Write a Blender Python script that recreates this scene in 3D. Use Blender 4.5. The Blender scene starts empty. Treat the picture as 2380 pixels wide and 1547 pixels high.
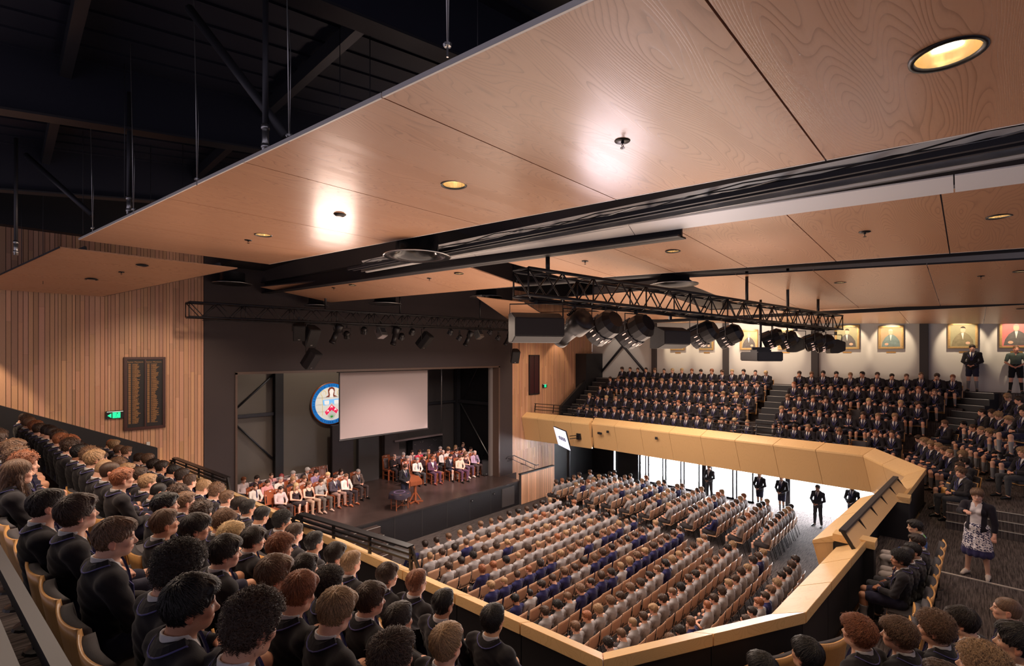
import bpy, bmesh, math, random
import numpy as np
from mathutils import Vector, Matrix
random.seed(7)
rng = np.random.default_rng(7)
SC = bpy.context.scene
COL = SC.collection
PI = math.pi
# ------------------------------------------------------------------ camera
CAMZ = 7.0
FPX = 1124.0
YAW = math.radians(43.5)
SA, CA = math.sin(YAW), math.cos(YAW)
cam_d = bpy.data.cameras.new('camera')
cam_d.sensor_width = 36.0
cam_d.lens = FPX / 2380 * 36
cam_d.shift_y = 50.0 / 2380
cam_d.clip_start = 0.05
cam = bpy.data.objects.new('camera', cam_d)
cam.location = (0, 0, CAMZ)
cam.rotation_euler = (PI / 2, 0, YAW - PI / 2)
COL.objects.link(cam)
SC.camera = cam
SC.view_settings.view_transform = 'Standard'
SC.view_settings.look = 'None'
SC.view_settings.gamma = 1.0
SC.view_settings.use_curve_mapping = False
SC.view_settings.exposure = 0.0

def Pd(px, py, d):
    u = (px - 1190) / FPX * d
    return Vector((u * SA + d * CA, -u * CA + d * SA, CAMZ - (py - 823.5) / FPX * d))
def Pz(px, py, z):            # where the line of sight meets a level plane
    return Pd(px, py, (CAMZ - z) * FPX / (py - 823.5))
def Px(px, py, x):
    t = (px - 1190) / FPX
    return Pd(px, py, x / (t * SA + CA))
def Py(px, py, y):
    t = (px - 1190) / FPX
    return Pd(px, py, y / (SA - t * CA))

# ------------------------------------------------------------------ world and large lights
world = bpy.data.worlds.new('world'); SC.world = world
world.use_nodes = True
bg = world.node_tree.nodes['Background']
bg.inputs[0].default_value = (0.62, 0.55, 0.66, 1)
bg.inputs[1].default_value = 0.55
def area(name, loc, target, size, power, col=(1, 1, 1), size_y=None, spread=None):
    l = bpy.data.lights.new(name, 'AREA'); l.energy = power; l.color = col
    l.shape = 'RECTANGLE'; l.size = size; l.size_y = size_y or size
    if spread: l.spread = spread
    o = bpy.data.objects.new(name, l); o.location = loc
    o.rotation_euler = (Vector(target) - Vector(loc)).to_track_quat('-Z', 'Y').to_euler()
    COL.objects.link(o); return o
def spot(name, loc, target, power, angle=50, blend=0.5, col=(1, .78, .55), r=0.06):
    l = bpy.data.lights.new(name, 'SPOT'); l.energy = power; l.color = col
    l.spot_size = math.radians(angle); l.spot_blend = blend; l.shadow_soft_size = r
    o = bpy.data.objects.new(name, l); o.location = loc
    o.rotation_euler = (Vector(target) - Vector(loc)).to_track_quat('-Z', 'Y').to_euler()
    COL.objects.link(o); return o
WARM = (1.0, .74, .48)
# unseen soft area fills added under the ceiling for hall and balconies
area('overhead_fill', (11.5, 9.5, 7.6), (11.5, 9.0, 0), 7, 1250, (1.0, .82, .70), 7)
area('overhead_fill', (20.3, 7.5, 7.9), (21.3, 7.5, 4), 2.5, 260, (1.0, .78, .60), 9)
area('overhead_fill', (2.4, 6.5, 7.9), (2.0, 6.5, 4), 1.6, 310, (1.0, .76, .58), 9)
area('overhead_fill', (9.0, 0.5, 7.9), (9.0, 0.0, 3), 3, 75, (1.0, .80, .70), 2)
area('overhead_fill', (4.9, 10.0, 7.9), (1.6, 5.5, 5.0), .8, 42, (1.0, .74, .62), .5)  # small added fill, placed so its reflection glints on the near ceiling strip
# added upward areas standing in for light bounced onto the timber ceiling
area('bounce_fill', (5.5, 6.5, 4.9), (5.0, 6.5, 9), 6, 330, (1.0, .76, .62), 9)
area('bounce_fill', (12.5, 8.0, 4.8), (12.5, 8.0, 9), 7, 430, (1.0, .74, .56), 9)
area('bounce_fill', (20.0, 7.0, 6.3), (20.0, 7.0, 9), 3, 170, (1.0, .70, .48), 11)
# daylight from the open glass doors below the right balcony
area('daylight', (25.4, 7.5, 1.6), (10, 6.0, 0.4), 13, 1500, (.93, .95, 1.0), 2.6)
area('daylight', (31.5, 9.0, 8.5), (31.0, 9.0, 0), 8, 7000, (.95, .97, 1.0), 8)
area('daylight', (31.5, 1.0, 8.5), (31.0, 1.0, 0), 8, 7000, (.95, .97, 1.0), 8)
# ------------------------------------------------------------------ materials
def nodes_of(m):
    m.use_nodes = True
    nt = m.node_tree
    return nt, nt.nodes['Principled BSDF']
def mat(name, col, rough=.6, metal=0, emit=None, es=0, bump=0, bscale=60, noise=0, nscale=8, coat=0, spec=None):
    m = bpy.data.materials.new(name); nt, b = nodes_of(m)
    b.inputs['Base Color'].default_value = (*col, 1); b.inputs['Roughness'].default_value = rough
    b.inputs['Metallic'].default_value = metal
    if spec is not None: b.inputs['Specular IOR Level'].default_value = spec
    if coat: b.inputs['Coat Weight'].default_value = coat; b.inputs['Coat Roughness'].default_value = .25
    if emit: b.inputs['Emission Color'].default_value = (*emit, 1); b.inputs['Emission Strength'].default_value = es
    tc = nt.nodes.new('ShaderNodeTexCoord')
    if noise:
        n = nt.nodes.new('ShaderNodeTexNoise'); n.inputs['Scale'].default_value = nscale; n.inputs['Detail'].default_value = 6
        nt.links.new(tc.outputs['Object'], n.inputs['Vector'])
        mx = nt.nodes.new('ShaderNodeMix'); mx.data_type = 'RGBA'
        mx.inputs[6].default_value = (*[c * (1 - noise) for c in col], 1); mx.inputs[7].default_value = (*[min(1, c * (1 + noise)) for c in col], 1)
        nt.links.new(n.outputs['Fac'], mx.inputs[0]); nt.links.new(mx.outputs[2], b.inputs['Base Color'])
    if bump:
        n = nt.nodes.new('ShaderNodeTexNoise'); n.inputs['Scale'].default_value = bscale; n.inputs['Detail'].default_value = 4
        nt.links.new(tc.outputs['Object'], n.inputs['Vector'])
        bp = nt.nodes.new('ShaderNodeBump'); bp.inputs['Strength'].default_value = bump; bp.inputs['Distance'].default_value = .01
        nt.links.new(n.outputs['Fac'], bp.inputs['Height']); nt.links.new(bp.outputs[0], b.inputs['Normal'])
    return m
def attr_mat(name, rough=.7, use_obj=True, bump=0, bscale=90, sheen=0, stretch=None, spec=.3, grain=0, sss=0):
    """colour = the mesh's own colour attribute times the object's colour"""
    m = bpy.data.materials.new(name); nt, b = nodes_of(m)
    b.inputs['Roughness'].default_value = rough; b.inputs['Specular IOR Level'].default_value = spec
    if sheen: b.inputs['Sheen Weight'].default_value = sheen
    at = nt.nodes.new('ShaderNodeAttribute'); at.attribute_name = 'Col'
    oi = nt.nodes.new('ShaderNodeObjectInfo')
    mx = nt.nodes.new('ShaderNodeMix'); mx.data_type = 'RGBA'; mx.blend_type = 'MULTIPLY'; mx.inputs[0].default_value = 1
    nt.links.new(at.outputs['Color'], mx.inputs[6]); nt.links.new(oi.outputs['Color'], mx.inputs[7])
    out = mx.outputs[2]
    tc = nt.nodes.new('ShaderNodeTexCoord')
    if bump or grain:
        n = nt.nodes.new('ShaderNodeTexNoise'); n.inputs['Scale'].default_value = bscale; n.inputs['Detail'].default_value = 3
        if stretch:
            mp = nt.nodes.new('ShaderNodeMapping'); mp.inputs['Scale'].default_value = stretch
            nt.links.new(tc.outputs['Object'], mp.inputs['Vector']); nt.links.new(mp.outputs[0], n.inputs['Vector'])
        else:
            nt.links.new(tc.outputs['Object'], n.inputs['Vector'])
    if grain:
        mr = nt.nodes.new('ShaderNodeMapRange'); mr.inputs[1].default_value = .3; mr.inputs[2].default_value = .7
        mr.inputs[3].default_value = 1 - grain; mr.inputs[4].default_value = 1 + grain
        nt.links.new(n.outputs['Fac'], mr.inputs[0])
        vm = nt.nodes.new('ShaderNodeVectorMath'); vm.operation = 'SCALE'
        nt.links.new(out, vm.inputs[0]); nt.links.new(mr.outputs[0], vm.inputs['Scale']); out = vm.outputs[0]
    nt.links.new(out, b.inputs['Base Color'])
    if bump:
        bp = nt.nodes.new('ShaderNodeBump'); bp.inputs['Strength'].default_value = bump; bp.inputs['Distance'].default_value = .004
        nt.links.new(n.outputs['Fac'], bp.inputs['Height']); nt.links.new(bp.outputs[0], b.inputs['Normal'])
    return m
def wood_mat(name, light, dark, scale=1.0, rough=.35, coat=.3, axis='Y', fine=1.0, contrast=.5, use_attr=False):
    """veneer: cathedral figure drawn by distorted rings, stretched along the grain"""
    m = bpy.data.materials.new(name); nt, b = nodes_of(m)
    b.inputs['Roughness'].default_value = rough; b.inputs['Coat Weight'].default_value = coat; b.inputs['Coat Roughness'].default_value = .22
    tc = nt.nodes.new('ShaderNodeTexCoord'); mp = nt.nodes.new('ShaderNodeMapping')
    st = .13
    mp.inputs['Scale'].default_value = {'Y': (1, st, 1), 'X': (st, 1, 1), 'Z': (1, 1, st)}[axis]
    nt.links.new(tc.outputs['Object'], mp.inputs['Vector'])
    n1 = nt.nodes.new('ShaderNodeTexNoise'); n1.inputs['Scale'].default_value = 2.2 * scale; n1.inputs['Detail'].default_value = 1.5; n1.inputs['Roughness'].default_value = .45
    nt.links.new(mp.outputs[0], n1.inputs['Vector'])
    mul = nt.nodes.new('ShaderNodeMath'); mul.operation = 'MULTIPLY'; mul.inputs[1].default_value = 26 * fine
    nt.links.new(n1.outputs['Fac'], mul.inputs[0])
    fr = nt.nodes.new('ShaderNodeMath'); fr.operation = 'FRACT'; nt.links.new(mul.outputs[0], fr.inputs[0])
    cr = nt.nodes.new('ShaderNodeValToRGB')
    e = cr.color_ramp.elements; e[0].position = 0; e[0].color = (0, 0, 0, 1); e[1].position = .55; e[1].color = (1, 1, 1, 1)
    x = cr.color_ramp.elements.new(.2); x.color = (.75, .75, .75, 1); x = cr.color_ramp.elements.new(.92); x.color = (.9, .9, .9, 1)
    nt.links.new(fr.outputs[0], cr.inputs[0])
    n2 = nt.nodes.new('ShaderNodeTexNoise'); n2.inputs['Scale'].default_value = 90 * scale; n2.inputs['Detail'].default_value = 3
    nt.links.new(mp.outputs[0], n2.inputs['Vector'])
    n3 = nt.nodes.new('ShaderNodeTexNoise'); n3.inputs['Scale'].default_value = 1.1; nt.links.new(tc.outputs['Object'], n3.inputs['Vector'])
    mm = nt.nodes.new('ShaderNodeMath'); mm.operation = 'MULTIPLY_ADD'; mm.inputs[1].default_value = contrast; nt.links.new(cr.outputs[0], mm.inputs[0])
    m2 = nt.nodes.new('ShaderNodeMath'); m2.operation = 'MULTIPLY_ADD'; m2.inputs[1].default_value = .35; m2.inputs[2].default_value = .9 - contrast - .175
    nt.links.new(n2.outputs['Fac'], m2.inputs[0])
    m3 = nt.nodes.new('ShaderNodeMath'); m3.operation = 'MULTIPLY_ADD'; m3.inputs[1].default_value = .25; nt.links.new(n3.outputs['Fac'], m3.inputs[0]); nt.links.new(m2.outputs[0], m3.inputs[2])
    nt.links.new(m3.outputs[0], mm.inputs[2])
    mx = nt.nodes.new('ShaderNodeMix'); mx.data_type = 'RGBA'; mx.inputs[6].default_value = (*dark, 1); mx.inputs[7].default_value = (*light, 1)
    nt.links.new(mm.outputs[0], mx.inputs[0])
    out = mx.outputs[2]
    if use_attr:
        at = nt.nodes.new('ShaderNodeAttribute'); at.attribute_name = 'Col'
        mu = nt.nodes.new('ShaderNodeMix'); mu.data_type = 'RGBA'; mu.blend_type = 'MULTIPLY'; mu.inputs[0].default_value = 1
        nt.links.new(out, mu.inputs[6]); nt.links.new(at.outputs['Color'], mu.inputs[7]); out = mu.outputs[2]
    nt.links.new(out, b.inputs['Base Color'])
    bp = nt.nodes.new('ShaderNodeBump'); bp.inputs['Strength'].default_value = .25; bp.inputs['Distance'].default_value = .002
    nt.links.new(cr.outputs[0], bp.inputs['Height']); nt.links.new(bp.outputs[0], b.inputs['Normal'])
    return m
M = {}
M['skin'] = attr_mat('skin', .5, bump=.1, bscale=160, spec=.35)
M['cloth'] = attr_mat('cloth', .9, bump=.25, bscale=220, spec=.15, sheen=.12)
M['hair'] = attr_mat('hair', .48, bump=.6, bscale=120, spec=.45, grain=.3)
M['leather'] = attr_mat('shoe_leather', .3, spec=.5)
M['eye'] = attr_mat('eye', .15, spec=.6)
M['ply'] = wood_mat('clear_ply', (.62, .33, .11), (.44, .20, .06), 1.6, .35, .3, 'Z', contrast=.4)
M['chairply'] = wood_mat('beech_ply', (.56, .33, .21), (.43, .23, .13), 1.8, .4, .25, 'Z', contrast=.3)
M['ceil'] = wood_mat('ceiling_ash_veneer', (.50, .275, .165), (.24, .115, .065), 1.0, .36, .22, 'X', fine=2.6, contrast=.62)
M['fascia'] = wood_mat('balcony_ash_veneer', (.68, .43, .20), (.56, .33, .14), 1.0, .38, .3, 'Z', contrast=.3)
M['cap'] = wood_mat('rail_ash_cap', (.80, .53, .25), (.58, .35, .13), 1.3, .4, .3, 'Y', contrast=.45)
M['capx'] = wood_mat('rail_ash_cap_cross', (.80, .53, .25), (.58, .35, .13), 1.3, .4, .3, 'X', contrast=.45)
M['slat'] = wood_mat('slat_timber', (.58, .325, .20), (.46, .24, .14), 3, .5, .1, 'Z', contrast=.3, use_attr=True)
M['black'] = mat('black_paint', (.012, .011, .014), .55)
M['blackmetal'] = mat('black_metal', (.02, .019, .022), .35, .4)
M['dark'] = mat('stage_wall_paint', (.040, .028, .030), .7, noise=.08, nscale=2)
M['darkgrey'] = mat('dark_grey_paint', (.055, .048, .050), .75)
M['olive'] = mat('upstage_screen_paint', (.15, .125, .105), .45)
M['steel'] = mat('galvanised_steel', (.55, .55, .55), .3, .9, noise=.2)
M['darksteel'] = mat('dark_steel', (.05, .05, .06), .45, .5)
M['roof'] = mat('dark_roof_deck', (.014, .016, .032), .6)
M['alu'] = mat('white_aluminium', (.80, .78, .76), .35)
M['carpet'] = None
M['stagefloor'] = mat('stage_floor', (.060, .040, .036), .30, noise=.35, nscale=3, bump=.05, bscale=30)
M['white'] = mat('white_plaster', (.62, .60, .58), .8)
M['screen'] = mat('projection_cloth', (.43, .355, .35), .9)
M['nosing'] = mat('aluminium_nosing', (.75, .73, .70), .3, .6)
M['redwood'] = wood_mat('red_mahogany', (.30, .085, .035), (.14, .035, .018), 3, .3, .4, 'Z', contrast=.4)
M['uph'] = mat('charcoal_upholstery', (.055, .050, .055), .95, bump=.3, bscale=300)
M['greyuph'] = mat('grey_chair_upholstery', (.16, .125, .13), .9)
M['speaker'] = mat('speaker_black', (.016, .015, .017), .6, bump=.2, bscale=400)
M['lamp'] = mat('lamp_glow', (1, .8, .5), .4, emit=(1, .82, .55), es=42)
M['gold'] = mat('gilt', (.50, .33, .14), .4, .5, noise=.3, nscale=20)
def carpet_mat():
    m = bpy.data.materials.new('strip_carpet'); nt, b = nodes_of(m)
    b.inputs['Roughness'].default_value = .95; b.inputs['Specular IOR Level'].default_value = .1
    tc = nt.nodes.new('ShaderNodeTexCoord'); mp = nt.nodes.new('ShaderNodeMapping'); mp.inputs['Scale'].default_value = (1.2, 26, 1)
    nt.links.new(tc.outputs['Object'], mp.inputs[0])
    n = nt.nodes.new('ShaderNodeTexNoise'); n.inputs['Scale'].default_value = 2.2; n.inputs['Detail'].default_value = 5; n.inputs['Roughness'].default_value = .7
    nt.links.new(mp.outputs[0], n.inputs[0])
    cr = nt.nodes.new('ShaderNodeValToRGB'); e = cr.color_ramp.elements
    e[0].position = .36; e[0].color = (.022, .018, .018, 1); e[1].position = .68; e[1].color = (.15, .125, .12, 1)
    nt.links.new(n.outputs['Fac'], cr.inputs[0]); nt.links.new(cr.outputs[0], b.inputs['Base Color'])
    return m
M['carpet'] = carpet_mat()

# ------------------------------------------------------------------ mesh helpers
def tag(o, label=None, cat=None, group=None, kind=None):
    if label: o['label'] = label
    if cat: o['category'] = cat
    if group: o['group'] = group
    if kind: o['kind'] = kind
    return o
def link(name, me, parent=None, loc=None, rot=None):
    o = bpy.data.objects.new(name, me); COL.objects.link(o)
    if parent is not None: o.parent = parent
    if loc is not None: o.location = loc
    if rot is not None: o.rotation_euler = rot
    return o
class MB:
    def __init__(s): s.v = []; s.f = []; s.c = []; s.cur = (1, 1, 1)
    def add(s, vs, fs):
        n = len(s.v); s.v += [tuple(v) for v in vs]; s.f += [tuple(i + n for i in f) for f in fs]; s.c += [s.cur] * len(fs); return s
    def box(s, x0, x1, y0, y1, z0, z1):
        if x0 > x1: x0, x1 = x1, x0
        if y0 > y1: y0, y1 = y1, y0
        if z0 > z1: z0, z1 = z1, z0
        return s.add([(x0, y0, z0), (x1, y0, z0), (x1, y1, z0), (x0, y1, z0), (x0, y0, z1), (x1, y0, z1), (x1, y1, z1), (x0, y1, z1)],
                     [(0, 3, 2, 1), (4, 5, 6, 7), (0, 1, 5, 4), (1, 2, 6, 5), (2, 3, 7, 6), (3, 0, 4, 7)])
    def bar(s, a, b, w, h=None, up=(0, 0, 1)):
        a = Vector(a); b = Vector(b); h = h or w
        d = (b - a).normalized(); up = Vector(up)
        if abs(d.dot(up)) > .98: up = Vector((1, 0, 0))
        r = d.cross(up).normalized(); u = r.cross(d)
        vs = [p + r * (sx * w / 2) + u * (sy * h / 2) for p in (a, b) for sx, sy in ((-1, -1), (1, -1), (1, 1), (-1, 1))]
        return s.add(vs, [(0, 1, 2, 3), (7, 6, 5, 4), (0, 4, 5, 1), (1, 5, 6, 2), (2, 6, 7, 3), (3, 7, 4, 0)])
    def tube(s, pts, r, n=8, cap=True, r2=None):
        pts = [Vector(p) for p in pts]; m = len(pts); base = []
        prev = None
        for i, p in enumerate(pts):
            t = (pts[min(i + 1, m - 1)] - pts[max(i - 1, 0)]).normalized()
            if prev is None:
                up = Vector((0, 0, 1)) if abs(t.z) < .9 else Vector((1, 0, 0)); a = t.cross(up).normalized()
            else:
                a = (prev - t * prev.dot(t)).normalized()
            prev = a; b = t.cross(a)
            rr = r if r2 is None else r + (r2 - r) * i / (m - 1)
            base += [p + (a * math.cos(k * 2 * PI / n) + b * math.sin(k * 2 * PI / n)) * rr for k in range(n)]
        fs = [(i * n + k, i * n + (k + 1) % n, (i + 1) * n + (k + 1) % n, (i + 1) * n + k) for i in range(m - 1) for k in range(n)]
        if cap: fs += [tuple(range(n - 1, -1, -1)), tuple((m - 1) * n + k for k in range(n))]
        return s.add(base, fs)
    def lathe(s, prof, c=(0, 0, 0), n=24, axis='Z'):
        vs = []
        for r, z in prof:
            for k in range(n):
                a = 2 * PI * k / n; x, y = r * math.cos(a), r * math.sin(a)
                vs.append((c[0] + x, c[1] + y, c[2] + z) if axis == 'Z' else (c[0] + x, c[1] + z, c[2] + y))
        m = len(prof)
        return s.add(vs, [(i * n + k, i * n + (k + 1) % n, (i + 1) * n + (k + 1) % n, (i + 1) * n + k) for i in range(m - 1) for k in range(n)])
    def prism(s, poly, a, b, axis='Z'):
        """poly of (p,q) extruded from a to b along axis"""
        n = len(poly)
        def P(p, q, t): return {'Z': (p, q, t), 'Y': (p, t, q), 'X': (t, p, q)}[axis]
        return s.add([P(p, q, a) for p, q in poly] + [P(p, q, b) for p, q in poly],
                     [tuple(range(n))[::-1], tuple(range(n, 2 * n))] + [(i, (i + 1) % n, n + (i + 1) % n, n + i) for i in range(n)])
    def slab(s, pts, t, nrm=(0, 0, 1)):
        """thick polygon from 3-D corner points, thickness t along nrm"""
        n = len(pts); nv = Vector(nrm) * t
        return s.add([Vector(p) for p in pts] + [Vector(p) + nv for p in pts],
                     [tuple(range(n))[::-1], tuple(range(n, 2 * n))] + [(i, (i + 1) % n, n + (i + 1) % n, n + i) for i in range(n)])
    def mesh(s, name, material, smooth=False, bevel=0):
        me = bpy.data.meshes.new(name); me.from_pydata(s.v, [], s.f)
        at = me.color_attributes.new('Col', 'FLOAT_COLOR', 'CORNER')
        buf = np.ones((len(me.loops), 4), np.float32); k = 0
        tot = np.array([len(f) for f in s.f]); buf[:, :3] = np.repeat(np.array(s.c, np.float32), tot, axis=0)
        at.data.foreach_set('color', buf.ravel())
        bm = bmesh.new(); bm.from_mesh(me); bmesh.ops.recalc_face_normals(bm, faces=bm.faces)
        if bevel: bmesh.ops.bevel(bm, geom=bm.edges[:], offset=bevel, segments=2, affect='EDGES', clamp_overlap=True)
        bm.to_mesh(me); bm.free()
        if smooth: me.polygons.foreach_set('use_smooth', [True] * len(me.polygons))
        if material is not None: me.materials.append(M[material] if isinstance(material, str) else material)
        return me
    def obj(s, name, material, parent=None, smooth=False, bevel=0, loc=None, rot=None):
        return link(name, s.mesh(name, material, smooth, bevel), parent, loc, rot)
def empty(name, loc=(0, 0, 0), rz=0, parent=None):
    o = bpy.data.objects.new(name, None); COL.objects.link(o); o.location = loc; o.rotation_euler = (0, 0, rz); o.empty_display_size = .1
    if parent is not None: o.parent = parent
    return o
def kids(o, _c={}):
    return list(o.children)
def copy_tree(o, parent=None):
    c = o.copy(); COL.objects.link(c)
    if parent is not None: c.parent = parent
    for ch in o.children: copy_tree(ch, c)
    return c
ORD = ['zeroth', 'first', 'second', 'third', 'fourth', 'fifth', 'sixth', 'seventh', 'eighth', 'ninth', 'tenth', 'eleventh', 'twelfth', 'thirteenth', 'fourteenth',
       'fifteenth', 'sixteenth', 'seventeenth', 'eighteenth', 'nineteenth', 'twentieth', 'twenty-first', 'twenty-second', 'twenty-third', 'twenty-fourth', 'twenty-fifth', 'twenty-sixth', 'twenty-seventh', 'twenty-eighth', 'twenty-ninth', 'thirtieth', 'thirty-first', 'thirty-second']
# ------------------------------------------------------------------ people: bodies and clothes grown as smooth-blended solids
def axis_of(lo, hi, hc, fine, hf):
    out = [lo]
    while out[-1] < hi:
        p = out[-1]; h = hc
        for a, b in fine:
            if a - hc * .5 <= p < b: h = hf
        out.append(p + h)
    return np.array(out, np.float32)
class Field:
    def __init__(s, xs, ys, zs):
        s.ax = (xs, ys, zs); s.F = np.full((len(xs), len(ys), len(zs)), .3, np.float32); s.R = None; s.h = float(max(np.diff(xs).max(), np.diff(zs).max()))
    def turn(s, R=None, piv=None): s.R = None if R is None else (np.array(R, np.float32), np.array(piv, np.float32))
    def sub(s, c, r):
        c = np.array(c, float)
        if s.R is not None: c = s.R[0] @ (c - s.R[1]) + s.R[1]
        sl = []
        for k in range(3):
            a = max(0, np.searchsorted(s.ax[k], c[k] - r) - 1); b = min(len(s.ax[k]), np.searchsorted(s.ax[k], c[k] + r) + 1)
            if b - a < 2: return None
            sl.append(slice(a, b))
        X = s.ax[0][sl[0]][:, None, None]; Y = s.ax[1][sl[1]][None, :, None]; Z = s.ax[2][sl[2]][None, None, :]
        if s.R is not None:
            R, p = s.R; X = X - p[0]; Y = Y - p[1]; Z = Z - p[2]
            X, Y, Z = (X * R[0, 0] + Y * R[1, 0] + Z * R[2, 0] + p[0], X * R[0, 1] + Y * R[1, 1] + Z * R[2, 1] + p[1], X * R[0, 2] + Y * R[1, 2] + Z * R[2, 2] + p[2])
        return tuple(sl), X, Y, Z
    def blend(s, sl, D, k, cut=False):
        G = s.F[sl]
        if cut:
            h = np.maximum(k - np.abs(G + D), 0) / k; s.F[sl] = np.maximum(G, -D) + h * h * k * .25
        else:
            h = np.maximum(k - np.abs(G - D), 0) / k; s.F[sl] = np.minimum(G, D) - h * h * k * .25
    def ell(s, c, r, k=.02, cut=False, g=0):
        r = [v + g for v in r]
        q = s.sub(c, max(r) + k + 3 * s.h)
        if q is None: return
        sl, X, Y, Z = q; x = X - c[0]; y = Y - c[1]; z = Z - c[2]
        k0 = np.sqrt((x / r[0]) ** 2 + (y / r[1]) ** 2 + (z / r[2]) ** 2); k1 = np.sqrt((x / r[0] ** 2) ** 2 + (y / r[1] ** 2) ** 2 + (z / r[2] ** 2) ** 2) + 1e-6
        s.blend(sl, (k0 * (k0 - 1) / k1).astype(np.float32), k, cut)
    def cap(s, a, b, ra, rb, k=.02, cut=False, g=0):
        a = np.array(a, float); b = np.array(b, float); ra += g; rb += g
        q = s.sub((a + b) / 2, np.linalg.norm(b - a) / 2 + max(ra, rb) + k + 3 * s.h)
        if q is None: return
        sl, X, Y, Z = q; d = b - a; L = float(d @ d) + 1e-9
        t = np.clip(((X - a[0]) * d[0] + (Y - a[1]) * d[1] + (Z - a[2]) * d[2]) / L, 0, 1)
        D = np.sqrt((X - a[0] - t * d[0]) ** 2 + (Y - a[1] - t * d[1]) ** 2 + (Z - a[2] - t * d[2]) ** 2) - (ra + (rb - ra) * t)
        s.blend(sl, D.astype(np.float32), k, cut)
    def full(s):
        return s.ax[0][:, None, None], s.ax[1][None, :, None], s.ax[2][None, None, :]
    def clip(s, D): s.F = np.maximum(s.F, D.astype(np.float32))
    def mesh(s):
        F = s.F; F[0] = F[-1] = .05; F[:, 0] = F[:, -1] = .05; F[:, :, 0] = F[:, :, -1] = .05
        ins = F < 0; nx, ny, nz = F.shape; sh = (nx - 1, ny - 1, nz - 1)
        cnt = np.zeros(sh, np.int8)
        for i in (0, 1):
            for j in (0, 1):
                for k in (0, 1): cnt += ins[i:nx - 1 + i, j:ny - 1 + j, k:nz - 1 + k]
        act = (cnt > 0) & (cnt < 8); idx = np.full(sh, -1, np.int64); ci = np.argwhere(act); idx[act] = np.arange(len(ci))
        P = np.zeros((len(ci), 3)); W = np.zeros(len(ci)); a0, a1, a2 = ci.T
        cor = {}
        for i in (0, 1):
            for j in (0, 1):
                for k in (0, 1): cor[(i, j, k)] = (F[a0 + i, a1 + j, a2 + k], np.stack([s.ax[0][a0 + i], s.ax[1][a1 + j], s.ax[2][a2 + k]], 1))
        ks = list(cor)
        for p in ks:
            for ax in range(3):
                if p[ax] == 0:
                    q = list(p); q[ax] = 1; q = tuple(q); fa, pa = cor[p]; fb, pb = cor[q]
                    m = (fa < 0) != (fb < 0); t = np.where(m, fa / np.where(m, fa - fb, 1), 0)[:, None]
                    P += np.where(m[:, None], pa + (pb - pa) * t, 0); W += m
        P /= W[:, None]
        fs = []
        for ax in range(3):
            o = [a for a in range(3) if a != ax]
            A = ins[:-1] if ax == 0 else (ins[:, :-1] if ax == 1 else ins[:, :, :-1]); B = ins[1:] if ax == 0 else (ins[:, 1:] if ax == 1 else ins[:, :, 1:])
            e = np.argwhere(A != B); e = e[(e[:, o[0]] > 0) & (e[:, o[1]] > 0) & (e[:, o[0]] < sh[o[0]]) & (e[:, o[1]] < sh[o[1]])]
            qs = []
            for d0, d1 in ((0, 0), (1, 0), (1, 1), (0, 1)):
                c = e.copy(); c[:, o[0]] -= d0; c[:, o[1]] -= d1; qs.append(idx[c[:, 0], c[:, 1], c[:, 2]])
            q = np.stack(qs, 1); inn = A[e[:, 0], e[:, 1], e[:, 2]]
            flip = inn if ax != 1 else ~inn
            q[flip] = q[flip][:, ::-1]
            fs.append(q)
        Q = np.concatenate(fs); Q = Q[(Q >= 0).all(1)]
        return P, Q
def np_mesh(name, P, Q, col, material, smooth=True):
    me = bpy.data.meshes.new(name)
    me.vertices.add(len(P)); me.vertices.foreach_set('co', P.astype(np.float32).ravel())
    n = Q.shape[1]; me.loops.add(Q.size); me.loops.foreach_set('vertex_index', Q.astype(np.int32).ravel())
    me.polygons.add(len(Q)); me.polygons.foreach_set('loop_start', np.arange(0, Q.size, n, dtype=np.int32)); me.polygons.foreach_set('loop_total', np.full(len(Q), n, np.int32))
    me.update(calc_edges=True); me.validate()
    if smooth: me.polygons.foreach_set('use_smooth', np.ones(len(me.polygons), bool))
    at = me.color_attributes.new('Col', 'FLOAT_COLOR', 'POINT'); c = np.ones((len(me.vertices), 4), np.float32)
    if col is not None: c[:, :3] = col
    at.data.foreach_set('color', c.ravel()); me.materials.append(M[material]); return me

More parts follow.
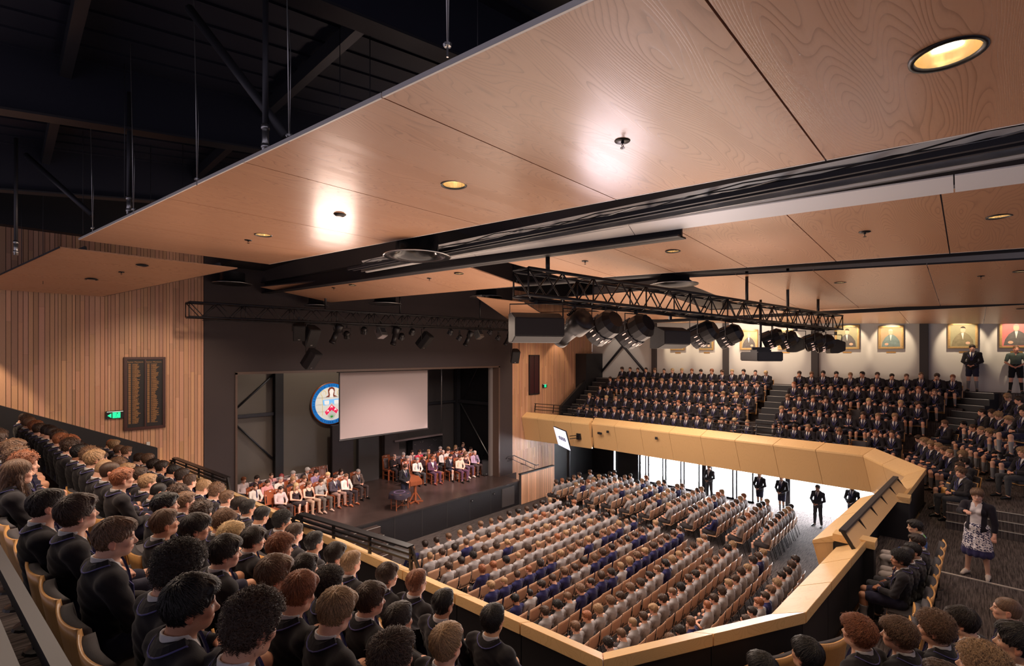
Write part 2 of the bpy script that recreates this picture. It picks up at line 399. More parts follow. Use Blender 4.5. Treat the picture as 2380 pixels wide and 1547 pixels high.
def rotm(yaw, pitch=0, roll=0):
    return np.array(Matrix.Rotation(yaw, 3, 'Z') @ Matrix.Rotation(pitch, 3, 'X') @ Matrix.Rotation(roll, 3, 'Y'))
HC = np.array((0, -.005, 1.175))            # centre of a seated head
PIV = np.array((0, -.03, 1.08))
def head_prims(F, lod, fem=False):
    F.ell((0, -.012, 1.195), (.074, .094, .083), .02)
    F.ell((0, .03, 1.135), (.056, .060, .070), .04)
    F.ell((0, .052, 1.088), (.030, .028, .022), .03)       # chin
    F.cap((-.045, .0, 1.10), (-.02, .055, 1.08), .022, .014, .03); F.cap((.045, .0, 1.10), (.02, .055, 1.08), .022, .014, .03)
    F.cap((0, -.045, 1.0), (0, -.025, 1.12), .056, .054, .03)
    if lod < 2:
        F.cap((-.032, .078, 1.188), (.032, .078, 1.188), .009, .009, .012)
        F.ell((-.030, .094, 1.166), (.015, .012, .0085), .010, True); F.ell((.030, .094, 1.166), (.015, .012, .0085), .010, True)
        F.cap((-.042, .066, 1.14), (-.034, .07, 1.135), .014, .012, .02); F.cap((.042, .066, 1.14), (.034, .07, 1.135), .014, .012, .02)
    F.cap((0, .083, 1.168), (0, .102, 1.137), .007, .012, .012); F.ell((0, .093, 1.131), (.017, .012, .008), .008)
    F.ell((0, .084, 1.107), (.022, .009, .006), .006); F.ell((0, .082, 1.097), (.019, .009, .006), .006)
    for sx in (-1, 1):
        F.ell((sx * .077, -.012, 1.155), (.010, .019, .031), .006); F.ell((sx * .074, -.006, 1.130), (.009, .010, .012), .006)
        if lod == 0: F.ell((sx * .088, -.006, 1.158), (.006, .010, .018), .004, True)

HAIRS = {}
def hair_mesh(style, lod, seed=0):
    key = (style, lod)
    if key in HAIRS: return HAIRS[key]
    h = (.0045, .008, .011, .019)[lod]
    long = style in ('long', 'ponytail')
    xs = np.arange(-.13, .13, h, dtype=np.float32); ys = np.arange(-.18, .16, h, dtype=np.float32); zs = np.arange(.86 if long else 1.04, 1.34, h, dtype=np.float32)
    F = Field(xs, ys, zs)
    t = dict(short=.010, side=.014, crop=.004, bald=.003, curly=.022, messy=.016, long=.014, straight=.014, ponytail=.008)[style]
    F.ell((0, -.014 - t * .15, 1.199 + t * .75), (.0765, .097, .085), .01, g=t)
    F.ell((0, -.040, 1.148), (.066, .060, .052), .03, g=.002 + t * (.1 if style not in ('curly', 'straight') else .45))
    if style in ('side', 'messy', 'straight', 'short'):
        F.ell((0, .045, 1.255), (.050, .045, .022), .02, g=t * .5)
    if style == 'side': F.cap((.045, .07, 1.245), (-.05, .075, 1.24), .018, .024, .02)
    if style == 'long':
        F.cap((0, -.07, 1.15), (0, -.10, .95), .075, .06, .04); F.cap((-.075, -.01, 1.15), (-.07, .0, .97), .025, .02, .03); F.cap((.075, -.01, 1.15), (.07, .0, .97), .025, .02, .03)
    if style == 'ponytail':
        F.cap((0, -.10, 1.21), (0, -.155, 1.18), .022, .028, .01); F.cap((0, -.155, 1.18), (0, -.15, 1.03), .028, .012, .02)
    # face opening, ears, nape
    F.ell((0, .115, 1.13), (.066, .085, .092 if style != 'straight' else .080), .012, True)
    F.ell((0, .07, 1.06), (.10, .06, .09), .01, True)
    if not long:
        for sx in (-1, 1): F.ell((sx * .098, .002, 1.146), (.044, .030, .040), .008, True)
        F.ell((0, .02, 1.055), (.13, .11, .062), .012, True)
        F.ell((0, -.10, 1.045), (.12, .09, .058 if style not in ('straight', 'curly') else .048), .012, True)
    if style == 'bald': F.ell((0, .03, 1.29), (.07, .11, .07), .01, True)
    X, Y, Z = F.full()
    if lod < 2:
        if style == 'curly':
            F.F = F.F + (.007 * np.sin(X * 190 + 3 * np.sin(Z * 60)) * np.sin(Y * 170 + 2 * np.sin(X * 50)) * np.sin(Z * 180)).astype(np.float32)
        else:
            a = np.arctan2(X, Y + .03)
            F.F = F.F + (.0022 * np.sin(a * 34 + Z * 30 + 2 * np.sin(Z * 70)) + .002 * np.sin(a * 13 + Z * 80)).astype(np.float32) * (0 if style in ('crop', 'bald') else 1)
    elif style == 'curly':
        F.F = F.F + (.006 * np.sin(X * 120) * np.sin(Y * 120 + Z * 60) * np.sin(Z * 110)).astype(np.float32)
    P, Q = F.mesh()
    r = np.random.default_rng(len(style) * 7 + 3)
    # tone: softly varied streaks
    a = np.arctan2(P[:, 0], P[:, 1] + .03); tone = 1 + .16 * np.sin(a * 21 + P[:, 2] * 60) + .1 * np.sin(a * 47 + P[:, 2] * 35)
    col = np.repeat(tone[:, None], 3, 1)
    if lod < 2 and style not in ('crop', 'bald'):
        # loose locks following the crown whorl
        nl = 3600 if lod == 0 else 420
        pick = r.choice(len(P), min(nl, len(P)), replace=False)
        ctr = np.array((0, -.012, 1.19)); VV = []; FF = []; CC = []; n0 = len(P)
        for p in P[pick]:
            nrm = p - ctr; nrm /= np.linalg.norm(nrm) + 1e-6
            if (p[1] > .03 and p[2] < 1.235) or (p[2] < 1.1 and not long) or (long and p[1] > .02 and abs(p[0]) < .055 and p[2] < 1.26): continue
            fl = p - np.array((.015, -.075, 1.31)); fl[2] *= .6; fl -= nrm * (fl @ nrm); fl /= np.linalg.norm(fl) + 1e-6
            sw = np.cross(nrm, fl)
            if style == 'curly': fl = fl * .4 + r.normal(0, .7, 3)
            elif style == 'messy': fl = fl + r.normal(0, .45, 3)
            else: fl = fl + r.normal(0, .13, 3)
            if style == 'side' and p[1] > 0 and p[2] > 1.2: fl += np.array((-.9, .1, 0))
            if style == 'long': fl = fl * .5 + np.array((0, 0, -.8))
            fl -= nrm * (fl @ nrm) * .6; fl /= np.linalg.norm(fl) + 1e-6
            L = {'short': .03, 'side': .05, 'curly': .03, 'messy': .042, 'straight': .05, 'long': .08, 'ponytail': .06}[style] * r.uniform(.6, 1.25); w = r.uniform(.0010, .0022) * (1 if lod == 0 else 3.2)
            wv = np.cross(fl, nrm); tn = r.uniform(.65, 1.5); pts = []
            for i in range(4):
                s_ = i / 3; lift = {'short': .004, 'side': .007, 'curly': .012, 'messy': .012, 'straight': .004, 'long': .004, 'ponytail': .003}[style]
                c_ = p - nrm * .003 + fl * L * s_ + nrm * (lift * math.sin(s_ * 2.6) * 1.3 - .35 * L * s_ * s_)
                if style == 'curly': c_ = c_ + wv * .008 * math.sin(s_ * 5)
                pts.append(c_)
            b0 = n0 + len(VV)
            for i in range(4):
                ww = w * (1 - (i / 3) ** 2 * .85); VV += [pts[i] - wv * ww, pts[i] + nrm * ww * .9, pts[i] + wv * ww]; CC += [tn] * 3
            for i in range(3):
                for k in (0, 1): FF.append((b0 + i * 3 + k, b0 + i * 3 + k + 1, b0 + i * 3 + 3 + k + 1, b0 + i * 3 + 3 + k))
        P = np.concatenate([P, np.array(VV)]); Q = np.concatenate([Q, np.array(FF)]); col = np.concatenate([col, np.repeat(np.array(CC)[:, None], 3, 1)])
    P = P - PIV
    me = np_mesh('hair', P, Q, col, 'hair'); HAIRS[key] = me; return me

def lerp(a, b, t): return tuple(a[i] + (b[i] - a[i]) * t for i in range(3))
def sit_pose(yaw=0, pitch=0, lean=0, hands='lap', spread=0, legs='down', roll=0):
    J = dict(kind='sit', hy=yaw, hp=pitch, hr=roll, lean=lean)
    J['sh'] = .178
    for s, sg in (('L', -1), ('R', 1)):
        J['hip' + s] = (sg * .085, .0, .53); kx = sg * (.13 + spread); J['knee' + s] = (kx, .43, .535); J['ank' + s] = (kx + sg * .01, .42, .09)
        J['toe' + s] = (kx + sg * .02, .56, .035)
        J['sho' + s] = (sg * .190, -.055 + lean, .950); J['elb' + s] = (sg * .245, .045 + lean * .6, .70); J['wri' + s] = (sg * .075, .235 + lean * .4, .665); J['hd' + s] = (-sg * .75, .62, -.18)
    if legs == 'cross': J['ankL'] = (.02, .50, .09); J['toeL'] = (.04, .62, .035); J['ankR'] = (.05, .38, .09)
    if legs == 'ext': J['ankL'] = (-.13, .52, .09); J['toeL'] = (-.14, .66, .05)
    if hands == 'chin':
        J['elbR'] = (.16, .17, .72); J['wriR'] = (.075, .135, .99); J['hdR'] = (-.35, -.05, .9)
    if hands == 'knees':
        for s, sg in (('L', -1), ('R', 1)): J['wri' + s] = (sg * .12, .29, .655); J['hd' + s] = (0, .95, -.25)
    if hands == 'folded':
        J['elbL'] = (-.225, .06, .72); J['elbR'] = (.225, .06, .72); J['wriL'] = (.03, .16, .74); J['wriR'] = (-.03, .14, .76); J['hdL'] = (1, .1, .1); J['hdR'] = (-1, .1, .1)
    return J
def stand_pose(yaw=0, pitch=0, apart=.1, hands='clasp'):
    J = dict(kind='stand', hy=yaw, hp=pitch, hr=0, lean=0); J['sh'] = .178; dz = .43
    for s, sg in (('L', -1), ('R', 1)):
        J['hip' + s] = (sg * .085, -.03, .53 + dz); J['knee' + s] = (sg * (.06 + apart * .6), -.02, .50); J['ank' + s] = (sg * (.05 + apart), -.05, .09); J['toe' + s] = (sg * (.07 + apart * 1.15), .09, .035)
        J['sho' + s] = (sg * .190, -.055, .950 + dz); J['elb' + s] = (sg * .258, -.02, .68 + dz); J['wri' + s] = (sg * .085, .155, .545 + dz); J['hd' + s] = (-sg * .8, .45, -.35)
    if hands == 'point':
        J['elbR'] = (.20, .16, .84 + dz); J['wriR'] = (.05, .36, .90 + dz); J['hdR'] = (-.5, .85, .05)
        J['elbL'] = (-.25, -.03, .68 + dz); J['wriL'] = (-.26, .03, .44 + dz); J['hdL'] = (0, .2, -1)
    return J
def hand(F, w, d, sg, k=.006, g=0):
    w = np.array(w); d = np.array(d, float); d /= np.linalg.norm(d); up = np.array((0, .25, 1.0)); up -= d * (up @ d); up /= np.linalg.norm(up); sd = np.cross(d, up) * sg
    F.cap(w, w + d * .03, .024, .024, .02, g=g)
    for i, (off, L) in enumerate(((-.028, .058), (-.009, .068), (.010, .064), (.027, .050))):
        b = w + d * .075 + sd * off; F.cap(w + d * .02 + sd * off * .7, b, .0125, .0105, .008, g=g)
        m = b + d * L * .45 - up * .010; F.cap(b, m, .0095, .0085, .003, g=g)
        e = m + d * L * .25 - up * L * .38; F.cap(m, e, .0085, .0068, .003, g=g)
    t0 = w + d * .015 - sd * .022; t1 = t0 + d * .035 - sd * .022 - up * .004; t2 = t1 + d * .03 - sd * .002 - up * .006
    F.cap(t0, t1, .014, .010, .008, g=g); F.cap(t1, t2, .010, .0078, .003, g=g)
def torso(F, J, g=0, fem=False):
    dz = 0 if J['kind'] == 'sit' else .43; ln = J['lean']; w = .92 if fem else 1.0
    F.ell((0, -.055 + ln * .8, .865 + dz), (.150 * w, .098, .17), .05, g=g); F.ell((0, -.015 + ln * .3, .66 + dz), (.135 * w, .105, .15), .07, g=g)
    F.ell((0, .0, .535 + dz), (.155, .115, .095), .06, g=g)
    a = J['shoL']; b = J['shoR']; F.cap(lerp(a, b, .1), lerp(a, b, .9), .050, .050, .05, g=g); F.cap((0, -.055 + ln, 1.0 + dz), (0, -.055 + ln, .93 + dz), .058, .085, .05, g=g)
    if fem: F.ell((-.06, .03 + ln, .86 + dz), (.055, .05, .05), .03, g=g); F.ell((.06, .03 + ln, .86 + dz), (.055, .05, .05), .03, g=g)
def arm(F, J, s, g=0, upto=2.0, k=.03):
    a, e, w = J['sho' + s], J['elb' + s], J['wri' + s]
    if upto <= 1: F.cap(a, lerp(a, e, upto), .049, .043, k, g=g); return
    F.cap(a, e, .049, .037, k, g=g); F.cap(e, lerp(e, w, min(1, upto - 1)), .037, .026 + (2 - upto) * .01, .02, g=g)
def leg(F, J, s, g=0, upto=2.0, k=.04):
    a, e, w = J['hip' + s], J['knee' + s], J['ank' + s]
    if upto <= 1: F.cap(a, lerp(a, e, upto), .083, .066, k, g=g); return
    F.cap(a, e, .083, .053, k, g=g); F.cap(e, lerp(e, w, min(1, upto - 1)), .050, .034, .02, g=g)
    if upto >= 1.6: m = lerp(e, w, .28); F.ell((m[0], m[1] - .018, m[2]), (.042, .045, .09), .03, g=g)
def grid_for(J, lod, lo=None, hi=None):
    sit = J['kind'] == 'sit'; hc = (.009, .013, .017, .031)[lod]; hf = (.0045, .008, .013, .024)[lod]; dz = 0 if sit else .43
    xs = axis_of(-.34, .34, hc, [(-.10, .10)], hf); ys = axis_of(-.22, .70 if sit else .5, hc, [(-.13, .13), (.22, .36)] if lod == 0 else [(-.12, .12)], hf)
    zs = axis_of(-.03, 1.34 + dz, hc, [(.60, .70), (1.02 + dz, 1.34 + dz)] if lod == 0 else [(1.0 + dz, 1.34 + dz)], hf)
    return xs, ys, zs
def crop(ax, lo, hi):
    return tuple(a[(a >= l - .05) & (a <= h + .05)] for a, l, h in zip(ax, lo, hi))
NAVY = (.010, .011, .030); BLAZ = (.019, .017, .020); TRIM = (.10, .095, .26)
def build_person(J, top='blazer', bottom='shorts', lod=1, fem=False, tie=(.03, .03, .10), trim=TRIM, sock='grey', hands=True):
    """returns list of (part name, mesh); first is the body"""
    sit = J['kind'] == 'sit'; dz = 0 if sit else .43; G = grid_for(J, lod); out = []
    R = rotm(J['hy'], J['hp'], J['hr']); piv = PIV + np.array((0, J['lean'] * 1.0, dz))
    # ---- body
    F = Field(*G); torso(F, J, fem=fem)
    for s in 'LR':
        arm(F, J, s); leg(F, J, s)
        F.cap(J['ank' + s], lerp(J['ank' + s], J['toe' + s], .5), .036, .034, .02); F.cap(lerp(J['ank' + s], J['toe' + s], .4), J['toe' + s], .034, .026, .02)
        if hands: hand(F, J['wri' + s], J['hd' + s], 1 if s == 'R' else -1)
    F.cap((0, -.055 + J['lean'], .98 + dz), (0, -.03 + J['lean'], 1.10 + dz), .060, .054, .03)
    off = np.array((0, J['lean'], dz))
    class Sh:                                         # head primitives shifted to the pose
        def __init__(s): F.turn(R, piv)
        def ell(s, c, r, k=.02, cut=False): F.ell(np.array(c) + off, r, k, cut)
        def cap(s, a, b, ra, rb, k=.02, cut=False): F.cap(np.array(a) + off, np.array(b) + off, ra, rb, k, cut)
    head_prims(Sh(), lod, fem); F.turn()
    P, Q = F.mesh(); L = (P - piv) @ R + PIV          # back to head space
    c = np.ones((len(P), 3)); hd = (L[:, 2] > 1.07)
    lip = hd & (((L[:, 0]) / .024) ** 2 + ((L[:, 2] - 1.102) / .011) ** 2 < 1) & (L[:, 1] > .06); c[lip] = (.90, .66, .64)
    brow = hd & (abs(abs(L[:, 0]) - .031) < .017) & (abs(L[:, 2] - 1.188) < .006) & (L[:, 1] > .05); c[brow] = (.42, .34, .3)
    ear = hd & (abs(L[:, 0]) > .072) & (L[:, 2] < 1.19); c[ear] = (1.05, .80, .76)
    eye = hd & (abs(abs(L[:, 0]) - .030) < .014) & (abs(L[:, 2] - 1.166) < (.006 if lod < 2 else .009)) & (L[:, 1] > .05); c[eye] = (.25, .2, .18)
    chk = hd & (L[:, 1] > .03) & (abs(L[:, 2] - 1.125) < .03) & (abs(L[:, 0]) > .03); c[chk] *= (1.03, .93, .92)
    hnd = np.zeros(len(P), bool)
    for s in 'LR': hnd |= (np.linalg.norm(P - np.array(J['wri' + s]), axis=1) < .14)
    c[hnd & ~hd] *= (1.03, .92, .90)
    out.append(('person', np_mesh('person_body', P, Q, c, 'skin')))
    if lod == 0:                                      # eyeballs
        b = MB()
        for sx in (-1, 1):
            for r_, yy, cc in ((.0105, 0, (.50, .46, .44)), (.0058, .0058, (.05, .03, .02))):
                b.cur = cc; ctr = R @ (np.array((sx * .030, .0712 + yy, 1.1655)) + off - piv) + piv
                prof = [(r_ * math.sin(t), -r_ * math.cos(t)) for t in np.linspace(0.02, PI - .02, 9)]; b.lathe(prof, ctr, 12)
        me = b.mesh('eyes', 'eye', smooth=True); out.append(('eyes', me))
    # ---- top garment
    def neck_cut(F, r=.064, z=.0): F.turn(R * 0 + np.eye(3), piv); F.cap((0, -.045 + J['lean'], .99 + dz), (0, .0 + J['lean'], 1.2 + dz), r, r + .02, .008, True); F.turn()
    sl = dict(blazer=1.93, suit=1.93, shirt=1.95, jersey=1.95, tee=.75, polo=.75, tank=0, rolled=1.1)[top]
    g = dict(blazer=.017, suit=.015, shirt=.009, jersey=.012, tee=.010, polo=.011, tank=.006, rolled=.010)[top]
    hem = (.50 if sit else .80) if top in ('blazer', 'suit') else ((.53 if sit else .92))
    def top_field(g, sl, hem, lod_=lod):
        F = Field(*crop(G, (-.34, -.22, hem - .02), (.34, .40, 1.12 + dz))); torso(F, J, g=g, fem=fem)
        if sl > 0:
            for s in 'LR': arm(F, J, s, g=g, upto=sl)
        if top in ('blazer', 'suit'):
            F.cap((-.10, -.06 + J['lean'], .985 + dz), (.10, -.06 + J['lean'], .985 + dz), .045, .045, .03, g=g * .5)
            for sg in (-1, 1): F.ell((sg * .182, -.055 + J['lean'], .962 + dz), (.062, .060, .044), .035, g=g * .6)
            if not sit: F.ell((0, -.02, .52 + dz), (.165, .125, .16), .05, g=g)
        X, Y, Z = F.full(); F.clip(hem - Z + 0 * X + 0 * Y)
        if lod_ < 2: F.F = F.F + (1 if top in ('blazer', 'suit') else .45) * (.0032 * np.sin(X * 38 + Z * 55 + 2 * np.sin(Y * 20)) * np.sin(Y * 46 + Z * 30 + X * 9) + .0016 * np.sin(Z * 95 + X * 60 * np.sign(X) + Y * 40)).astype(np.float32)
        return F
    F = top_field(g, sl, hem)
    X, Y, Z = F.full(); zt = 1.0 + dz; ln = J['lean']
    inner = None
    if top in ('blazer', 'suit'):
        neck_cut(F, .066)
        v = np.abs(X) - np.clip((Z - (.72 + dz)) * .26, -.1, .075)       # V opening at the front
        F.clip(-np.maximum(v, -(Y - (ln - .02))) - 0 * Z)
    elif top in ('tank',):
        neck_cut(F, .085)
        a = np.abs(X); F.clip(-np.maximum(np.maximum(.115 - a, .0 - (Z - (.90 + dz))), -(Y + 9)) )
        v = np.sqrt(X ** 2 + ((Z - (1.0 + dz)) / 1.2) ** 2) - .095; F.clip(-np.maximum(v, -(Y - (ln - .02))))
    else:
        neck_cut(F, .060)
        if top in ('polo', 'shirt', 'rolled', 'tee'):
            v = np.abs(X) - np.clip((Z - (.93 + dz)) * .35, -.1, .03); F.clip(-np.maximum(v, -(Y - (ln - .02))) - 0 * Z)
    P, Q = F.mesh(); tm = {'blazer': 'blazer', 'suit': 'jacket', 'tank': 'tank_top', 'tee': 'top', 'jersey': 'jersey'}.get(top, 'shirt')
    c = np.ones((len(P), 3))
    if top in ('blazer', 'suit'): c[:] = 1
    out.append((tm, np_mesh(tm, P, Q, c, 'cloth')))
    nx = lambda a, r, z, y0=0: (math.sin(a) * r, -.050 + ln - math.cos(a) * r * .92 + y0, z + dz)
    if top in ('blazer', 'suit'):
        # shirt seen in the opening, with its collar
        F = Field(*crop(G, (-.13, -.16, .66 + dz), (.13, .12, 1.12 + dz))); torso(F, J, g=.006, fem=fem)
        X, Y, Z = F.full(); F.clip(np.abs(X) - .085 + 0 * Z); F.clip(.70 + dz - Z + 0 * X)
        F.cap((0, -.052 + ln, 1.0 + dz), (0, -.042 + ln, 1.20 + dz), .070, .066, .012); X, Y, Z = F.full(); F.clip(Z - (1.058 + dz) + (Y - ln) * .22 + 0 * X)
        F.cap((0, -.05 + ln, .98 + dz), (0, -.034 + ln, 1.3 + dz), .0600, .0585, .006, True); X, Y, Z = F.full()
        P, Q = F.mesh(); out.append(('shirt', np_mesh('shirt', P, Q, None, 'cloth')))
        # collar of the jacket and its braid
        CZ = lambda a: (1.002 + .040 * math.sin(a) ** 2) if abs(a) < 1.57 else 1.042 - .085 * (abs(a) - 1.57) / .58
        b = MB(); b.cur = (1, 1, 1)
        rows = []
        for i in range(15):
            a = -2.15 + 4.3 * i / 14; zo = CZ(a)
            rows.append([nx(a, .070, 1.040 - .4 * (1.012 - min(1.012, zo))), nx(a, .079, 1.052 - .4 * (1.012 - min(1.012, zo))), nx(a, .096, zo + .030), nx(a, .116, zo)])
        for i in range(14):
            for j in range(3): b.add([rows[i][j], rows[i + 1][j], rows[i + 1][j + 1], rows[i][j + 1]], [(0, 1, 2, 3)])
        # lapels
        yf = .068 + ln
        for sg in (-1, 1):
            p = [rows[-1 if sg > 0 else 0][1], rows[-1 if sg > 0 else 0][3], (sg * .098, yf - .025, .90 + dz), (sg * .075, yf + .002, .86 + dz), (sg * .012, yf + .030, .715 + dz), (sg * .040, yf + .010, .84 + dz)]
            b.add(p + [(q[0], q[1] - .006, q[2]) for q in p], [(0, 1, 2, 5), (5, 2, 3, 4), (6, 7, 8, 11), (11, 8, 9, 10)])
        out.append(('collar', b.mesh('collar', 'cloth', smooth=True)))
        if trim:
            b = MB(); r_ = (.0042, .0055, .0065, .0075)[lod]
            pts = [nx(-2.15 + 4.3 * i / 14, .118, CZ(-2.15 + 4.3 * i / 14) + .001) for i in range(15)]
            pts = [(-.012, yf + .030, .715 + dz), (-.076, yf + .008, .865 + dz), (-.100, yf - .02, .905 + dz)] + pts + [(.100, yf - .02, .905 + dz), (.076, yf + .008, .865 + dz), (.012, yf + .030, .715 + dz)]
            b.tube(pts, r_, 5)
            for s in 'LR':
                w = Vector(lerp(J['elb' + s], J['wri' + s], .86)); d = (Vector(J['wri' + s]) - Vector(J['elb' + s])).normalized(); a = d.cross(Vector((0, 0, 1))).normalized(); e = d.cross(a)
                b.tube([w + (a * math.cos(t) + e * math.sin(t)) * .046 for t in np.linspace(0, 2 * PI, 11)], r_ * .8, 4)
            out.append(('braid', b.mesh('braid', 'cloth', smooth=True)))
    elif top in ('shirt', 'polo', 'jersey', 'rolled'):
        b = MB()
        for i in range(16):
            a0 = -2.75 + 5.5 * i / 16; a1 = -2.75 + 5.5 * (i + 1) / 16
            b.add([nx(a0, .062, 1.052), nx(a1, .062, 1.052), nx(a1, .086, 1.012), nx(a0, .086, 1.012), nx(a0, .060, 1.03), nx(a1, .060, 1.03)], [(0, 1, 2, 3), (0, 1, 5, 4)])
        out.append(('shirt_collar', b.mesh('shirt_collar', 'cloth', smooth=True)))
    if tie is not None and top in ('blazer', 'suit', 'shirt', 'rolled'):
        b = MB(); y0 = .045 + ln
        zz = [1.035, 1.01, .94, .86, .78, .72]; ww = [.016, .011, .014, .019, .024, .004]; yy = [-.005, .006, .028, .040, .047, .050]
        pt = [(w, y0 + y + (.006 if top not in ('blazer', 'suit') else .0), z + dz) for z, w, y in zip(zz, ww, yy)]
        for i in range(5):
            (w0, ya, za), (w1, yb, zb) = pt[i], pt[i + 1]
            b.cur = (1, 1, 1) if i % 2 else (1.5, 1.4, 1.2)
            b.add([(-w0, ya, za), (w0, ya, za), (w1, yb, zb), (-w1, yb, zb), (-w0, ya - .012, za), (w0, ya - .012, za), (w1, yb - .012, zb), (-w1, yb - .012, zb)], [(0, 1, 2, 3), (7, 6, 5, 4), (0, 3, 7, 4), (1, 5, 6, 2)])
        out.append(('tie', b.mesh('tie', 'cloth')))
    # ---- lower garment
    up = dict(shorts=.80, trousers=1.93, skirt=.92, long_skirt=1.5)[bottom]; gg = dict(shorts=.016, trousers=.013, skirt=.016, long_skirt=.02)[bottom]
    F = Field(*crop(G, (-.34, -.22, -.02), (.34, .66, .66 + dz)))
    F.ell((0, .0, .535 + dz), (.155, .115, .095), .06, g=gg * .5); F.ell((0, -.01, .60 + dz), (.138, .108, .06), .05, g=gg * .5)
    for s in 'LR': leg(F, J, s, g=gg, upto=up)
    if 'skirt' in bottom:
        if sit: F.cap((0, .05, .545), (0, .36, .535), .115, .10, .06)
        else:
            for t in (.25, .5, .75, 1): F.ell((0, -.03, .95 - t * .48), (.14 + .09 * t, .12 + .07 * t, .12), .08)
            X, Y, Z = F.full(); F.clip(.42 - Z + 0 * X + 0 * Y)
            F.F = F.F + (.010 * np.sin(np.arctan2(X, Y + .03) * 11) * np.clip((.95 - Z) * 2, 0, 1)).astype(np.float32)
    if bottom == 'shorts' and not sit: X, Y, Z = F.full(); F.clip(.56 - Z + 0 * X + 0 * Y)
    X, Y, Z = F.full(); F.clip(Z - (.635 + dz) + 0 * X + 0 * Y)
    if lod < 2: F.F = F.F + (.003 * np.sin(Y * 60 + X * 30) * np.sin(X * 45 + Z * 40)).astype(np.float32)
    P, Q = F.mesh(); c = np.ones((len(P), 3))
    if bottom == 'long_skirt':
        pat = np.sin(P[:, 0] * 70 + 2 * np.sin(P[:, 2] * 60)) * np.sin(P[:, 2] * 75 + 2 * np.sin(P[:, 0] * 50)) * np.cos(P[:, 1] * 60) > -.02
        c[:] = np.where(pat[:, None], (.75, .70, .72), (.035, .035, .09)); c[P[:, 2] < .56] = (.035, .03, .09)
    out.append((bottom if bottom != 'long_skirt' else 'skirt', np_mesh(bottom, P, Q, c, 'cloth')))
    # ---- socks and shoes, left and right
    for s in 'LR':
        a = np.array(J['ank' + s]); t = np.array(J['toe' + s]); k = np.array(J['knee' + s])
        lo = np.minimum(np.minimum(a, t), k) - .08; hi = np.maximum(np.maximum(a, t), k) + .08
        if bottom == 'shorts' and sock:
            F = Field(*crop(G, lo, hi)); leg(F, J, s, g=.005, upto=2.0); X, Y, Z = F.full(); F.clip(Z - .40 + 0 * X + 0 * Y); F.clip(.06 - Z + 0 * X + 0 * Y)
            P, Q = F.mesh(); out.append(('sock', np_mesh('sock', P, Q, None, 'cloth')))
        F = Field(*crop(G, lo, hi)); F.cap(a + (0, -.01, -.035), a + (t - a) * .5 + (0, 0, -.01), .040, .038, .02); F.cap(a + (t - a) * .4, t + (0, .02, 0), .040, .030, .02)
        F.cap(a + (0, -.03, -.04), a + (0, -.02, -.02), .036, .036, .02); X, Y, Z = F.full(); F.clip(.004 - Z + 0 * X + 0 * Y)
        F.cap(a + (0, 0, .0), a + (0, .02, .12), .030, .034, .006, True)
        P, Q = F.mesh(); out.append(('shoe', np_mesh('shoe', P, Q, None, 'leather')))
    return out
SKINS = [(.62, .33, .22), (.66, .37, .26), (.58, .30, .19), (.70, .40, .29), (.46, .22, .13), (.34, .15, .085), (.60, .34, .235), (.64, .35, .25)]
HAIRC = dict(black=(.007, .005, .005), dark=(.020, .011, .008), brown=(.048, .024, .014), light=(.135, .072, .040), fair=(.28, .17, .088), blond=(.50, .35, .18), ginger=(.24, .082, .034), grey=(.30, .28, .27), white=(.6, .57, .55), red=(.14, .02, .02))
HWORD = dict(black='black', dark='dark', brown='brown', light='light brown', fair='fair', blond='blond', ginger='ginger', grey='grey', white='white', red='red')
LIB = {}
def person_src(key, *a, **k):
    if key not in LIB: LIB[key] = (build_person(*a, **k), a[0])
    return LIB[key]
def head_matrix(J):
    dz = 0 if J['kind'] == 'sit' else .43
    return Matrix.Translation((0, PIV[1] + J['lean'], PIV[2] + dz)) @ Matrix(rotm(J['hy'], J['hp'], J['hr']).tolist()).to_4x4()
PEND = []
def put_person(key, loc, rz, hair=('short', 'brown'), skin=None, colors=None, scale=.92, label='', group=None, lod=1, keep=False):
    jit = random.uniform(.85, 1.15); sx = random.uniform(.99, 1.05); sz = random.uniform(.98, 1.05)
    PEND.append(dict(key=key, loc=Vector(loc), rz=rz, hair=hair, skin=skin or SKINS[0], colors=colors or {}, scale=scale, label=label, group=group, lod=lod, keep=keep, hc=tuple(min(1, v * jit) for v in HAIRC[hair[1]]), hs=(sx, sx, sz)))
    return len(PEND) - 1
def make_person(q):
    parts, J = LIB[q['key']]
    root = bpy.data.objects.new('person', parts[0][1]); COL.objects.link(root)
    root.location = q['loc']; root.rotation_euler = (0, 0, q['rz']); root.scale = (q['scale'],) * 3
    root.color = (*q['skin'], 1); tag(root, q['label'], 'person', q['group'])
    for nm, me in parts[1:]:
        if nm in q['colors'] and q['colors'][nm] is None: continue
        o = bpy.data.objects.new(nm, me); COL.objects.link(o); o.parent = root
        o.color = (*q['colors'].get(nm, DEFCOL.get(nm, (1, 1, 1))), 1)
    o = bpy.data.objects.new('hair', hair_mesh(q['hair'][0], q['lod'])); COL.objects.link(o); o.parent = root
    o.location, rq, _ = head_matrix(J).decompose(); o.rotation_euler = rq.to_euler(); o.scale = q['hs']; o.color = (*q['hc'], 1)
    q['obj'] = root
    return root
MC = {}
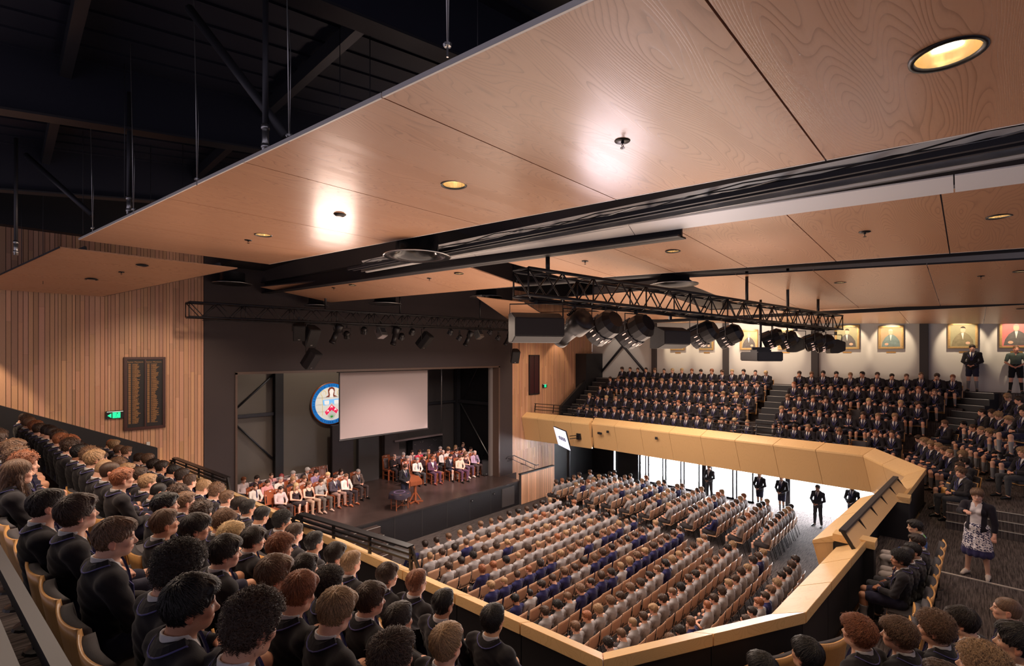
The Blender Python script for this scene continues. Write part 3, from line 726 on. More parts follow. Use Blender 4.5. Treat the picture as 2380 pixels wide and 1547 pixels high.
def mesh_arrays(me):
    if me.name not in MC:
        v = np.empty(len(me.vertices) * 3, np.float32); me.vertices.foreach_get('co', v)
        lv = np.empty(len(me.loops), np.int32); me.loops.foreach_get('vertex_index', lv)
        ls = np.empty(len(me.polygons), np.int32); me.polygons.foreach_get('loop_start', ls); lt = np.empty(len(me.polygons), np.int32); me.polygons.foreach_get('loop_total', lt)
        at = me.color_attributes['Col']; c = np.empty(len(at.data) * 4, np.float32); at.data.foreach_get('color', c); c = c.reshape(-1, 4)
        if at.domain == 'POINT': c = c[lv]
        MC[me.name] = (v.reshape(-1, 3), lv, ls, lt, c, me.materials[0].name)
    return MC[me.name]
def merge_people(L, label, cat):
    V, LV, LS, LT, CC, MI = [], [], [], [], [], []; nv = nl = 0; mats = ['skin', 'cloth', 'hair', 'shoe_leather']
    for q in L:
        parts, J = LIB[q['key']]; W = Matrix.Translation(q['loc']) @ Matrix.Rotation(q['rz'], 4, 'Z') @ Matrix.Scale(q['scale'], 4)
        items = [(parts[0][1], W, q['skin'])]
        for nm, me in parts[1:]:
            if nm in q['colors'] and q['colors'][nm] is None or nm == 'shoe' and q['loc'].z < .5: continue
            items.append((me, W, q['colors'].get(nm, DEFCOL.get(nm, (1, 1, 1)))))
        items.append((hair_mesh(q['hair'][0], 3), W @ head_matrix(J) @ Matrix.Diagonal((*q['hs'], 1)), q['hc']))
        for me, T, col in items:
            v, lv, ls, lt, c, mn = mesh_arrays(me); T = np.array(T, np.float32)
            V.append(v @ T[:3, :3].T + T[:3, 3]); LV.append(lv + nv); LS.append(ls + nl); LT.append(lt); c2 = c.copy(); c2[:, :3] *= np.array(col, np.float32); CC.append(c2)
            MI.append(np.full(len(ls), mats.index(mn), np.int32)); nv += len(v); nl += len(lv); CC[-1] = CC[-1].astype(np.float16)
    me = bpy.data.meshes.new('people'); me.vertices.add(nv); me.vertices.foreach_set('co', np.concatenate(V).ravel())
    me.loops.add(nl); me.loops.foreach_set('vertex_index', np.concatenate(LV)); ls = np.concatenate(LS); me.polygons.add(len(ls)); me.polygons.foreach_set('loop_start', ls); me.polygons.foreach_set('loop_total', np.concatenate(LT))
    me.polygons.foreach_set('material_index', np.concatenate(MI)); me.update(calc_edges=True); me.polygons.foreach_set('use_smooth', np.ones(len(ls), bool))
    at = me.color_attributes.new('Col', 'BYTE_COLOR', 'CORNER'); at.data.foreach_set('color', np.concatenate(CC).astype(np.float32).ravel())
    for m in (M['skin'], M['cloth'], M['hair'], M['leather']): me.materials.append(m)
    o = link('people', me); tag(o, label, cat, kind='stuff'); print('merged', len(L), nv); return o
DEFCOL = dict(tank_top=(.03,.02,.02), top=(.3,.3,.3), skirt=(1, 1, 1), blazer=BLAZ, collar=BLAZ, braid=TRIM, shirt=(.62, .60, .60), tie=(.02, .02, .07), shorts=(.022, .022, .045), sock=(.22, .22, .23), shoe=(.01, .01, .01), trousers=(.05, .05, .055), shirt_collar=(.27, .26, .27), jacket=(.05, .05, .06), eyes=(1, 1, 1))
# ------------------------------------------------------------------ the hall
YW, XR = 16.45, 24.3
def S(o): o['kind'] = 'structure'; return o
S(MB().box(-5, XR + .32, -7, 24, -.2, 0).obj('floor', 'carpet'))
out = mat('outdoor_paving', (.78, .78, .76), .8)
S(MB().box(XR + .3, 60, -6, 30, -.22, -.01).obj('floor_outside', out))
# timber slat walls either side of the proscenium
def slats(name, x0, x1, z0, z1, y, seed, w=.088):
    r = random.Random(seed); b = MB(); b.cur = (.10, .07, .06); b.box(x0, x1, y + .03, y + .18, z0, z1)
    x = x0
    while x < x1 - .02:
        ww = r.choice((w, w, w * .7, w * 1.25)); xe = min(x + ww, x1)
        z = z0
        while z < z1:
            ze = min(z1, z + r.uniform(.9, 3.4)); t = r.choice((.84, .92, .97, 1.0, 1.04, 1.14, .95)); b.cur = (t, t * r.uniform(.93, 1.03), t * r.uniform(.88, 1.05))
            b.box(x + .0045, xe - .0045, y - r.uniform(0, .006), y + .03, z, ze - .002); z = ze
        x = xe
    return S(b.obj(name, 'slat'))
slats('wall_front_left', -3.5, 4.1, 0, 10.0, YW, 1)
slats('wall_front_right', 17.35, XR, 2.2, 10.2, YW, 2)
slats('wall_front_right_lower', 17.35, 20.7, 0, 2.2, YW, 3)
b = MB(); b.box(20.7, XR, YW, YW + .2, 0, 2.2); S(b.obj('wall_front_dark', 'black'))
# painted proscenium wall with its opening
b = MB()
b.box(4.1, 4.95, YW - .02, YW + .35, 0, 11.5); b.box(16.45, 17.35, YW - .02, YW + .35, 0, 11.5); b.box(4.95, 16.45, YW - .02, YW + .35, 6.42, 11.5)
S(b.obj('wall_front', 'dark'))
b = MB(); b.box(4.93, 4.99, YW - .05, YW + .36, 1.14, 6.44); b.box(16.36, 16.44, YW - .05, YW + .36, 1.14, 6.44); b.box(4.93, 16.44, YW - .05, YW + .36, 6.38, 6.46)
S(b.obj('trim_1', mat('proscenium_trim', (.10, .06, .045), .5)))
b = MB(); b.box(16.2, 16.38, YW + .36, YW + .5, 1.14, 6.4); S(b.obj('trim_2', mat('reveal_edge', (.22, .19, .18), .5)))
# stage house
b = MB(); b.box(3, 17.8, 21, 21.2, 1.14, 11); S(b.obj('wall_stage_back', 'darkgrey'))
b = MB(); b.box(17.6, 17.8, 16.8, 21, 1.14, 11); S(b.obj('wall_stage_right', 'black'))
b = MB(); b.box(3.0, 3.2, 16.8, 21, 1.14, 11); S(b.obj('wall_stage_left', 'darkgrey'))
b = MB(); b.box(3, 17.8, 16.8, 21.2, 10.9, 11); S(b.obj('ceiling_stage', 'black'))
b = MB(); b.box(3.0, 16.6, 15.3, 21.0, 0, 1.10); S(b.obj('stage_riser', 'black')); 
b = MB(); b.box(2.95, 16.65, 15.24, 21.0, 1.10, 1.14); b.box(16.6, 17.6, 16.4, 21, 0, 1.14); S(b.obj('floor_stage', 'stagefloor'))
b = MB()
for x in np.arange(5.0, 16.5, 1.22): b.box(x, x + .012, 15.292, 15.3, .05, 1.1)
b.box(2.95, 16.65, 15.285, 15.3, 1.04, 1.10); S(b.obj('trim_3', 'darkgrey'))
for x, w, z in ((14.9, .10, .82), (13.6, .10, .80)):
    b = MB(); b.box(x, x + w, 15.26, 15.3, z, z + .07); o = b.obj('floor_box', 'blackmetal'); MB().box(x + .02, x + w - .02, 15.255, 15.262, z + .015, z + .05).obj('socket', 'steel', o)
    tag(o, 'small black outlet box in the stage front, %s from its right end' % ('nearest' if x > 14 else 'second'), 'outlet', 'outlet boxes in the stage front')
tag(MB().box(15.45, 16.25, 15.27, 15.3, .12, .95).obj('access_hatch', 'darkgrey'), 'square dark access hatch in the stage front by the slatted panel', 'hatch')
# olive upstage screen wall, its column and steelwork
S(MB().box(4.6, 7.6, 20.7, 20.78, 1.14, 8).obj('wall_stage_panel', 'olive'))
b = MB(); b.box(7.93, 13.4, 20.7, 20.78, 1.14, 7.5); tag(b.obj('backdrop_panel', 'olive'), 'wide olive-brown backdrop panel at the back of the stage', 'panel')
b = MB(); b.box(7.6, 7.92, 20.4, 20.75, 1.14, 8); tag(b.obj('steel_column', 'black'), 'tall black column upstage beside the olive backdrop', 'column')
def steel(label, segs, r, m='darksteel', name='steel_brace', cat='brace'):
    b = MB()
    for p, q in segs: b.tube([p, q], r, 8)
    return tag(b.obj(name, m, smooth=True), label, cat)
yb = 20.6
steel('diagonal steel brace rising behind the left side of the stage', [((6.2, yb, 4.88), (7.6, yb, 6.17))], .035)
steel('diagonal steel brace falling behind the left side of the stage', [((6.2, yb, 4.3), (7.6, yb, 2.73))], .035)
tag(MB().box(4.9, 7.62, yb - .06, yb + .06, 4.53, 4.66).obj('steel_beam', 'darksteel', bevel=.01), 'level steel beam at the left back of the stage', 'beam')
tag(MB().box(17.35, 17.5, 16.9, 20.9, 4.35, 4.52).obj('steel_beam', 'darksteel', bevel=.01), 'level steel beam along the right side of the stage', 'beam')
tag(MB().box(13.5, 17.5, 20.75, 20.9, 4.35, 4.47).obj('steel_beam', 'darksteel', bevel=.01), 'level steel beam across the right back of the stage', 'beam')
tag(MB().box(17.3, 17.55, 20.6, 20.85, 1.14, 9).obj('steel_column', 'darksteel', bevel=.01), 'black corner column at the right back of the stage', 'column')
steel('long steel tie falling to the loudspeaker at the right side of the stage', [((17.4, 20.4, 4.3), (17.3, 17.5, 1.14))], .028, 'steel')
steel('thin steel tie rising along the right side of the stage', [((17.52, 20.3, 4.6), (17.52, 18.6, 7.2))], .03)
steel('thin steel tie falling from the top right of the stage', [((17.52, 19.2, 7.2), (17.52, 17.1, 5.0))], .022)
steel('thin steel tie climbing behind the loudspeaker on stage', [((17.55, 18.8, 1.6), (17.55, 17.0, 3.8))], .014)
steel('pale vertical hanging pipe at the right back of the stage', [((15.9, 20.2, 2.9), (15.9, 20.2, 8.5))], .035, 'steel', 'hanging_pipe', 'pipe')
b = MB(); b.box(13.0, 15.9, 20.1, 20.25, 2.78, 2.86); tag(b.obj('lighting_bar', 'greyuph'), 'pale horizontal bar low at the right back of the stage', 'bar')
for i, (x0, x1) in enumerate(((9.9, 10.9), (11.15, 12.2), (12.5, 13.3))):
    tag(MB().box(x0, x1, 20.2, 20.4, 1.14, 3.9).obj('stage_flat', 'dark' if i != 1 else 'darkgrey', bevel=.01), '%s of the three dark tall flats below the projection screen' % ('leftmost', 'middle', 'rightmost')[i], 'panel', 'dark flats on the stage')
rack = MB().box(14.2, 16.1, 20.35, 20.8, 1.14, 2.7).obj('equipment_rack', 'black', bevel=.01); tag(rack, 'black equipment rack with tiny lights at the back of the stage', 'rack')
rr = random.Random(5); b = MB()
for i in range(26):
    x, z = rr.uniform(14.3, 16.0), rr.uniform(1.4, 2.6); b.box(x, x + .05, 20.34, 20.35, z, z + .02)
b.obj('indicator', 'steel', rack)
# projection screen
sc = empty('projection_screen', (8.69, 17.2, 3.76)); tag(sc, 'large blank white projection screen hanging over the stage', 'screen')
MB().box(.04, 4.07, -.01, .01, .05, 2.56).obj('screen_cloth', 'screen', sc); MB().box(0, 4.11, -.012, .012, 0, .05).box(0, .04, -.014, .014, 0, 2.6).box(4.07, 4.11, -.014, .014, 0, 2.6).obj('black_border', 'black', sc)
MB().tube([(0, 0, 0), (4.11, 0, 0)], .03).obj('weight_bar', 'blackmetal', sc); MB().box(-.05, 4.16, -.08, .08, 2.56, 2.72).obj('screen_casing', 'black', sc)
for x in (.3, 3.8): MB().tube([(x, 0, 2.7), (x, 0, 7.2)], .012, 6).obj('hanger', 'darksteel', sc)
# stained-glass seal on the backdrop
def disc(b, r0, r1, y, n=64):
    for k in range(n):
        a0, a1 = 2 * PI * k / n, 2 * PI * (k + 1) / n
        b.add([(r0 * math.cos(a0), y, r0 * math.sin(a0)), (r1 * math.cos(a0), y, r1 * math.sin(a0)), (r1 * math.cos(a1), y, r1 * math.sin(a1)), (r0 * math.cos(a1), y, r0 * math.sin(a1))], [(0, 1, 2, 3)])
def glow(name, col, s=1.0): return mat(name, col, .4, emit=col, es=s)
seal = empty('glass_seal', (10.08, 20.66, 4.82)); tag(seal, 'round backlit stained-glass school seal with blue rim beside the screen', 'window')
b = MB(); b.lathe([(.90, -.05), (.95, -.05), (.95, .03), (.90, .03)], axis='Y', n=48); b.obj('rim', 'redwood', seal, smooth=True)
b = MB(); disc(b, .74, .90, -.03); b.obj('lettered_ring', glow('blue_glass', (.01, .17, .55), .6), seal)
b = MB(); disc(b, 0, .74, -.028); b.obj('white_glass', glow('white_glass', (.80, .77, .70), .55), seal)
def flat(pts, y, name, m, parent):
    b = MB(); b.slab([(x, y, z) for x, z in pts], .006, (0, 1, 0)); return b.obj(name, m, parent)
g_red = glow('ruby_glass', (.75, .01, .08), .8); g_brown = glow('brown_glass', (.22, .04, .02), .5); g_lb = glow('pale_blue_glass', (.20, .48, .85), .8); g_gr = glow('green_glass', (.02, .30, .02), .6); g_w = glow('clear_glass', (.85, .8, .74), .75); g_y = glow('amber_glass', (.60, .45, .15), .6)
flat([(-.28, .30), (-.14, .38), (-.17, .62), (-.10, .72), (.02, .74), (.12, .70), (.15, .60), (.12, .38), (.28, .30)], -.036, 'mitre_outline', g_brown, seal)
flat([(-.10, .28), (-.08, .40), (-.11, .55), (-.06, .64), (.0, .66), (.07, .63), (.10, .54), (.06, .40), (.08, .28)], -.044, 'mitre', g_w, seal)
flat([(-.42, .18), (.40, .21), (.36, -.02), (.12, -.05), (.0, .05), (-.12, -.05), (-.38, -.06)], -.036, 'chief', g_lb, seal)
for sx in (-1, 1): flat([(sx * .34, .15), (sx * .12, .15), (sx * .12, -.02), (sx * .22, -.04), (sx * .32, -.02)], -.044, 'open_book', g_w, seal)
flat([(0, -.04), (.30, -.30), (.23, -.46), (0, -.28), (-.23, -.50), (-.31, -.36)], -.036, 'chevron', g_red, seal)
flat([(0, -.30), (.21, -.48), (.12, -.64), (0, -.73), (-.12, -.64), (-.21, -.50)], -.034, 'shield_base', glow('grey_glass', (.55, .54, .5), .6), seal)
for x, z in ((0, -.15), (-.17, -.32), (.17, -.28)): flat([(x - .06, z - .05), (x - .04, z + .03), (x, z + .07), (x + .04, z + .03), (x + .06, z - .05), (x + .02, z - .01), (x - .02, z - .01)], -.046, 'emblem', g_w, seal)
b = MB()
for k in range(11):
    a = PI * (.08 + .084 * k); b.add([(-.014, -.044, -.62), (.014, -.044, -.62), (.17 * math.cos(a), -.044, -.60 + .15 * math.sin(a))], [(0, 1, 2)])
b.obj('green_plant', g_gr, seal)
for sx in (-1, 1):
    b = MB(); b.tube([(sx * .38 + .12 * math.cos(t), -.04, .48 + .12 * math.sin(t)) for t in np.linspace(-.6, 4.2, 12)] + [(sx * .42, -.04, .1), (sx * .42, -.04, -.5)], .011, 5); b.obj('crozier', g_y, seal)
b = MB()
for z in (.28, -.02, -.33): b.box(-.72 * math.cos(abs(z)), .72 * math.cos(abs(z)), -.034, -.03, z - .004, z + .004)
b.obj('glazing_bars', 'darksteel', seal)
def glyphs(txt, size, name, m, parent=None, loc=(0, 0, 0), rot=(PI / 2, 0, 0), align='CENTER'):
    cu = bpy.data.curves.new(name, 'FONT'); cu.body = txt; cu.size = size; cu.align_x = align; cu.extrude = .001; cu.resolution_u = 2
    t = bpy.data.objects.new(name, cu); COL.objects.link(t); bpy.context.view_layer.update()
    me = bpy.data.meshes.new_from_object(t.evaluated_get(bpy.context.evaluated_depsgraph_get())); bpy.data.objects.remove(t); bpy.data.curves.remove(cu)
    me.materials.clear(); me.materials.append(M[m] if isinstance(m, str) else m); me.name = name
    o = link(name, me, parent, loc, rot); return o
def ring_text(txt, r, a0, step, size, m, parent, flip=False):
    vs = MB()
    src = {}
    for i, ch in enumerate(txt):
        if ch == ' ': continue
        if ch not in src:
            o = glyphs(ch, size, 'g', m); src[ch] = ([tuple(v.co) for v in o.data.vertices], [tuple(p.vertices) for p in o.data.polygons]); bpy.data.objects.remove(o)
        a = a0 + step * i; P = []
        th = a - PI / 2 if not flip else a + PI / 2
        for x, y, z in src[ch][0]:
            P.append((r * math.cos(a) + x * math.cos(th) - y * math.sin(th), -.037 - z, r * math.sin(a) + x * math.sin(th) + y * math.cos(th)))
        vs.add(P, src[ch][1])
    vs.obj('lettering', m, parent)
ink = mat('dark_blue_lettering', (.004, .03, .16), .6)
ring_text('CHRISTCHURCH BOYS HIGH SCHOOL', .775, PI * 1.12, -PI * 1.24 / 28, .11, ink, seal)
ring_text('ALTIORA PETO', .865, PI * 1.30, PI * .40 / 11, .11, ink, seal, flip=True)
# stage steps and the slat-clad balustrade with handrail
st = empty('stage_steps', (7.8, 14.3, 0)); tag(st, 'dark steps with pale nosings leading up to the stage front', 'steps')
for k in range(4):
    MB().box(0, 1.35 + .28 * (3 - k) * 0, .25 * k, 1.0, .24 * k + .02, .24 * (k + 1)).obj('step', 'stagefloor', st); MB().box(0, 1.35, .25 * k - .012, .25 * k + .03, .24 * (k + 1), .24 * (k + 1) + .006).obj('nosing', 'nosing', st)
bal = empty('balustrade', (16.6, 15.2, 0)); tag(bal, 'slatted timber balustrade panel at the right end of the stage', 'balustrade')
r = random.Random(9); b = MB(); x = .05
while x < 2.4:
    t = r.choice((.8, .95, 1.1, 1.25)); b.cur = (t * 1.1, t * 1.08, t * 1.05); b.box(x, x + .062, -.02, .0, .02, 1.40); x += .07
b.obj('slat_cladding', 'slat', bal); MB().box(0, 2.45, .0, .10, 0, 1.40).obj('panel_core', 'darkgrey', bal); MB().box(-.02, 2.47, -.04, .12, 1.40, 1.45).obj('top_rail', 'black', bal)
hr = empty('handrail', (16.55, 16.1, 0)); tag(hr, 'black sloping handrail beside the right side of the proscenium', 'handrail')
MB().tube([(0, 0, 2.02), (.12, 0, 2.10), (.55, 0, 2.1), (2.2, 0, 1.35), (2.4, 0, 1.35)], .022).tube([(.1, 0, 1.9), (.5, 0, 1.9), (2.1, 0, 1.17)], .014).obj('rail', 'blackmetal', hr, smooth=True)
for x, z in ((.5, 1.9), (1.4, 1.5), (2.1, 1.2)): MB().tube([(x, 0, z + .18), (x, 0, z), (x, .33, z)], .012).obj('bracket', 'blackmetal', hr, smooth=True)
# ------------------------------------------------------------------ right wall with its glazed doors below
b = MB(); b.box(XR, XR + .2, -7, YW, 2.75, 11.5); S(b.obj('wall_right', 'white'))
b = MB(); b.box(XR, XR + .2, 13.35, YW, 0, 2.75); b.box(XR, XR + .2, -7, .6, 0, 2.75); S(b.obj('wall_right_lower', 'black'))
light_gap = MB().box(XR - .03, XR, 14.85, 14.93, .1, 2.75).obj('light_slot', mat('slot_glow', (1, 1, 1), .5, emit=(.9, .95, 1), es=4)); tag(light_gap, 'thin bright vertical slot of daylight in the black wall', 'light')
cols_y = [(i, y) for i, y in enumerate((12.4, 8.65, 4.9, 1.3, -2.3))]
for i, y in cols_y:
    tag(MB().box(XR - .16, XR, y - .13, y + .13, 5.6, 9.6).obj('wall_column', 'darkgrey', bevel=.008), 'dark grey steel column on the white wall, %s from the stage' % ORD[i + 1], 'column', 'columns on the white wall')
    if i < 4:
        tag(MB().box(XR - .12, XR + .18, y + .95, y + 1.15, 0, 2.8).obj('door_column', 'black', bevel=.008), 'black column between the bright glass doors, %s from the stage' % ORD[i + 1], 'column', 'columns between the glass doors')
steel('dark diagonal brace crossing the white wall near the stage, rising to the right', [((XR - .1, 15.9, 5.8), (XR - .1, 12.7, 9.2))], .07)
steel('dark diagonal brace crossing the white wall near the stage, falling to the right', [((XR - .1, 15.9, 9.2), (XR - .1, 12.7, 5.8))], .07)
glass = bpy.data.materials.new('door_glass'); nt, pb = nodes_of(glass); pb.inputs['Base Color'].default_value = (1, 1, 1, 1); pb.inputs['Roughness'].default_value = .02; pb.inputs['Transmission Weight'].default_value = 1; pb.inputs['IOR'].default_value = 1.05
sky = mat('bright_daylight', (1, 1, 1), .9, emit=(.93, .96, 1), es=6.0)
S(MB().box(33, 33.2, -8, 26, -.5, 9).obj('sky_backdrop', sky))  # glowing sheet standing in for the bright sky beyond the doors
b = MB(); n = 0
for k, (y0, y1) in enumerate(((12.9, 13.3), (11.9, 12.8), (10.9, 11.8), (9.95, 10.8), (8.3, 9.4), (7.4, 8.2))):
    d = empty('door_%d' % (k + 1), (XR, y0, 0)); d['kind'] = 'structure'; w = y1 - y0
    MB().box(-.04, .04, 0, .07, 0, 2.72).box(-.04, .04, w - .07, w, 0, 2.72).box(-.04, .04, 0, w, 2.62, 2.74).box(-.04, .04, 0, w, 0, .1).obj('door_frame', 'blackmetal', d)
    MB().box(-.008, .008, .07, w - .07, .1, 2.62).obj('door_glass', glass, d)
    MB().tube([(-.09, .1, 1.02), (-.09, w - .1, 1.02)], .018).obj('push_bar', 'steel', d, smooth=True)
alarm = MB().box(XR - .04, XR, 13.62, 13.8, 1.55, 1.73).obj('alarm_box', mat('alarm_red', (.6, .01, .03), .4), bevel=.01); tag(alarm, 'small red fire alarm box on the black wall beside the doors', 'alarm')
MB().box(XR - .045, XR - .039, 13.67, 13.75, 1.60, 1.68).obj('alarm_button', 'white', alarm)
tag(MB().tube([(20.7, 15.5, 0), (20.7, 15.5, 2.75)], .09, 12).obj('support_post', 'black', smooth=True), 'slim black post below the right balcony near the stage', 'post')
# ------------------------------------------------------------------ balcony decks and tiers
def poly(name, pts, z0, z1, m='carpet'):
    b = MB(); b.slab([(x, y, z0) for x, y in pts], z1 - z0); return S(b.obj(name, m))
inner = [(2.94, YW), (3.34, 11.1), (3.74, 5.6), (3.97, 2.56), (6.3, 1.36), (9.47, 1.19), (12.85, .98), (16.3, .83), (18.85, 2.2), (19.0, 12.7), (18.4, YW)]
poly('floor_balcony_left', [(-4, -7), (3.97, -7), (3.97, 2.56), (3.74, 5.6), (3.34, 11.1), (2.94, YW), (-4, YW)], 2.8, 3.2)
poly('floor_balcony_back', [(3.97, -7), (18.85, -7), (18.85, 2.2), (16.3, .83), (12.85, .98), (13.3, 1.36), (9.5, 1.52), (9.47, 1.19), (6.3, 1.36), (3.97, 2.56)], 2.8, 3.2)
poly('floor_balcony_right', [(18.85, -7), (XR, -7), (XR, YW), (18.4, YW), (18.75, 12.75), (19.0, 12.65), (18.85, 2.2)], 2.8, 3.2)
# left tiers, splayed like the rail
LROW = [(2.62, -.075, 3.0, 3.82), (1.82, -.085, 2.5, 4.19), (1.25, -.075, 2.5, 4.54), (.62, -.10, 2.0, 4.87)]
def lx(r, y): x0, k, y0, f = LROW[r]; return x0 + k * (y - y0)
for r_ in range(4):
    f = LROW[r_][3]
    poly('floor_tier_left', [(-3.4, -3 if r_ < 3 else 1.2), (lx(r_, .6) + .40, 1.2 if r_ == 3 else .9), (lx(r_, YW) + .40, YW), (-3.4, YW)], f - .36 if r_ else 3.2, f)
# right tiers
RROW = [(20.0, 3.30), (20.85, 3.77), (21.7, 4.20), (22.55, 4.65), (23.4, 5.12)]
for k, (x, f) in enumerate(RROW):
    poly('floor_tier_right', [(x - .48, 1.2 - .25 * k), (XR, 1.2 - .25 * k), (XR, 15.9), (x - .48, 15.9)], f - .46 if k else 3.2, f)
poly('floor_landing', [(23.74, -6), (XR, -6), (XR, YW), (23.74, YW)], 5.1, 5.66)
# back corner tiers
poly('floor_tier_corner', [(14.6, -.15), (17.6, .15), (20.7, 1.2), (XR, 1.2), (XR, -6), (14.6, -6)], 3.2, 3.67)
poly('floor_tier_corner', [(15.6, -1.8), (18.6, -.85), (20.9, .45), (XR, .5), (XR, -6), (15.6, -6)], 3.67, 4.12)
poly('floor_tier_corner', [(17.0, -2.9), (19.4, -1.9), (22.0, -.35), (XR, -.3), (XR, -6), (17.0, -6)], 4.12, 4.57)
# diagonal tiers at the near corner
poly('floor_tier_near', [(2.9, 1.75), (3.5, 1.6), (6.6, .0), (6.6, -6), (2.9, -6)], 3.2, 3.82)
poly('floor_tier_near', [(2.2, 1.25), (3.2, .85), (6.2, -.65), (6.2, -6), (2.2, -6)], 3.82, 4.19)
poly('floor_tier_back', [(7.0, -1.25), (11.2, -1.25), (11.2, -6), (7.0, -6)], 3.2, 3.62)
tag(MB().box(11.27, 11.32, -1.2, .75, 3.2, 3.212).obj('floor_strip', 'nosing'), 'pale metal strip across the balcony carpet by the woman in the skirt', 'strip')
cs = empty('aisle_steps', (14.2, -1.9, 3.2)); tag(cs, 'three carpeted steps with metal nosings behind the woman in the skirt', 'steps')
for k in range(3):
    MB().box(.17 * k, .6, 0, 2.3, .157 * k, .157 * (k + 1)).obj('step', 'carpet', cs); MB().box(.17 * k - .01, .17 * k + .03, 0, 2.3, .157 * (k + 1), .157 * (k + 1) + .008).obj('nosing', 'nosing', cs)
def aisle(label, p0, p1, width, n, z0, z1):
    """flight from p0 to p1 (plan points), width to the left of the climb"""
    p0 = Vector((*p0, 0)); p1 = Vector((*p1, 0)); d = (p1 - p0); L = d.length; d.normalize(); e = empty('aisle_steps', (p0.x, p0.y, z0), math.atan2(d.y, d.x)); tag(e, label, 'steps', 'aisle steps of the right balcony')
    for k in range(n):
        h = (z1 - z0) / n; a = L / n * k
        MB().box(a, L, 0, width, h * k, h * (k + 1)).obj('step', 'black', e); MB().box(a - .012, a + .035, .02, width - .02, h * (k + 1), h * (k + 1) + .008).obj('nosing', 'nosing', e)
aisle('aisle steps with pale nosings up the middle of the right balcony', (19.5, 5.5), (23.75, 5.5), .85, 11, 3.25, 5.66)
aisle('aisle steps with pale nosings up the slatted wall side of the right balcony', (19.5, 14.65), (23.75, 14.65), .9, 11, 3.25, 5.66)
aisle('aisle steps with pale nosings in the far corner of the balcony', (20.3, .62), (23.75, -.70), .78, 11, 3.4, 5.66)
# raked black stringers along the slat walls
b = MB(); b.prism([(2.95, 3.2), (2.95, 4.42), (-.1, 5.85), (-.6, 6.0), (-.6, 3.2)], YW - .16, YW - .02, 'Y'); tag(b.obj('raked_parapet', 'black'), 'black raked parapet climbing the slat wall left of the stage', 'parapet')
b = MB(); b.prism([(20.4, 3.2), (20.4, 4.25), (23.6, 6.15), (23.6, 3.2)], 15.75, 15.9, 'Y'); tag(b.obj('raked_parapet', 'black'), 'black raked parapet climbing beside the right slat wall', 'parapet')
tag(MB().box(22.6, 24.28, 15.7, YW - .02, 3.2, 7.05).obj('service_cupboard', 'black', bevel=.01), 'tall black cupboard in the corner above the right balcony steps', 'cupboard')
# parapets: cap, leaning fascia, dark inner lining
CEN = Vector((11, 8))
def offs(pts, w):
    out = []
    for i, p in enumerate(pts):
        p = Vector(p); ns = []
        for j in (i - 1, i):
            if 0 <= j < len(pts) - 1:
                d = (Vector(pts[j + 1]) - Vector(pts[j])).normalized(); nn = Vector((-d.y, d.x))
                if nn.dot(CEN - p) < 0: nn = -nn
                ns.append(nn)
        n = sum(ns, Vector((0, 0))) / len(ns); out.append(p + n * (w / max(.3, n.length_squared)))
    return out
def parapet(label, pts, seam, cm='cap'):
    e = empty('balcony_parapet', (0, 0, 0)); tag(e, label, 'parapet'); A = [Vector(p) for p in pts]; Bf = offs(pts, .40); Bb = offs(pts, .10); Bi = offs(pts, .06)
    for i in range(len(pts) - 1):
        L = (A[i + 1] - A[i]).length; n = max(1, round(L / seam)); g = .006 / L
        for k in range(n):
            t0, t1 = k / n + g, (k + 1) / n - g
            a0, a1 = A[i].lerp(A[i + 1], t0), A[i].lerp(A[i + 1], t1); f0, f1 = Bf[i].lerp(Bf[i + 1], t0), Bf[i].lerp(Bf[i + 1], t1); b0, b1 = Bb[i].lerp(Bb[i + 1], t0), Bb[i].lerp(Bb[i + 1], t1); i0, i1 = Bi[i].lerp(Bi[i + 1], t0), Bi[i].lerp(Bi[i + 1], t1)
            dr = A[i + 1] - A[i]; horiz = abs(dr.x) > abs(dr.y)
            b = MB(); v = [(*a0, 4.07), (*a1, 4.07), (*f1, 3.86), (*f0, 3.86), (*a0, 3.94), (*a1, 3.94), (*f1, 3.80), (*f0, 3.80)]
            b.add(v, [(0, 1, 2, 3), (7, 6, 5, 4), (0, 4, 5, 1), (3, 2, 6, 7), (0, 3, 7, 4), (1, 5, 6, 2)]); b.obj('rail_cap', 'cap' if horiz else 'capx', e, bevel=.004)
            b = MB(); v = [(*f0, 3.84), (*f1, 3.84), (*b1, 2.68), (*b0, 2.68), (*(f0 * .94 + i0 * .06), 3.80), (*(f1 * .94 + i1 * .06), 3.80), (*i1, 2.68), (*i0, 2.68)]
            b.add(v, [(0, 1, 2, 3), (7, 6, 5, 4), (0, 4, 5, 1), (3, 2, 6, 7), (0, 3, 7, 4), (1, 5, 6, 2)]); b.obj('fascia_panel', 'fascia', e)
            b = MB(); v = [(*(a0 * .9 + f0 * .1), 3.95), (*(a1 * .9 + f1 * .1), 3.95), (*(a1 * .9 + f1 * .1), 3.2), (*(a0 * .9 + f0 * .1), 3.2), (*(a0 * .75 + f0 * .25), 3.95), (*(a1 * .75 + f1 * .25), 3.95), (*(a1 * .75 + f1 * .25), 3.2), (*(a0 * .75 + f0 * .25), 3.2)]
            b.add(v, [(0, 1, 2, 3), (7, 6, 5, 4), (0, 4, 5, 1), (3, 2, 6, 7), (0, 3, 7, 4), (1, 5, 6, 2)]); b.obj('lining_panel', 'black', e)
    for q in (0, -1):
        dd = (A[1] - A[0]).normalized() * .012 if q == 0 else (A[-2] - A[-1]).normalized() * .012; v = [(*(A[q] + dd), 3.95), (*(Bf[q] * .97 + A[q] * .03 + dd), 3.82), (*(Bb[q] + dd), 2.68), (*(A[q] + dd), 2.68)]
        MB().slab(v, .01, (dd.x * 80, dd.y * 80, 0)).obj('end_panel', 'fascia', e)
    return e
parapet('long timber capped parapet round the left balcony and its near corner', inner[:6], 1.05)
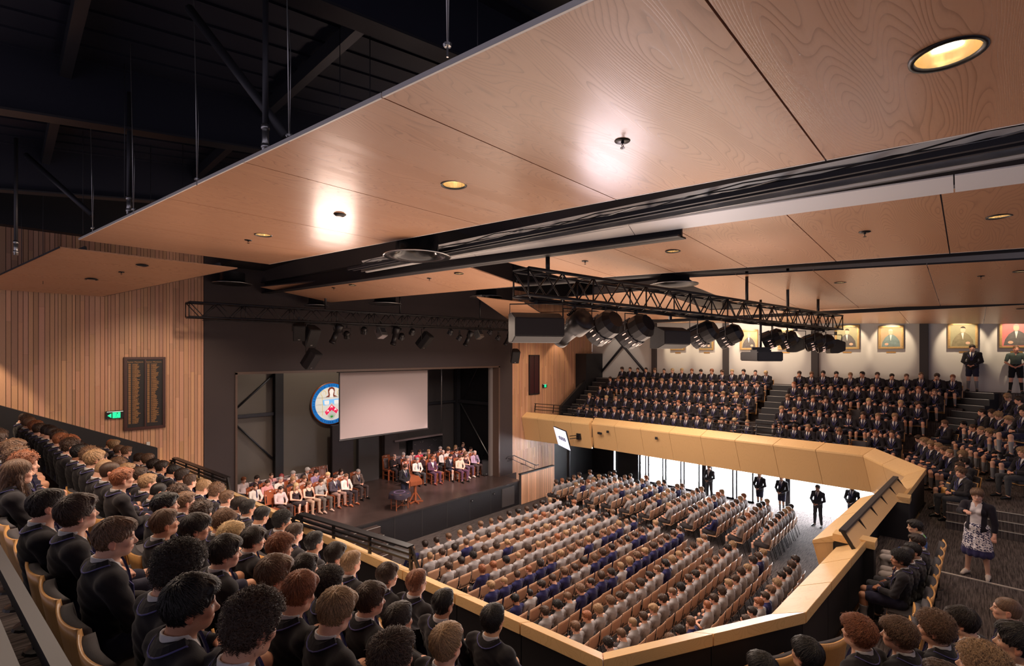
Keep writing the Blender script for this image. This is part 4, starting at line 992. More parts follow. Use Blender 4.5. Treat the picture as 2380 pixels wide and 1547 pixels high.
parapet('set-forward timber capped parapet of the back balcony behind the flat handrail', [(9.42, 1.55), (12.95, 1.36)], 1.6)
parapet('long timber faced parapet from the far back corner along the right balcony over the doors', inner[6:10], 1.25)
parapet('short timber faced parapet of the right balcony next to the stage wall', [(18.72, 12.62), (18.4, YW)], 1.0)
for x0, x1, y0, y1, wd in ((9.36, 9.58, 1.10, 1.62, 'near'), (12.72, 13.02, .92, 1.46, 'far')):
    e = empty('parapet_return', (x0, y0, 3.2)); tag(e, 'short timber capped return at the %s end of the set-forward back parapet' % wd, 'parapet')
    MB().box(0, x1 - x0, 0, y1 - y0, 0, .76).obj('core', 'black', e); MB().box(-.02, x1 - x0 + .02, -.02, y1 - y0 + .02, .76, .878).obj('rail_cap', 'cap', e, bevel=.004)
# guard rails on the left cap
def guard(label, pts, posts, H=.30):
    """pts: polyline in plan along the cap"""
    e = empty('guard_rail', (0, 0, 0)); tag(e, label, 'rail'); P = [Vector(p) for p in pts]
    z0 = 3.98; a, c = P[0], P[-1]; d = (c - a).normalized()
    MB().bar((*a, z0 + H), (*c, z0 + H), .13, .025).obj('top_rail', 'blackmetal', e, bevel=.004)
    MB().bar((*(c + d * .16), z0), (*c, z0 + H), .03, .05).obj('end_rail', 'blackmetal', e)
    MB().bar((*(a - d * .5), z0), (*a, z0 + H), .03, .05).obj('end_rail', 'blackmetal', e)
    for h in (.12, .20): MB().bar((*(a - d * .3), z0 + h), (*(c + d * .05), z0 + h), .05, .03).obj('bar', 'blackmetal', e)
    for k in range(posts):
        p = a.lerp(c, k / (posts - 1)); MB().box(p.x - .02, p.x + .02, p.y - .02, p.y + .02, z0 - .10, z0 + H).obj('post', 'blackmetal', e)
guard('black guard rail on the left parapet overlooking the stage steps', [(3.52, 8.3), (3.98, 5.75)], 4)
guard('black guard rail on the left parapet nearest the slat wall', [(3.12, 15.2), (3.42, 11.9)], 5)
def rail3(label, a, c, n):
    e = empty('balcony_rail', (0, 0, 0)); tag(e, label, 'rail'); a = Vector(a); c = Vector(c)
    for h in (.12, .27, .42): MB().tube([a + Vector((0, 0, h)), c + Vector((0, 0, h))], .018, 6).obj('bar', 'blackmetal', e, smooth=True)
    for k in range(n):
        p = a.lerp(c, k / (n - 1)); MB().bar(p, p + Vector((.08, 0, .42)), .035).obj('post', 'blackmetal', e)
rail3('black three-bar rail on the right balcony beside the stage wall', (18.75, 16.2, 4.07), (19.1, 12.9, 4.07), 4)
rail3('black three-bar rail on the right balcony at the foot of its middle aisle', (18.98, 7.3, 4.07), (18.95, 4.9, 4.07), 4)
# sloping guard over the back balcony notch
g = empty('guard_screen', (0, 0, 0)); tag(g, 'long sloping guard screen with flat steel handrail on the back balcony', 'guard')
a, c = Pz(1958, 1234, 4.26), Pz(2082, 1108, 4.26)
MB().bar(a, c, .10, .04).obj('top_rail', 'darksteel', g, bevel=.006)
for k in range(6):
    p = a.lerp(c, k / 5); MB().bar(p + Vector((0, -.16, -.26)), p, .03, .05).obj('post', 'blackmetal', g)
MB().slab([a + Vector((0, -.20, -.24)), c + Vector((0, -.20, -.24)), c + Vector((0, .0, -.03)), a + Vector((0, .0, -.03))], .012, (0, 1, 0)).obj('guard_panel', M['fascia'], g)
tag(MB().slab([Pz(1977, 1243, 4.0), Pz(1943, 1236, 4.0), Pz(1905, 1269, 3.75), Pz(1916, 1305, 3.55)], .02, (0, 0, 1)).obj('sloping_panel', mat('pale_sloping_panel', (.40, .30, .25), .3)), 'pale sloping panel on the outside of the near back parapet', 'panel')
# ------------------------------------------------------------------ roof and its steel
S(MB().box(-6, 4.1, YW - .3, YW + .2, 10.0, 13).box(17.35, 26, YW - .1, YW + .2, 10.2, 13).obj('wall_front_upper', 'black'))
S(MB().box(-6, 26, YW, YW + .2, 11.4, 13).obj('trim_4', 'black'))
S(MB().slab([(-6, -7, 10.2), (12, -7, 12.7), (12, 21, 12.7), (-6, 21, 10.2)], .1).obj('ceiling_left', 'roof'))
S(MB().slab([(12, -7, 12.7), (26, -7, 10.8), (26, 21, 10.8), (12, 21, 12.7)], .1).obj('ceiling_right', 'roof'))
b = MB()
for k in range(46):
    y = -5 + k * .47; b.bar((-5, y, 10.32 + .02), (12, y, 12.68), .09, .05)
o = S(b.obj('ceiling_ribs', 'roof'))
for k, y in enumerate((0.6, 4.7, 9.1, 13.5)):
    e = empty('roof_beam', (0, y, 0)); tag(e, 'deep dark steel roof beam, %s one back from the stage wall' % ORD[4 - k], 'beam', 'roof beams')
    MB().bar((-5, 0, 9.45), (12, 0, 11.83), .26, .03).obj('bottom_flange', 'darksteel', e); MB().bar((-5, 0, 9.9), (12, 0, 12.28), .03, .86).obj('web', 'roof', e)
for k, x in enumerate((-1.6, .6, 3.2, 6.0, 9.0)):
    z = 10.2 + (x + 6) * .139 - .12
    tag(MB().box(x - .06, x + .06, -6, 16.4, z - .17, z + .05).obj('purlin', 'darksteel'), 'dark steel purlin under the roof deck, %s from the left' % ORD[k + 1], 'beam', 'purlins')
steel('long dark diagonal brace between the roof and the ceiling panels', [(Pd(440, 20, 4.9), Pd(665, 318, 4.6))], .045)
steel('thin dark diagonal brace deep in the roof void on the left', [(Pd(60, 360, 9), Pd(215, 500, 9))], .05)
for px, py, d, z1, nm in ((617, 350, 4.6, 10.9, 'the big ceiling panel'), (300, 495, 7.2, 10.9, 'the far end of the big ceiling panel'), (37, 590, 9.0, 11.2, 'the small ceiling panel')):
    p = Pd(px, py, d); e = empty('drop_pipe', p); tag(e, 'vertical service pipe dropping to %s' % nm, 'pipe')
    MB().tube([(0, 0, .22), (0, 0, z1 - p.z)], .028).obj('pipe', 'darksteel', e, smooth=True); MB().tube([(0, 0, -.02), (0, 0, .25)], .032).tube([(0, 0, .02), (0, 0, .06)], .04).tube([(0, 0, .2), (0, 0, .24)], .04).obj('coupling', 'steel', e, smooth=True)
# ------------------------------------------------------------------ suspended ceiling of veneered boards
def hM(x, y): return 1.47 + .053 * y
def hS2(x, y): return 1.31 + .05 * y + .05 * (8.5 - x)
def hS3(x, y): return 1.30 + .033 * y + (17.5 - x) * .065
def hS4(x, y): return 1.04 + .047 * y + (22.5 - x) * .06
def hP2(x, y): return 2.15 - .24 * (y - 13.3)
PANELS = []
def boards(h, xl, xr, ys, where, edge='alu'):
    for i in range(len(ys) - 1):
        y0, y1 = ys[i] + .006, ys[i + 1] - .006
        c = [(xl(y0), y0), (xr(y0), y0), (xr(y1), y1), (xl(y1), y1)]; cx = sum(p[0] for p in c) / 4; cy = (y0 + y1) / 2
        c3 = [Vector((x - cx, y - cy, 7 + h(x, y) - (7 + h(cx, cy)))) for x, y in c]
        e = empty('ceiling_panel', (cx, cy, 7 + h(cx, cy))); tag(e, 'timber ceiling panel, %s, %s from the stage end' % (where, ORD[len(ys) - 1 - i]), 'ceiling panel', 'panels of the ' + where)
        o = MB().slab(c3, .022).obj('panel', 'ceil', e); PANELS.append((o, (cx, cy), c))
        b = MB()
        for p, q in ((c3[0], c3[3]), (c3[1], c3[2])): b.bar(p + Vector((0, 0, .014)), q + Vector((0, 0, .014)), .014, .032)
        b.obj('edge_trim', edge, e)
        if i == len(ys) - 2 or i == 0:
            pass
        f = MB()
        for t in (.12, .88): f.bar(c3[0].lerp(c3[1], t) + Vector((0, 0, .06)), c3[3].lerp(c3[2], t) + Vector((0, 0, .06)), .04, .07)
        f.obj('support_channel', 'darksteel', e)
boards(hM, lambda y: 1.84 - .074 * y, lambda y: 4.43 - .0135 * y, [-3.1, -1.1, .82, 2.68, 4.72, 6.85, 9.2, 11.85], 'long ceiling strip nearest the camera')
boards(hP2, lambda y: .8 - .45 * (y - 13.3), lambda y: 4.1 - .82 * (y - 13.25), [13.3, 13.9, 15.0, 16.1], 'tilted ceiling strip by the left slat wall', 'darksteel')
boards(hS2, lambda y: 5.74 + .0 * y, lambda y: 8.5, [-2.3, -1.05, .2, 1.45, 2.7, 3.95, 5.2, 6.3], 'second ceiling strip')
boards(lambda x, y: 1.627 + .13 * (8.5 - x) - .004 * (y - 7.7), lambda y: 6.75 - .19 * (y - 7.7), lambda y: 8.5 - .13 * (y - 7.7), [7.7, 9.6, 11.5, 13.5, 15.4], 'second ceiling strip close to the stage', 'darksteel')
boards(hS3, lambda y: 12.0 - .12 * y, lambda y: 17.5, [-3.0, -1.2, .6, 2.4, 3.9, 5.3], 'third ceiling strip', 'darksteel')
boards(hS3, lambda y: 12.6 + .1 * (y - 6), lambda y: 17.2, [6.6, 8.8, 10.8], 'third ceiling strip close to the stage', 'darksteel')
boards(hS4, lambda y: 17.9, lambda y: 22.5, [-4, -2.2, -.3, 1.6, 3.5, 5.4, 7.3, 9.2, 11.1, 13.0, 15.4], 'fourth ceiling strip above the right balcony', 'darksteel')
boards(lambda x, y: 1.76 - .03 * (y - 11), lambda y: 10 + 1.35 * (y - 11), lambda y: 12.2 + 1.65 * (y - 11), [11.0, 12.6, 14.2, 15.4], 'slanting ceiling strip right of the stage truss', 'darksteel')
e = empty('edge_board', (5.56, 0, 8.31)); tag(e, 'white edge board running along the service tray beside the second ceiling strip', 'board')
for y0, y1 in ((-3, .1), (.11, 3.2), (3.21, 6.3), (6.31, 9.6)): MB().slab([(0, y0, .05 * y0 + .20), (.165, y0, .05 * y0 + .10), (.165, y1, .05 * y1 + .10), (0, y1, .05 * y1 + .20)], .012).obj('board_length', 'alu', e)
# downlights, detectors, sprinklers on the panels
def on_panel(px, py, h):
    best = 5.0
    for k in range(900):
        d = 1.2 + k * .025; p = Pd(px, py, d)
        if p.z >= 7 + h(p.x, p.y): best = d; break
    return Pd(px, py, best)
warmg = mat('reflector_gold', (.55, .43, .26), .12, .9)
def recess(p, R):
    for o, (cx, cy), c in PANELS:
        xs = [q[0] for q in c]; ys = [q[1] for q in c]
        if min(xs) - .1 < p.x < max(xs) + .1 and min(ys) <= p.y <= max(ys) and abs(p.z - o.parent.location.z) < .6:
            cy_ = MB().lathe([(.0001, -.3), (R, -.3), (R, .3), (.0001, .3)], n=32).obj('cutter', None, loc=p)
            bpy.context.view_layer.update(); md = o.modifiers.new('cut', 'BOOLEAN'); md.operation = 'DIFFERENCE'; md.object = cy_; md.solver = 'EXACT'
            me = bpy.data.meshes.new_from_object(o.evaluated_get(bpy.context.evaluated_depsgraph_get())); o.modifiers.clear(); o.data = me
            bpy.data.objects.remove(cy_); return True
def downlight(px, py, h, D, on=True, power=12, where=''):
    p = on_panel(px, py, h); e = empty('downlight', p); tag(e, ('lit ' if on else 'unlit ') + 'round recessed downlight ' + where, 'downlight', 'ceiling downlights'); R = D / 2; recess(p, R * .9)
    MB().lathe([(R * .84, .002), (R * .86, -.012), (R, -.012), (R * 1.02, .004), (R * .9, .01)], n=28).obj('bezel', 'blackmetal', e, smooth=True)
    MB().lathe([(R * .86, -.004), (R * .84, .02), (R * .76, .08), (R * .5, .13), (0.001, .15)], n=24).obj('reflector', warmg if on else 'blackmetal', e, smooth=True)
    if on:
        MB().lathe([(.001, .045), (R * .36, .05), (R * .46, .07), (R * .46, .12)], n=16).obj('bulb', 'lamp', e, smooth=True)
        if power: spot('lamp_light', (p.x, p.y, p.z - .03), (p.x, p.y, 0), power * 8, 95, .6, (1, .76, .5), .04)
downlight(2202, 125, hM, .30, True, 14, 'in the near right of the big ceiling panel')
downlight(1055, 428, hM, .26, True, 14, 'in the middle of the long near ceiling strip')
downlight(612, 545, hM, .26, True, 14, 'near the far end of the long near ceiling strip')
downlight(1564, 583, hS2, .22, True, 12, 'in the second ceiling strip above the long truss')
downlight(2322, 502, hS2, .20, True, 12, 'in the second ceiling strip at the right edge of view')
h2b = lambda x, y: 1.627 + .13 * (8.5 - x) - .004 * (y - 7.7)
downlight(820, 662, h2b, .20, True, 0, 'in the ceiling strip left of the stage truss')
downlight(1067, 635, h2b, .22, True, 0, 'in the ceiling strip right end over the stage')
downlight(1953, 656, hS3, .24, True, 16, 'in the third ceiling strip above the truss end')
downlight(2372, 630, hS3, .22, True, 10, 'in the third ceiling strip at the right edge of view')
downlight(330, 616, hP2, .24, False, 0, 'in the tilted ceiling strip, rightmost of its lamps')
downlight(213, 649, hP2, .24, False, 0, 'in the tilted ceiling strip, middle of its lamps')
downlight(2374, 717, hS4, .2, True, 8, 'in the fourth ceiling strip above the paintings')
for px, py, h, w in ((1447, 325, hM, 'big near ceiling panel'), (577, 557, hM, 'far end of the near ceiling strip'), (2010, 538, hS2, 'second ceiling strip'), (1360, 606, hS2, 'second ceiling strip above the truss'), (998, 646, h2b, 'ceiling strip over the stage'), (776, 668, h2b, 'ceiling strip left over the stage'), (282, 632, hP2, 'tilted ceiling strip by the slat wall'), (2280, 641, hS3, 'third ceiling strip')):
    p = on_panel(px, py, h); e = empty('sprinkler_head', p); tag(e, 'black sprinkler head below the ' + w, 'sprinkler', 'sprinkler heads')
    MB().lathe([(.001, -.012), (.055, -.012), (.062, .0), (.06, .006)], n=20).obj('escutcheon', 'blackmetal', e, smooth=True)
    MB().tube([(0, 0, 0), (0, 0, -.03)], .012).tube([(0, 0, -.03), (.014, 0, -.04), (0, 0, -.06)], .003).tube([(0, 0, -.03), (-.014, 0, -.04), (0, 0, -.06)], .003).lathe([(.001, -.06), (.018, -.062), (.018, -.058)], n=12).obj('deflector', 'blackmetal', e)
for px, py, h in ((790, 497, hM),):
    p = on_panel(px, py, h); e = MB().lathe([(.001, -.03), (.05, -.03), (.075, -.01), (.08, .005)], n=24).obj('smoke_detector', 'blackmetal', smooth=True, loc=p); tag(e, 'round black detector in the near ceiling strip beyond the middle lamp', 'detector')
# hanging cables of the near strip
for k, (px, py) in enumerate(((1040, 118), (672, 322), (458, 420), (310, 488), (215, 530))):
    p = on_panel(px, py + 6, hM); e = empty('suspension_cable', p); tag(e, 'steel suspension cable on the near ceiling strip, %s from the camera' % ORD[k + 1], 'cable', 'suspension cables of the near ceiling strip')
    zt = 3.4; MB().tube([(0, 0, .05), (-.012, .01, 1.1), (-.05, .02, zt)], .0045, 6).tube([(.006, 0, .05), (.012, .0, .7), (-.012, .01, 1.1)], .003, 5).obj('wire', 'steel', e, smooth=True)
    MB().tube([(0, 0, -.02), (0, 0, .06)], .006).lathe([(.0, .03), (.02, .035), (.022, .05), (.0, .065)], n=8).tube([(-.022, 0, .035), (.022, 0, .06)], .009, 6).obj('wire_grip', 'steel', e)
for k, (px, py, d) in enumerate(((193, 140, 9), (290, 30, 7), (50, 360, 11), (100, 300, 11), (790, 100, 6), (860, 50, 6), (1110, 40, 4.6), (350, 330, 10), (425, 350, 10), (140, 330, 12))):
    p = Pd(px, py, d); zt = 10.2 + (p.x + 6) * .139; tag(MB().tube([(p.x, p.y, 9.25 if p.x > .8 else 8.6), (p.x, p.y, max(zt, p.z))], .006, 5).obj('thin_cable', 'darksteel', smooth=True), 'thin dark hanging cable in the roof void, %s of the far cables' % ORD[k + 1], 'cable', 'far cables in the roof void')
# long black beam, cable tray and white edge strip in the gap of the ceiling
bm_ = empty('ceiling_beam', (5.8, 0, 8.3)); tag(bm_, 'long black steel beam running toward the stage under the ceiling gap', 'beam')
MB().slab([(-.12, 2.6, .15), (.12, 2.6, .15), (.12, 16.4, .65), (-.12, 16.4, .65)], .02).obj('bottom_flange', 'black', bm_); MB().slab([(-.02, 2.6, .15), (.02, 2.6, .15), (.02, 16.4, .65), (-.02, 16.4, .65)], .34).obj('web', 'black', bm_); MB().slab([(-.14, 2.6, .48), (.14, 2.6, .48), (.14, 16.4, .98), (-.14, 16.4, .98)], .02).obj('top_flange', 'black', bm_)
tray = empty('cable_tray', (5.5, 0, 8.60)); tag(tray, 'metal service tray with cables in the gap between ceiling strips', 'tray')
zz = lambda y: .026 * y
for x, w, m, nm in ((.10, .05, 'alu', 'edge_channel'), (-.02, .02, 'steel', 'edge_channel'), (-.22, .04, 'darksteel', 'side_rail'), (-.34, .04, 'darksteel', 'side_rail')):
    MB().bar((x, -3, zz(-3)), (x, 9.8, zz(9.8)), w, .05).obj(nm, m, tray)
MB().slab([(-.02, -3, zz(-3) + .03), (.12, -3, zz(-3) + .03), (.12, 9.8, zz(9.8) + .03), (-.02, 9.8, zz(9.8) + .03)], .015).obj('tray_base', 'alu', tray)
MB().slab([(-.02, -3, zz(-3) + .22), (.12, -3, zz(-3) + .02), (.12, 9.8, zz(9.8) + .02), (-.02, 9.8, zz(9.8) + .22)], .012, (1, 0, 0)).obj('side_panel', 'alu', tray)
for k in range(16):
    y = -1.6 + k * .72; br = MB(); br.bar((-.34, y, zz(y) + .02), (-.02, y + .22, zz(y) + .12), .06, .012); br.bar((-.02, y + .22, zz(y) + .12), (.10, y + .1, zz(y) + .0), .04, .012); br.obj('bracket', 'steel', tray)
for k in range(4):
    b = MB(); pts = [(-.28 + .05 * k + .03 * math.sin(j * 1.3 + k), -2.5 + j * .6, zz(-2.5 + j * .6) + .09 + .03 * math.sin(j * 2.1 + k * 2)) for j in range(21)]; b.tube(pts, .008, 5); b.obj('cable', 'steel' if k == 1 else 'black', tray, smooth=True)
tag(MB().box(4.45, 5.6, -3, 16, 9.6, 9.65).obj('gap_lining', 'black'), 'dark lining above the ceiling gap beside the service tray', 'panel')
for k, (x, y0, y1, z0, r_) in enumerate(((9.0, -3, 16, 8.28, .08), (11.15, -3, 12, 8.6, .07))):
    tag(MB().tube([(x, y0, z0), (x, y1, z0 + .045 * (y1 - y0))], r_, 12).obj('service_pipe', 'black', smooth=True), 'long black service pipe along the %s gap in the ceiling' % ('second', 'third')[k], 'pipe')
tag(MB().box(17.66, 17.76, -4, 15.5, 8.25, 8.36).obj('track_beam', 'black'), 'black track running below the ceiling above the right balcony', 'beam')
# round air nozzles
for k, (px, py, x, D) in enumerate(((970, 592, 4.72, 1.1), (540, 657, 4.7, 1.05), (325, 692, 4.0, .95), (1565, 658, 9.2, .95), (895, 704, 8.9, 1.1), (735, 708, 7.2, .75), (1130, 688, 11.3, 1.1))):
    p = Px(px, py, x); e = empty('air_nozzle', p); tag(e, 'large black round air nozzle in the ceiling, %s' % ('between the near and second strips', 'left above the stage truss', 'beside the tilted strip by the slat wall', 'behind the near end of the long truss', 'above the middle of the stage wall', 'above the left of the stage wall', 'above the right of the stage wall')[k], 'air nozzle', 'air nozzles'); R = D / 2
    MB().lathe([(R * .62, .30), (R * .64, .06), (R * .80, .0), (R * 1.0, -.02), (R * .98, -.035), (R * .78, -.02), (R * .58, .04), (R * .5, .25)], n=36).obj('nozzle', mat('nozzle_black', (.02, .02, .022), .18, .3) if k == 0 else 'blackmetal', e, smooth=True)
    MB().lathe([(R * .99, -.02), (R * 1.01, -.028), (R * .99, -.037)], n=36).obj('lip', 'steel', e, smooth=True)
# ------------------------------------------------------------------ lighting trusses
def truss(label, a, c, W, H, bays):
    a = Vector(a); c = Vector(c); d = (c - a); L = d.length; d.normalize(); side = d.cross(Vector((0, 0, 1))).normalized()
    e = empty('lighting_truss', a); tag(e, label, 'truss'); up = Vector((0, 0, 1)) * H; sd = side * W; o = Vector((0, 0, 0)); D = d * L
    for s in (0, 1):
        for t in (0, 1): MB().tube([o + sd * s + up * t, D + sd * s + up * t], .026, 8).obj('chord', 'blackmetal', e, smooth=True)
    for s, p0, q0 in ((0, o, up), (1, sd, sd + up), (2, up, up + sd), (3, o, sd)):
        b = MB()
        for k in range(bays):
            x0, x1 = d * (L * k / bays), d * (L * (k + 1) / bays)
            if k % 2: b.tube([p0 + x0, q0 + x1], .013, 5)
            else: b.tube([q0 + x0, p0 + x1], .013, 5)
            if k % 4 == 0: b.tube([p0 + x0, q0 + x0], .014, 5)
        b.tube([p0 + D, q0 + D], .014, 5); b.obj('lacing', 'blackmetal', e, smooth=True)
    return e
T1a, T1b = Vector((5.25, 4.95, 7.86)), Vector((16.2, 2.95, 7.70))
truss('long black lighting truss hanging over the middle of the hall', T1a, T1b, .36, .38, 34)
T2a, T2b = Vector((3.3, 14.9, 7.97)), Vector((15.9, 14.9, 8.10))
truss('black lighting truss along the front of the stage wall', T2a, T2b, .36, .38, 38)
for i, (t, z1) in enumerate(((.06, 8.6), (.60, 9.0), (.78, 9.2), (.94, 8.6))):
    p = T1a.lerp(T1b, t); tag(MB().tube([(p.x, p.y, p.z + .38), (p.x, p.y, z1)], .035, 8).obj('truss_hanger', 'blackmetal', smooth=True), 'black hanger pole of the long truss, %s from its near end' % ORD[i + 1], 'pole', 'hanger poles of the long truss')
for i, t in enumerate((.30, .52, .83)):
    p = T2a.lerp(T2b, t); tag(MB().tube([(p.x, p.y, p.z + .38), (p.x, p.y, 9.6)], .035, 8).obj('truss_hanger', 'blackmetal', smooth=True), 'black hanger pole of the stage truss, %s from the left' % ORD[i + 1], 'pole', 'hanger poles of the stage truss')
b = MB()
for j in range(4): b.tube([T1a + (T1b - T1a) * t + Vector((.02 * math.sin(t * 40 + j), .03 * math.cos(t * 33 + j * 2), -.03 - .02 * math.sin(t * 23 + j * 1.7) ** 2)) for t in np.linspace(.03, .97, 50)], .009, 5)
tag(b.obj('cable_bundle', 'black', smooth=True), 'bundle of black power cables strapped under the long truss', 'cable')
b = MB()
for j in range(3): b.tube([T2a + (T2b - T2a) * t + Vector((0, -.02 * j, -.03 - .04 * math.sin(t * 43 + j * 1.7) ** 2)) for t in np.linspace(.03, .97, 60)], .009, 5)
tag(b.obj('cable_bundle', 'black', smooth=True), 'bundle of black power cables under the stage truss', 'cable')
def near_line(px, a, c):      # point of the line a-c seen at column px
    r0 = Pd(px, 700, 1) - Vector((0, 0, CAMZ)); r0.z = 0; d = c - a; den = r0.x * d.y - r0.y * d.x; t = (a.y * r0.x - a.x * r0.y) / -den
    return a + d * t
def yoke(e, w, h, z=0):
    MB().tube([(-w, 0, z), (-w, 0, h), (w, 0, h), (w, 0, z)], .011, 6).obj('yoke', 'blackmetal', e, smooth=True); MB().box(-.025, .025, -.03, .03, h, h + .09).obj('clamp', 'blackmetal', e, bevel=.006)
def orient(e, aim):
    d = Vector(aim) - e.location; return math.atan2(d.y, d.x) - PI / 2, math.atan2(d.z, math.hypot(d.x, d.y))
def speaker(p, label, size=(.42, .34, .62), aim=(10, 8, 1), group=None, hang=.2, flat_=False):
    """front faces local +Y"""
    e = empty('loudspeaker', p); tag(e, label, 'loudspeaker', group); rz, rx = orient(e, aim); e.rotation_euler = (0, 0, rz)
    w, d, h = size; body = MB().prism([(-w / 2, d / 2), (w / 2, d / 2), (w / 2, 0), (w * .30, -d / 2), (-w * .30, -d / 2), (-w / 2, 0)], -h / 2, h / 2).obj('cabinet', 'speaker', e, bevel=.012)
    if flat_: body.rotation_euler = (rx, PI / 2, 0)
    else: body.rotation_euler = (rx, 0, 0)
    MB().box(-w / 2 + .02, w / 2 - .02, d / 2, d / 2 + .012, -h / 2 + .02, h / 2 - .02).obj('grille', 'speaker', body, bevel=.005)
    MB().box(-.03, .03, d / 2 + .012, d / 2 + .016, -h / 2 + .05, -h / 2 + .08).obj('badge', 'steel', body)
    if hang: yoke(e, (h if flat_ else w) / 2 + .02, (w if flat_ else h) / 2 + hang)
    return e
def profile(p, label, L=.62, R=.11, aim=(10, 18, 1.5), group=None, hang=.28, open_front=False):
    e = empty('profile_spotlight', p); tag(e, label, 'spotlight', group); rz, rx = orient(e, aim); e.rotation_euler = (0, 0, rz)
    b = MB().lathe([(.001, -L * .42), (R * 1.1, -L * .42), (R * 1.25, -L * .36), (R * 1.25, -L * .05), (R * .9, .0), (R * .85, L * .45), (R * 1.0, L * .46), (R * 1.0, L * .58), (R * .85, L * .58)], axis='Y', n=16).obj('body', 'blackmetal', e, smooth=True); b.rotation_euler = (rx, 0, 0)
    v = MB()
    for k in range(6): v.box(-R * .8, R * .8, -L * .35 + k * L * .05, -L * .335 + k * L * .05, R * 1.1, R * 1.32)
    v.obj('cooling_fins', 'blackmetal', b); MB().lathe([(.001, L * .50), (R * .84, L * .50)], axis='Y', n=16).obj('lens', M['lensdark'], b)
    yoke(e, R * 1.45, hang); return e
M['lensdark'] = mat('lens_glass', (.12, .10, .10), .08)
def parcan(p, label, R=.13, aim=(10, 18, 1.5), group=None, hang=.26, leds=False):
    e = empty('par_lamp', p); tag(e, label, 'stage lamp', group); rz, rx = orient(e, aim); e.rotation_euler = (0, 0, rz)
    b = MB().lathe([(.001, -R * 1.25), (R * .62, -R * 1.25), (R * .98, -R * .85), (R * 1.0, -R * .15), (R * .94, -R * .12), (R * .94, -R * .02), (R * 1.02, R * .02), (R * 1.06, R * 1.05), (R * .95, R * 1.05), (R * .9, R * .6)], axis='Y', n=14).obj('can', 'blackmetal', e); b.rotation_euler = (rx, 0, 0)
    v = MB()
    for k in range(10):
        a = 2 * PI * k / 10; v.box(-.006, .006, R * .0, R * .8, R * 1.0, R * 1.07) if k == 0 else v.bar((R * 1.03 * math.cos(a), -R * .1, R * 1.03 * math.sin(a)), (R * 1.03 * math.cos(a), R * .8, R * 1.03 * math.sin(a)), .012, .02)
    v.obj('cooling_fins', 'darksteel', b)
    if leds:
        v = MB()
        for k in range(9): a = PI * 1.05 + PI * .9 * k / 8; v.box(R * 1.06 * math.cos(a) - .006, R * 1.06 * math.cos(a) + .006, R * .2, R * .5, R * 1.06 * math.sin(a) - .006, R * 1.06 * math.sin(a) + .006)
        v.obj('vent_glow', mat('vent_glow', (1, .7, .6), .5, emit=(1, .62, .5), es=1.0), b)
    MB().lathe([(.001, R * .6), (R * .9, R * .6)], axis='Y', n=18).obj('lens', M['lensdark'], b)
    yoke(e, R * 1.25, hang); return e
def below(px, a, c, drop):
    p = near_line(px, a, c) + Vector((0, 0, -drop)); return p
G1 = 'stage lamps on the long truss'
speaker(below(1246, T1a, T1b, .44), 'largest black loudspeaker hanging at the near end of the long truss', (.46, .42, .78), (16, 12, 2), hang=.14, flat_=True)
profile(below(1334, T1a, T1b, .40), 'grey-black profile spotlight next to the largest hanging loudspeaker', .72, .16, (9, 17, 1.2), hang=.3)
for i, (px, R, dr) in enumerate(((1405, .25, .36), (1478, .26, .38), (1634, .24, .36), (1694, .23, .36), (1795, .22, .36), (1830, .20, .36), (1890, .22, .36), (1914, .22, .38))):
    parcan(below(px, T1a, T1b, dr), 'black round wash lamp with glowing vents on the long truss, %s from its near end' % ORD[i + 1], R * .95, (10.0, 17, 1.5), G1, .30, True)
speaker(below(1558, T1a, T1b, .48), 'middle black loudspeaker hanging below the long truss', (.42, .38, .74), (16, 12, 2), hang=.14, flat_=True)
speaker(below(1850, T1a, T1b, .46), 'black loudspeaker under the long truss just past the projector', (.42, .38, .66), (18, 11, 1), hang=.14, flat_=True)
speaker(below(1942, T1a, T1b, .46), 'black loudspeaker at the far end of the long truss', (.40, .36, .62), (19, 10, 1), hang=.14, flat_=True)
p = below(1768, T1a, T1b, .80); e = empty('projector', p, .65); tag(e, 'wide flat black projector hanging on a pole from the long truss', 'projector')
MB().box(-.55, .55, -.28, .28, -.11, .11).obj('case', 'blackmetal', e, bevel=.02); MB().tube([(0, 0, .1), (0, 0, 1.35)], .028).obj('pole', 'blackmetal', e, smooth=True); MB().box(-.2, .2, -.16, .16, .11, .16).box(-.03, .03, -.2, .2, .16, .22).obj('mount_plate', 'blackmetal', e); MB().box(.2, .45, -.29, -.28, -.07, .05).obj('vent', 'steel', e); MB().lathe([(.001, -.33), (.07, -.33), (.08, -.27)], (-.25, 0, 0), 16, 'Y').obj('lens', M['lensdark'], e)
SP = 'loudspeakers by the stage truss'
for px, py, sz, lb, an in ((695, 770, (.34, .32, .52), 'left loudspeaker of the pair under the left part of the stage truss', (2, 4, 1)), (722, 780, (.38, .36, .60), 'right loudspeaker of the pair under the left part of the stage truss', (8, 2, 0)), (722, 833, (.38, .36, .58), 'black loudspeaker hanging lowest below the left part of the stage truss', (12, 4, -2)), (986, 790, (.38, .36, .60), 'tilted black loudspeaker hanging alone right of the screen centre', (16, 4, -3)), (1197, 827, (.36, .34, .60), 'black loudspeaker hanging at the right edge of the stage wall', (8, 2, -2))):
    speaker(Py(px, py, 14.9), lb, sz, an, None, max(.10, 8.0 - Py(px, py, 14.9).z - sz[2] / 2 - .05))
for i, (px, py) in enumerate(((783, 772), (919, 777), (1090, 784), (1183, 784))):
    profile(Py(px, py, 14.85), 'long black profile spotlight on the stage truss, %s from the left' % ORD[i + 1], .66, .105, (Py(px, py, 14.85).x - (2 if i != 1 else .2), 17.5, 1), 'profile spotlights on the stage truss', .30)
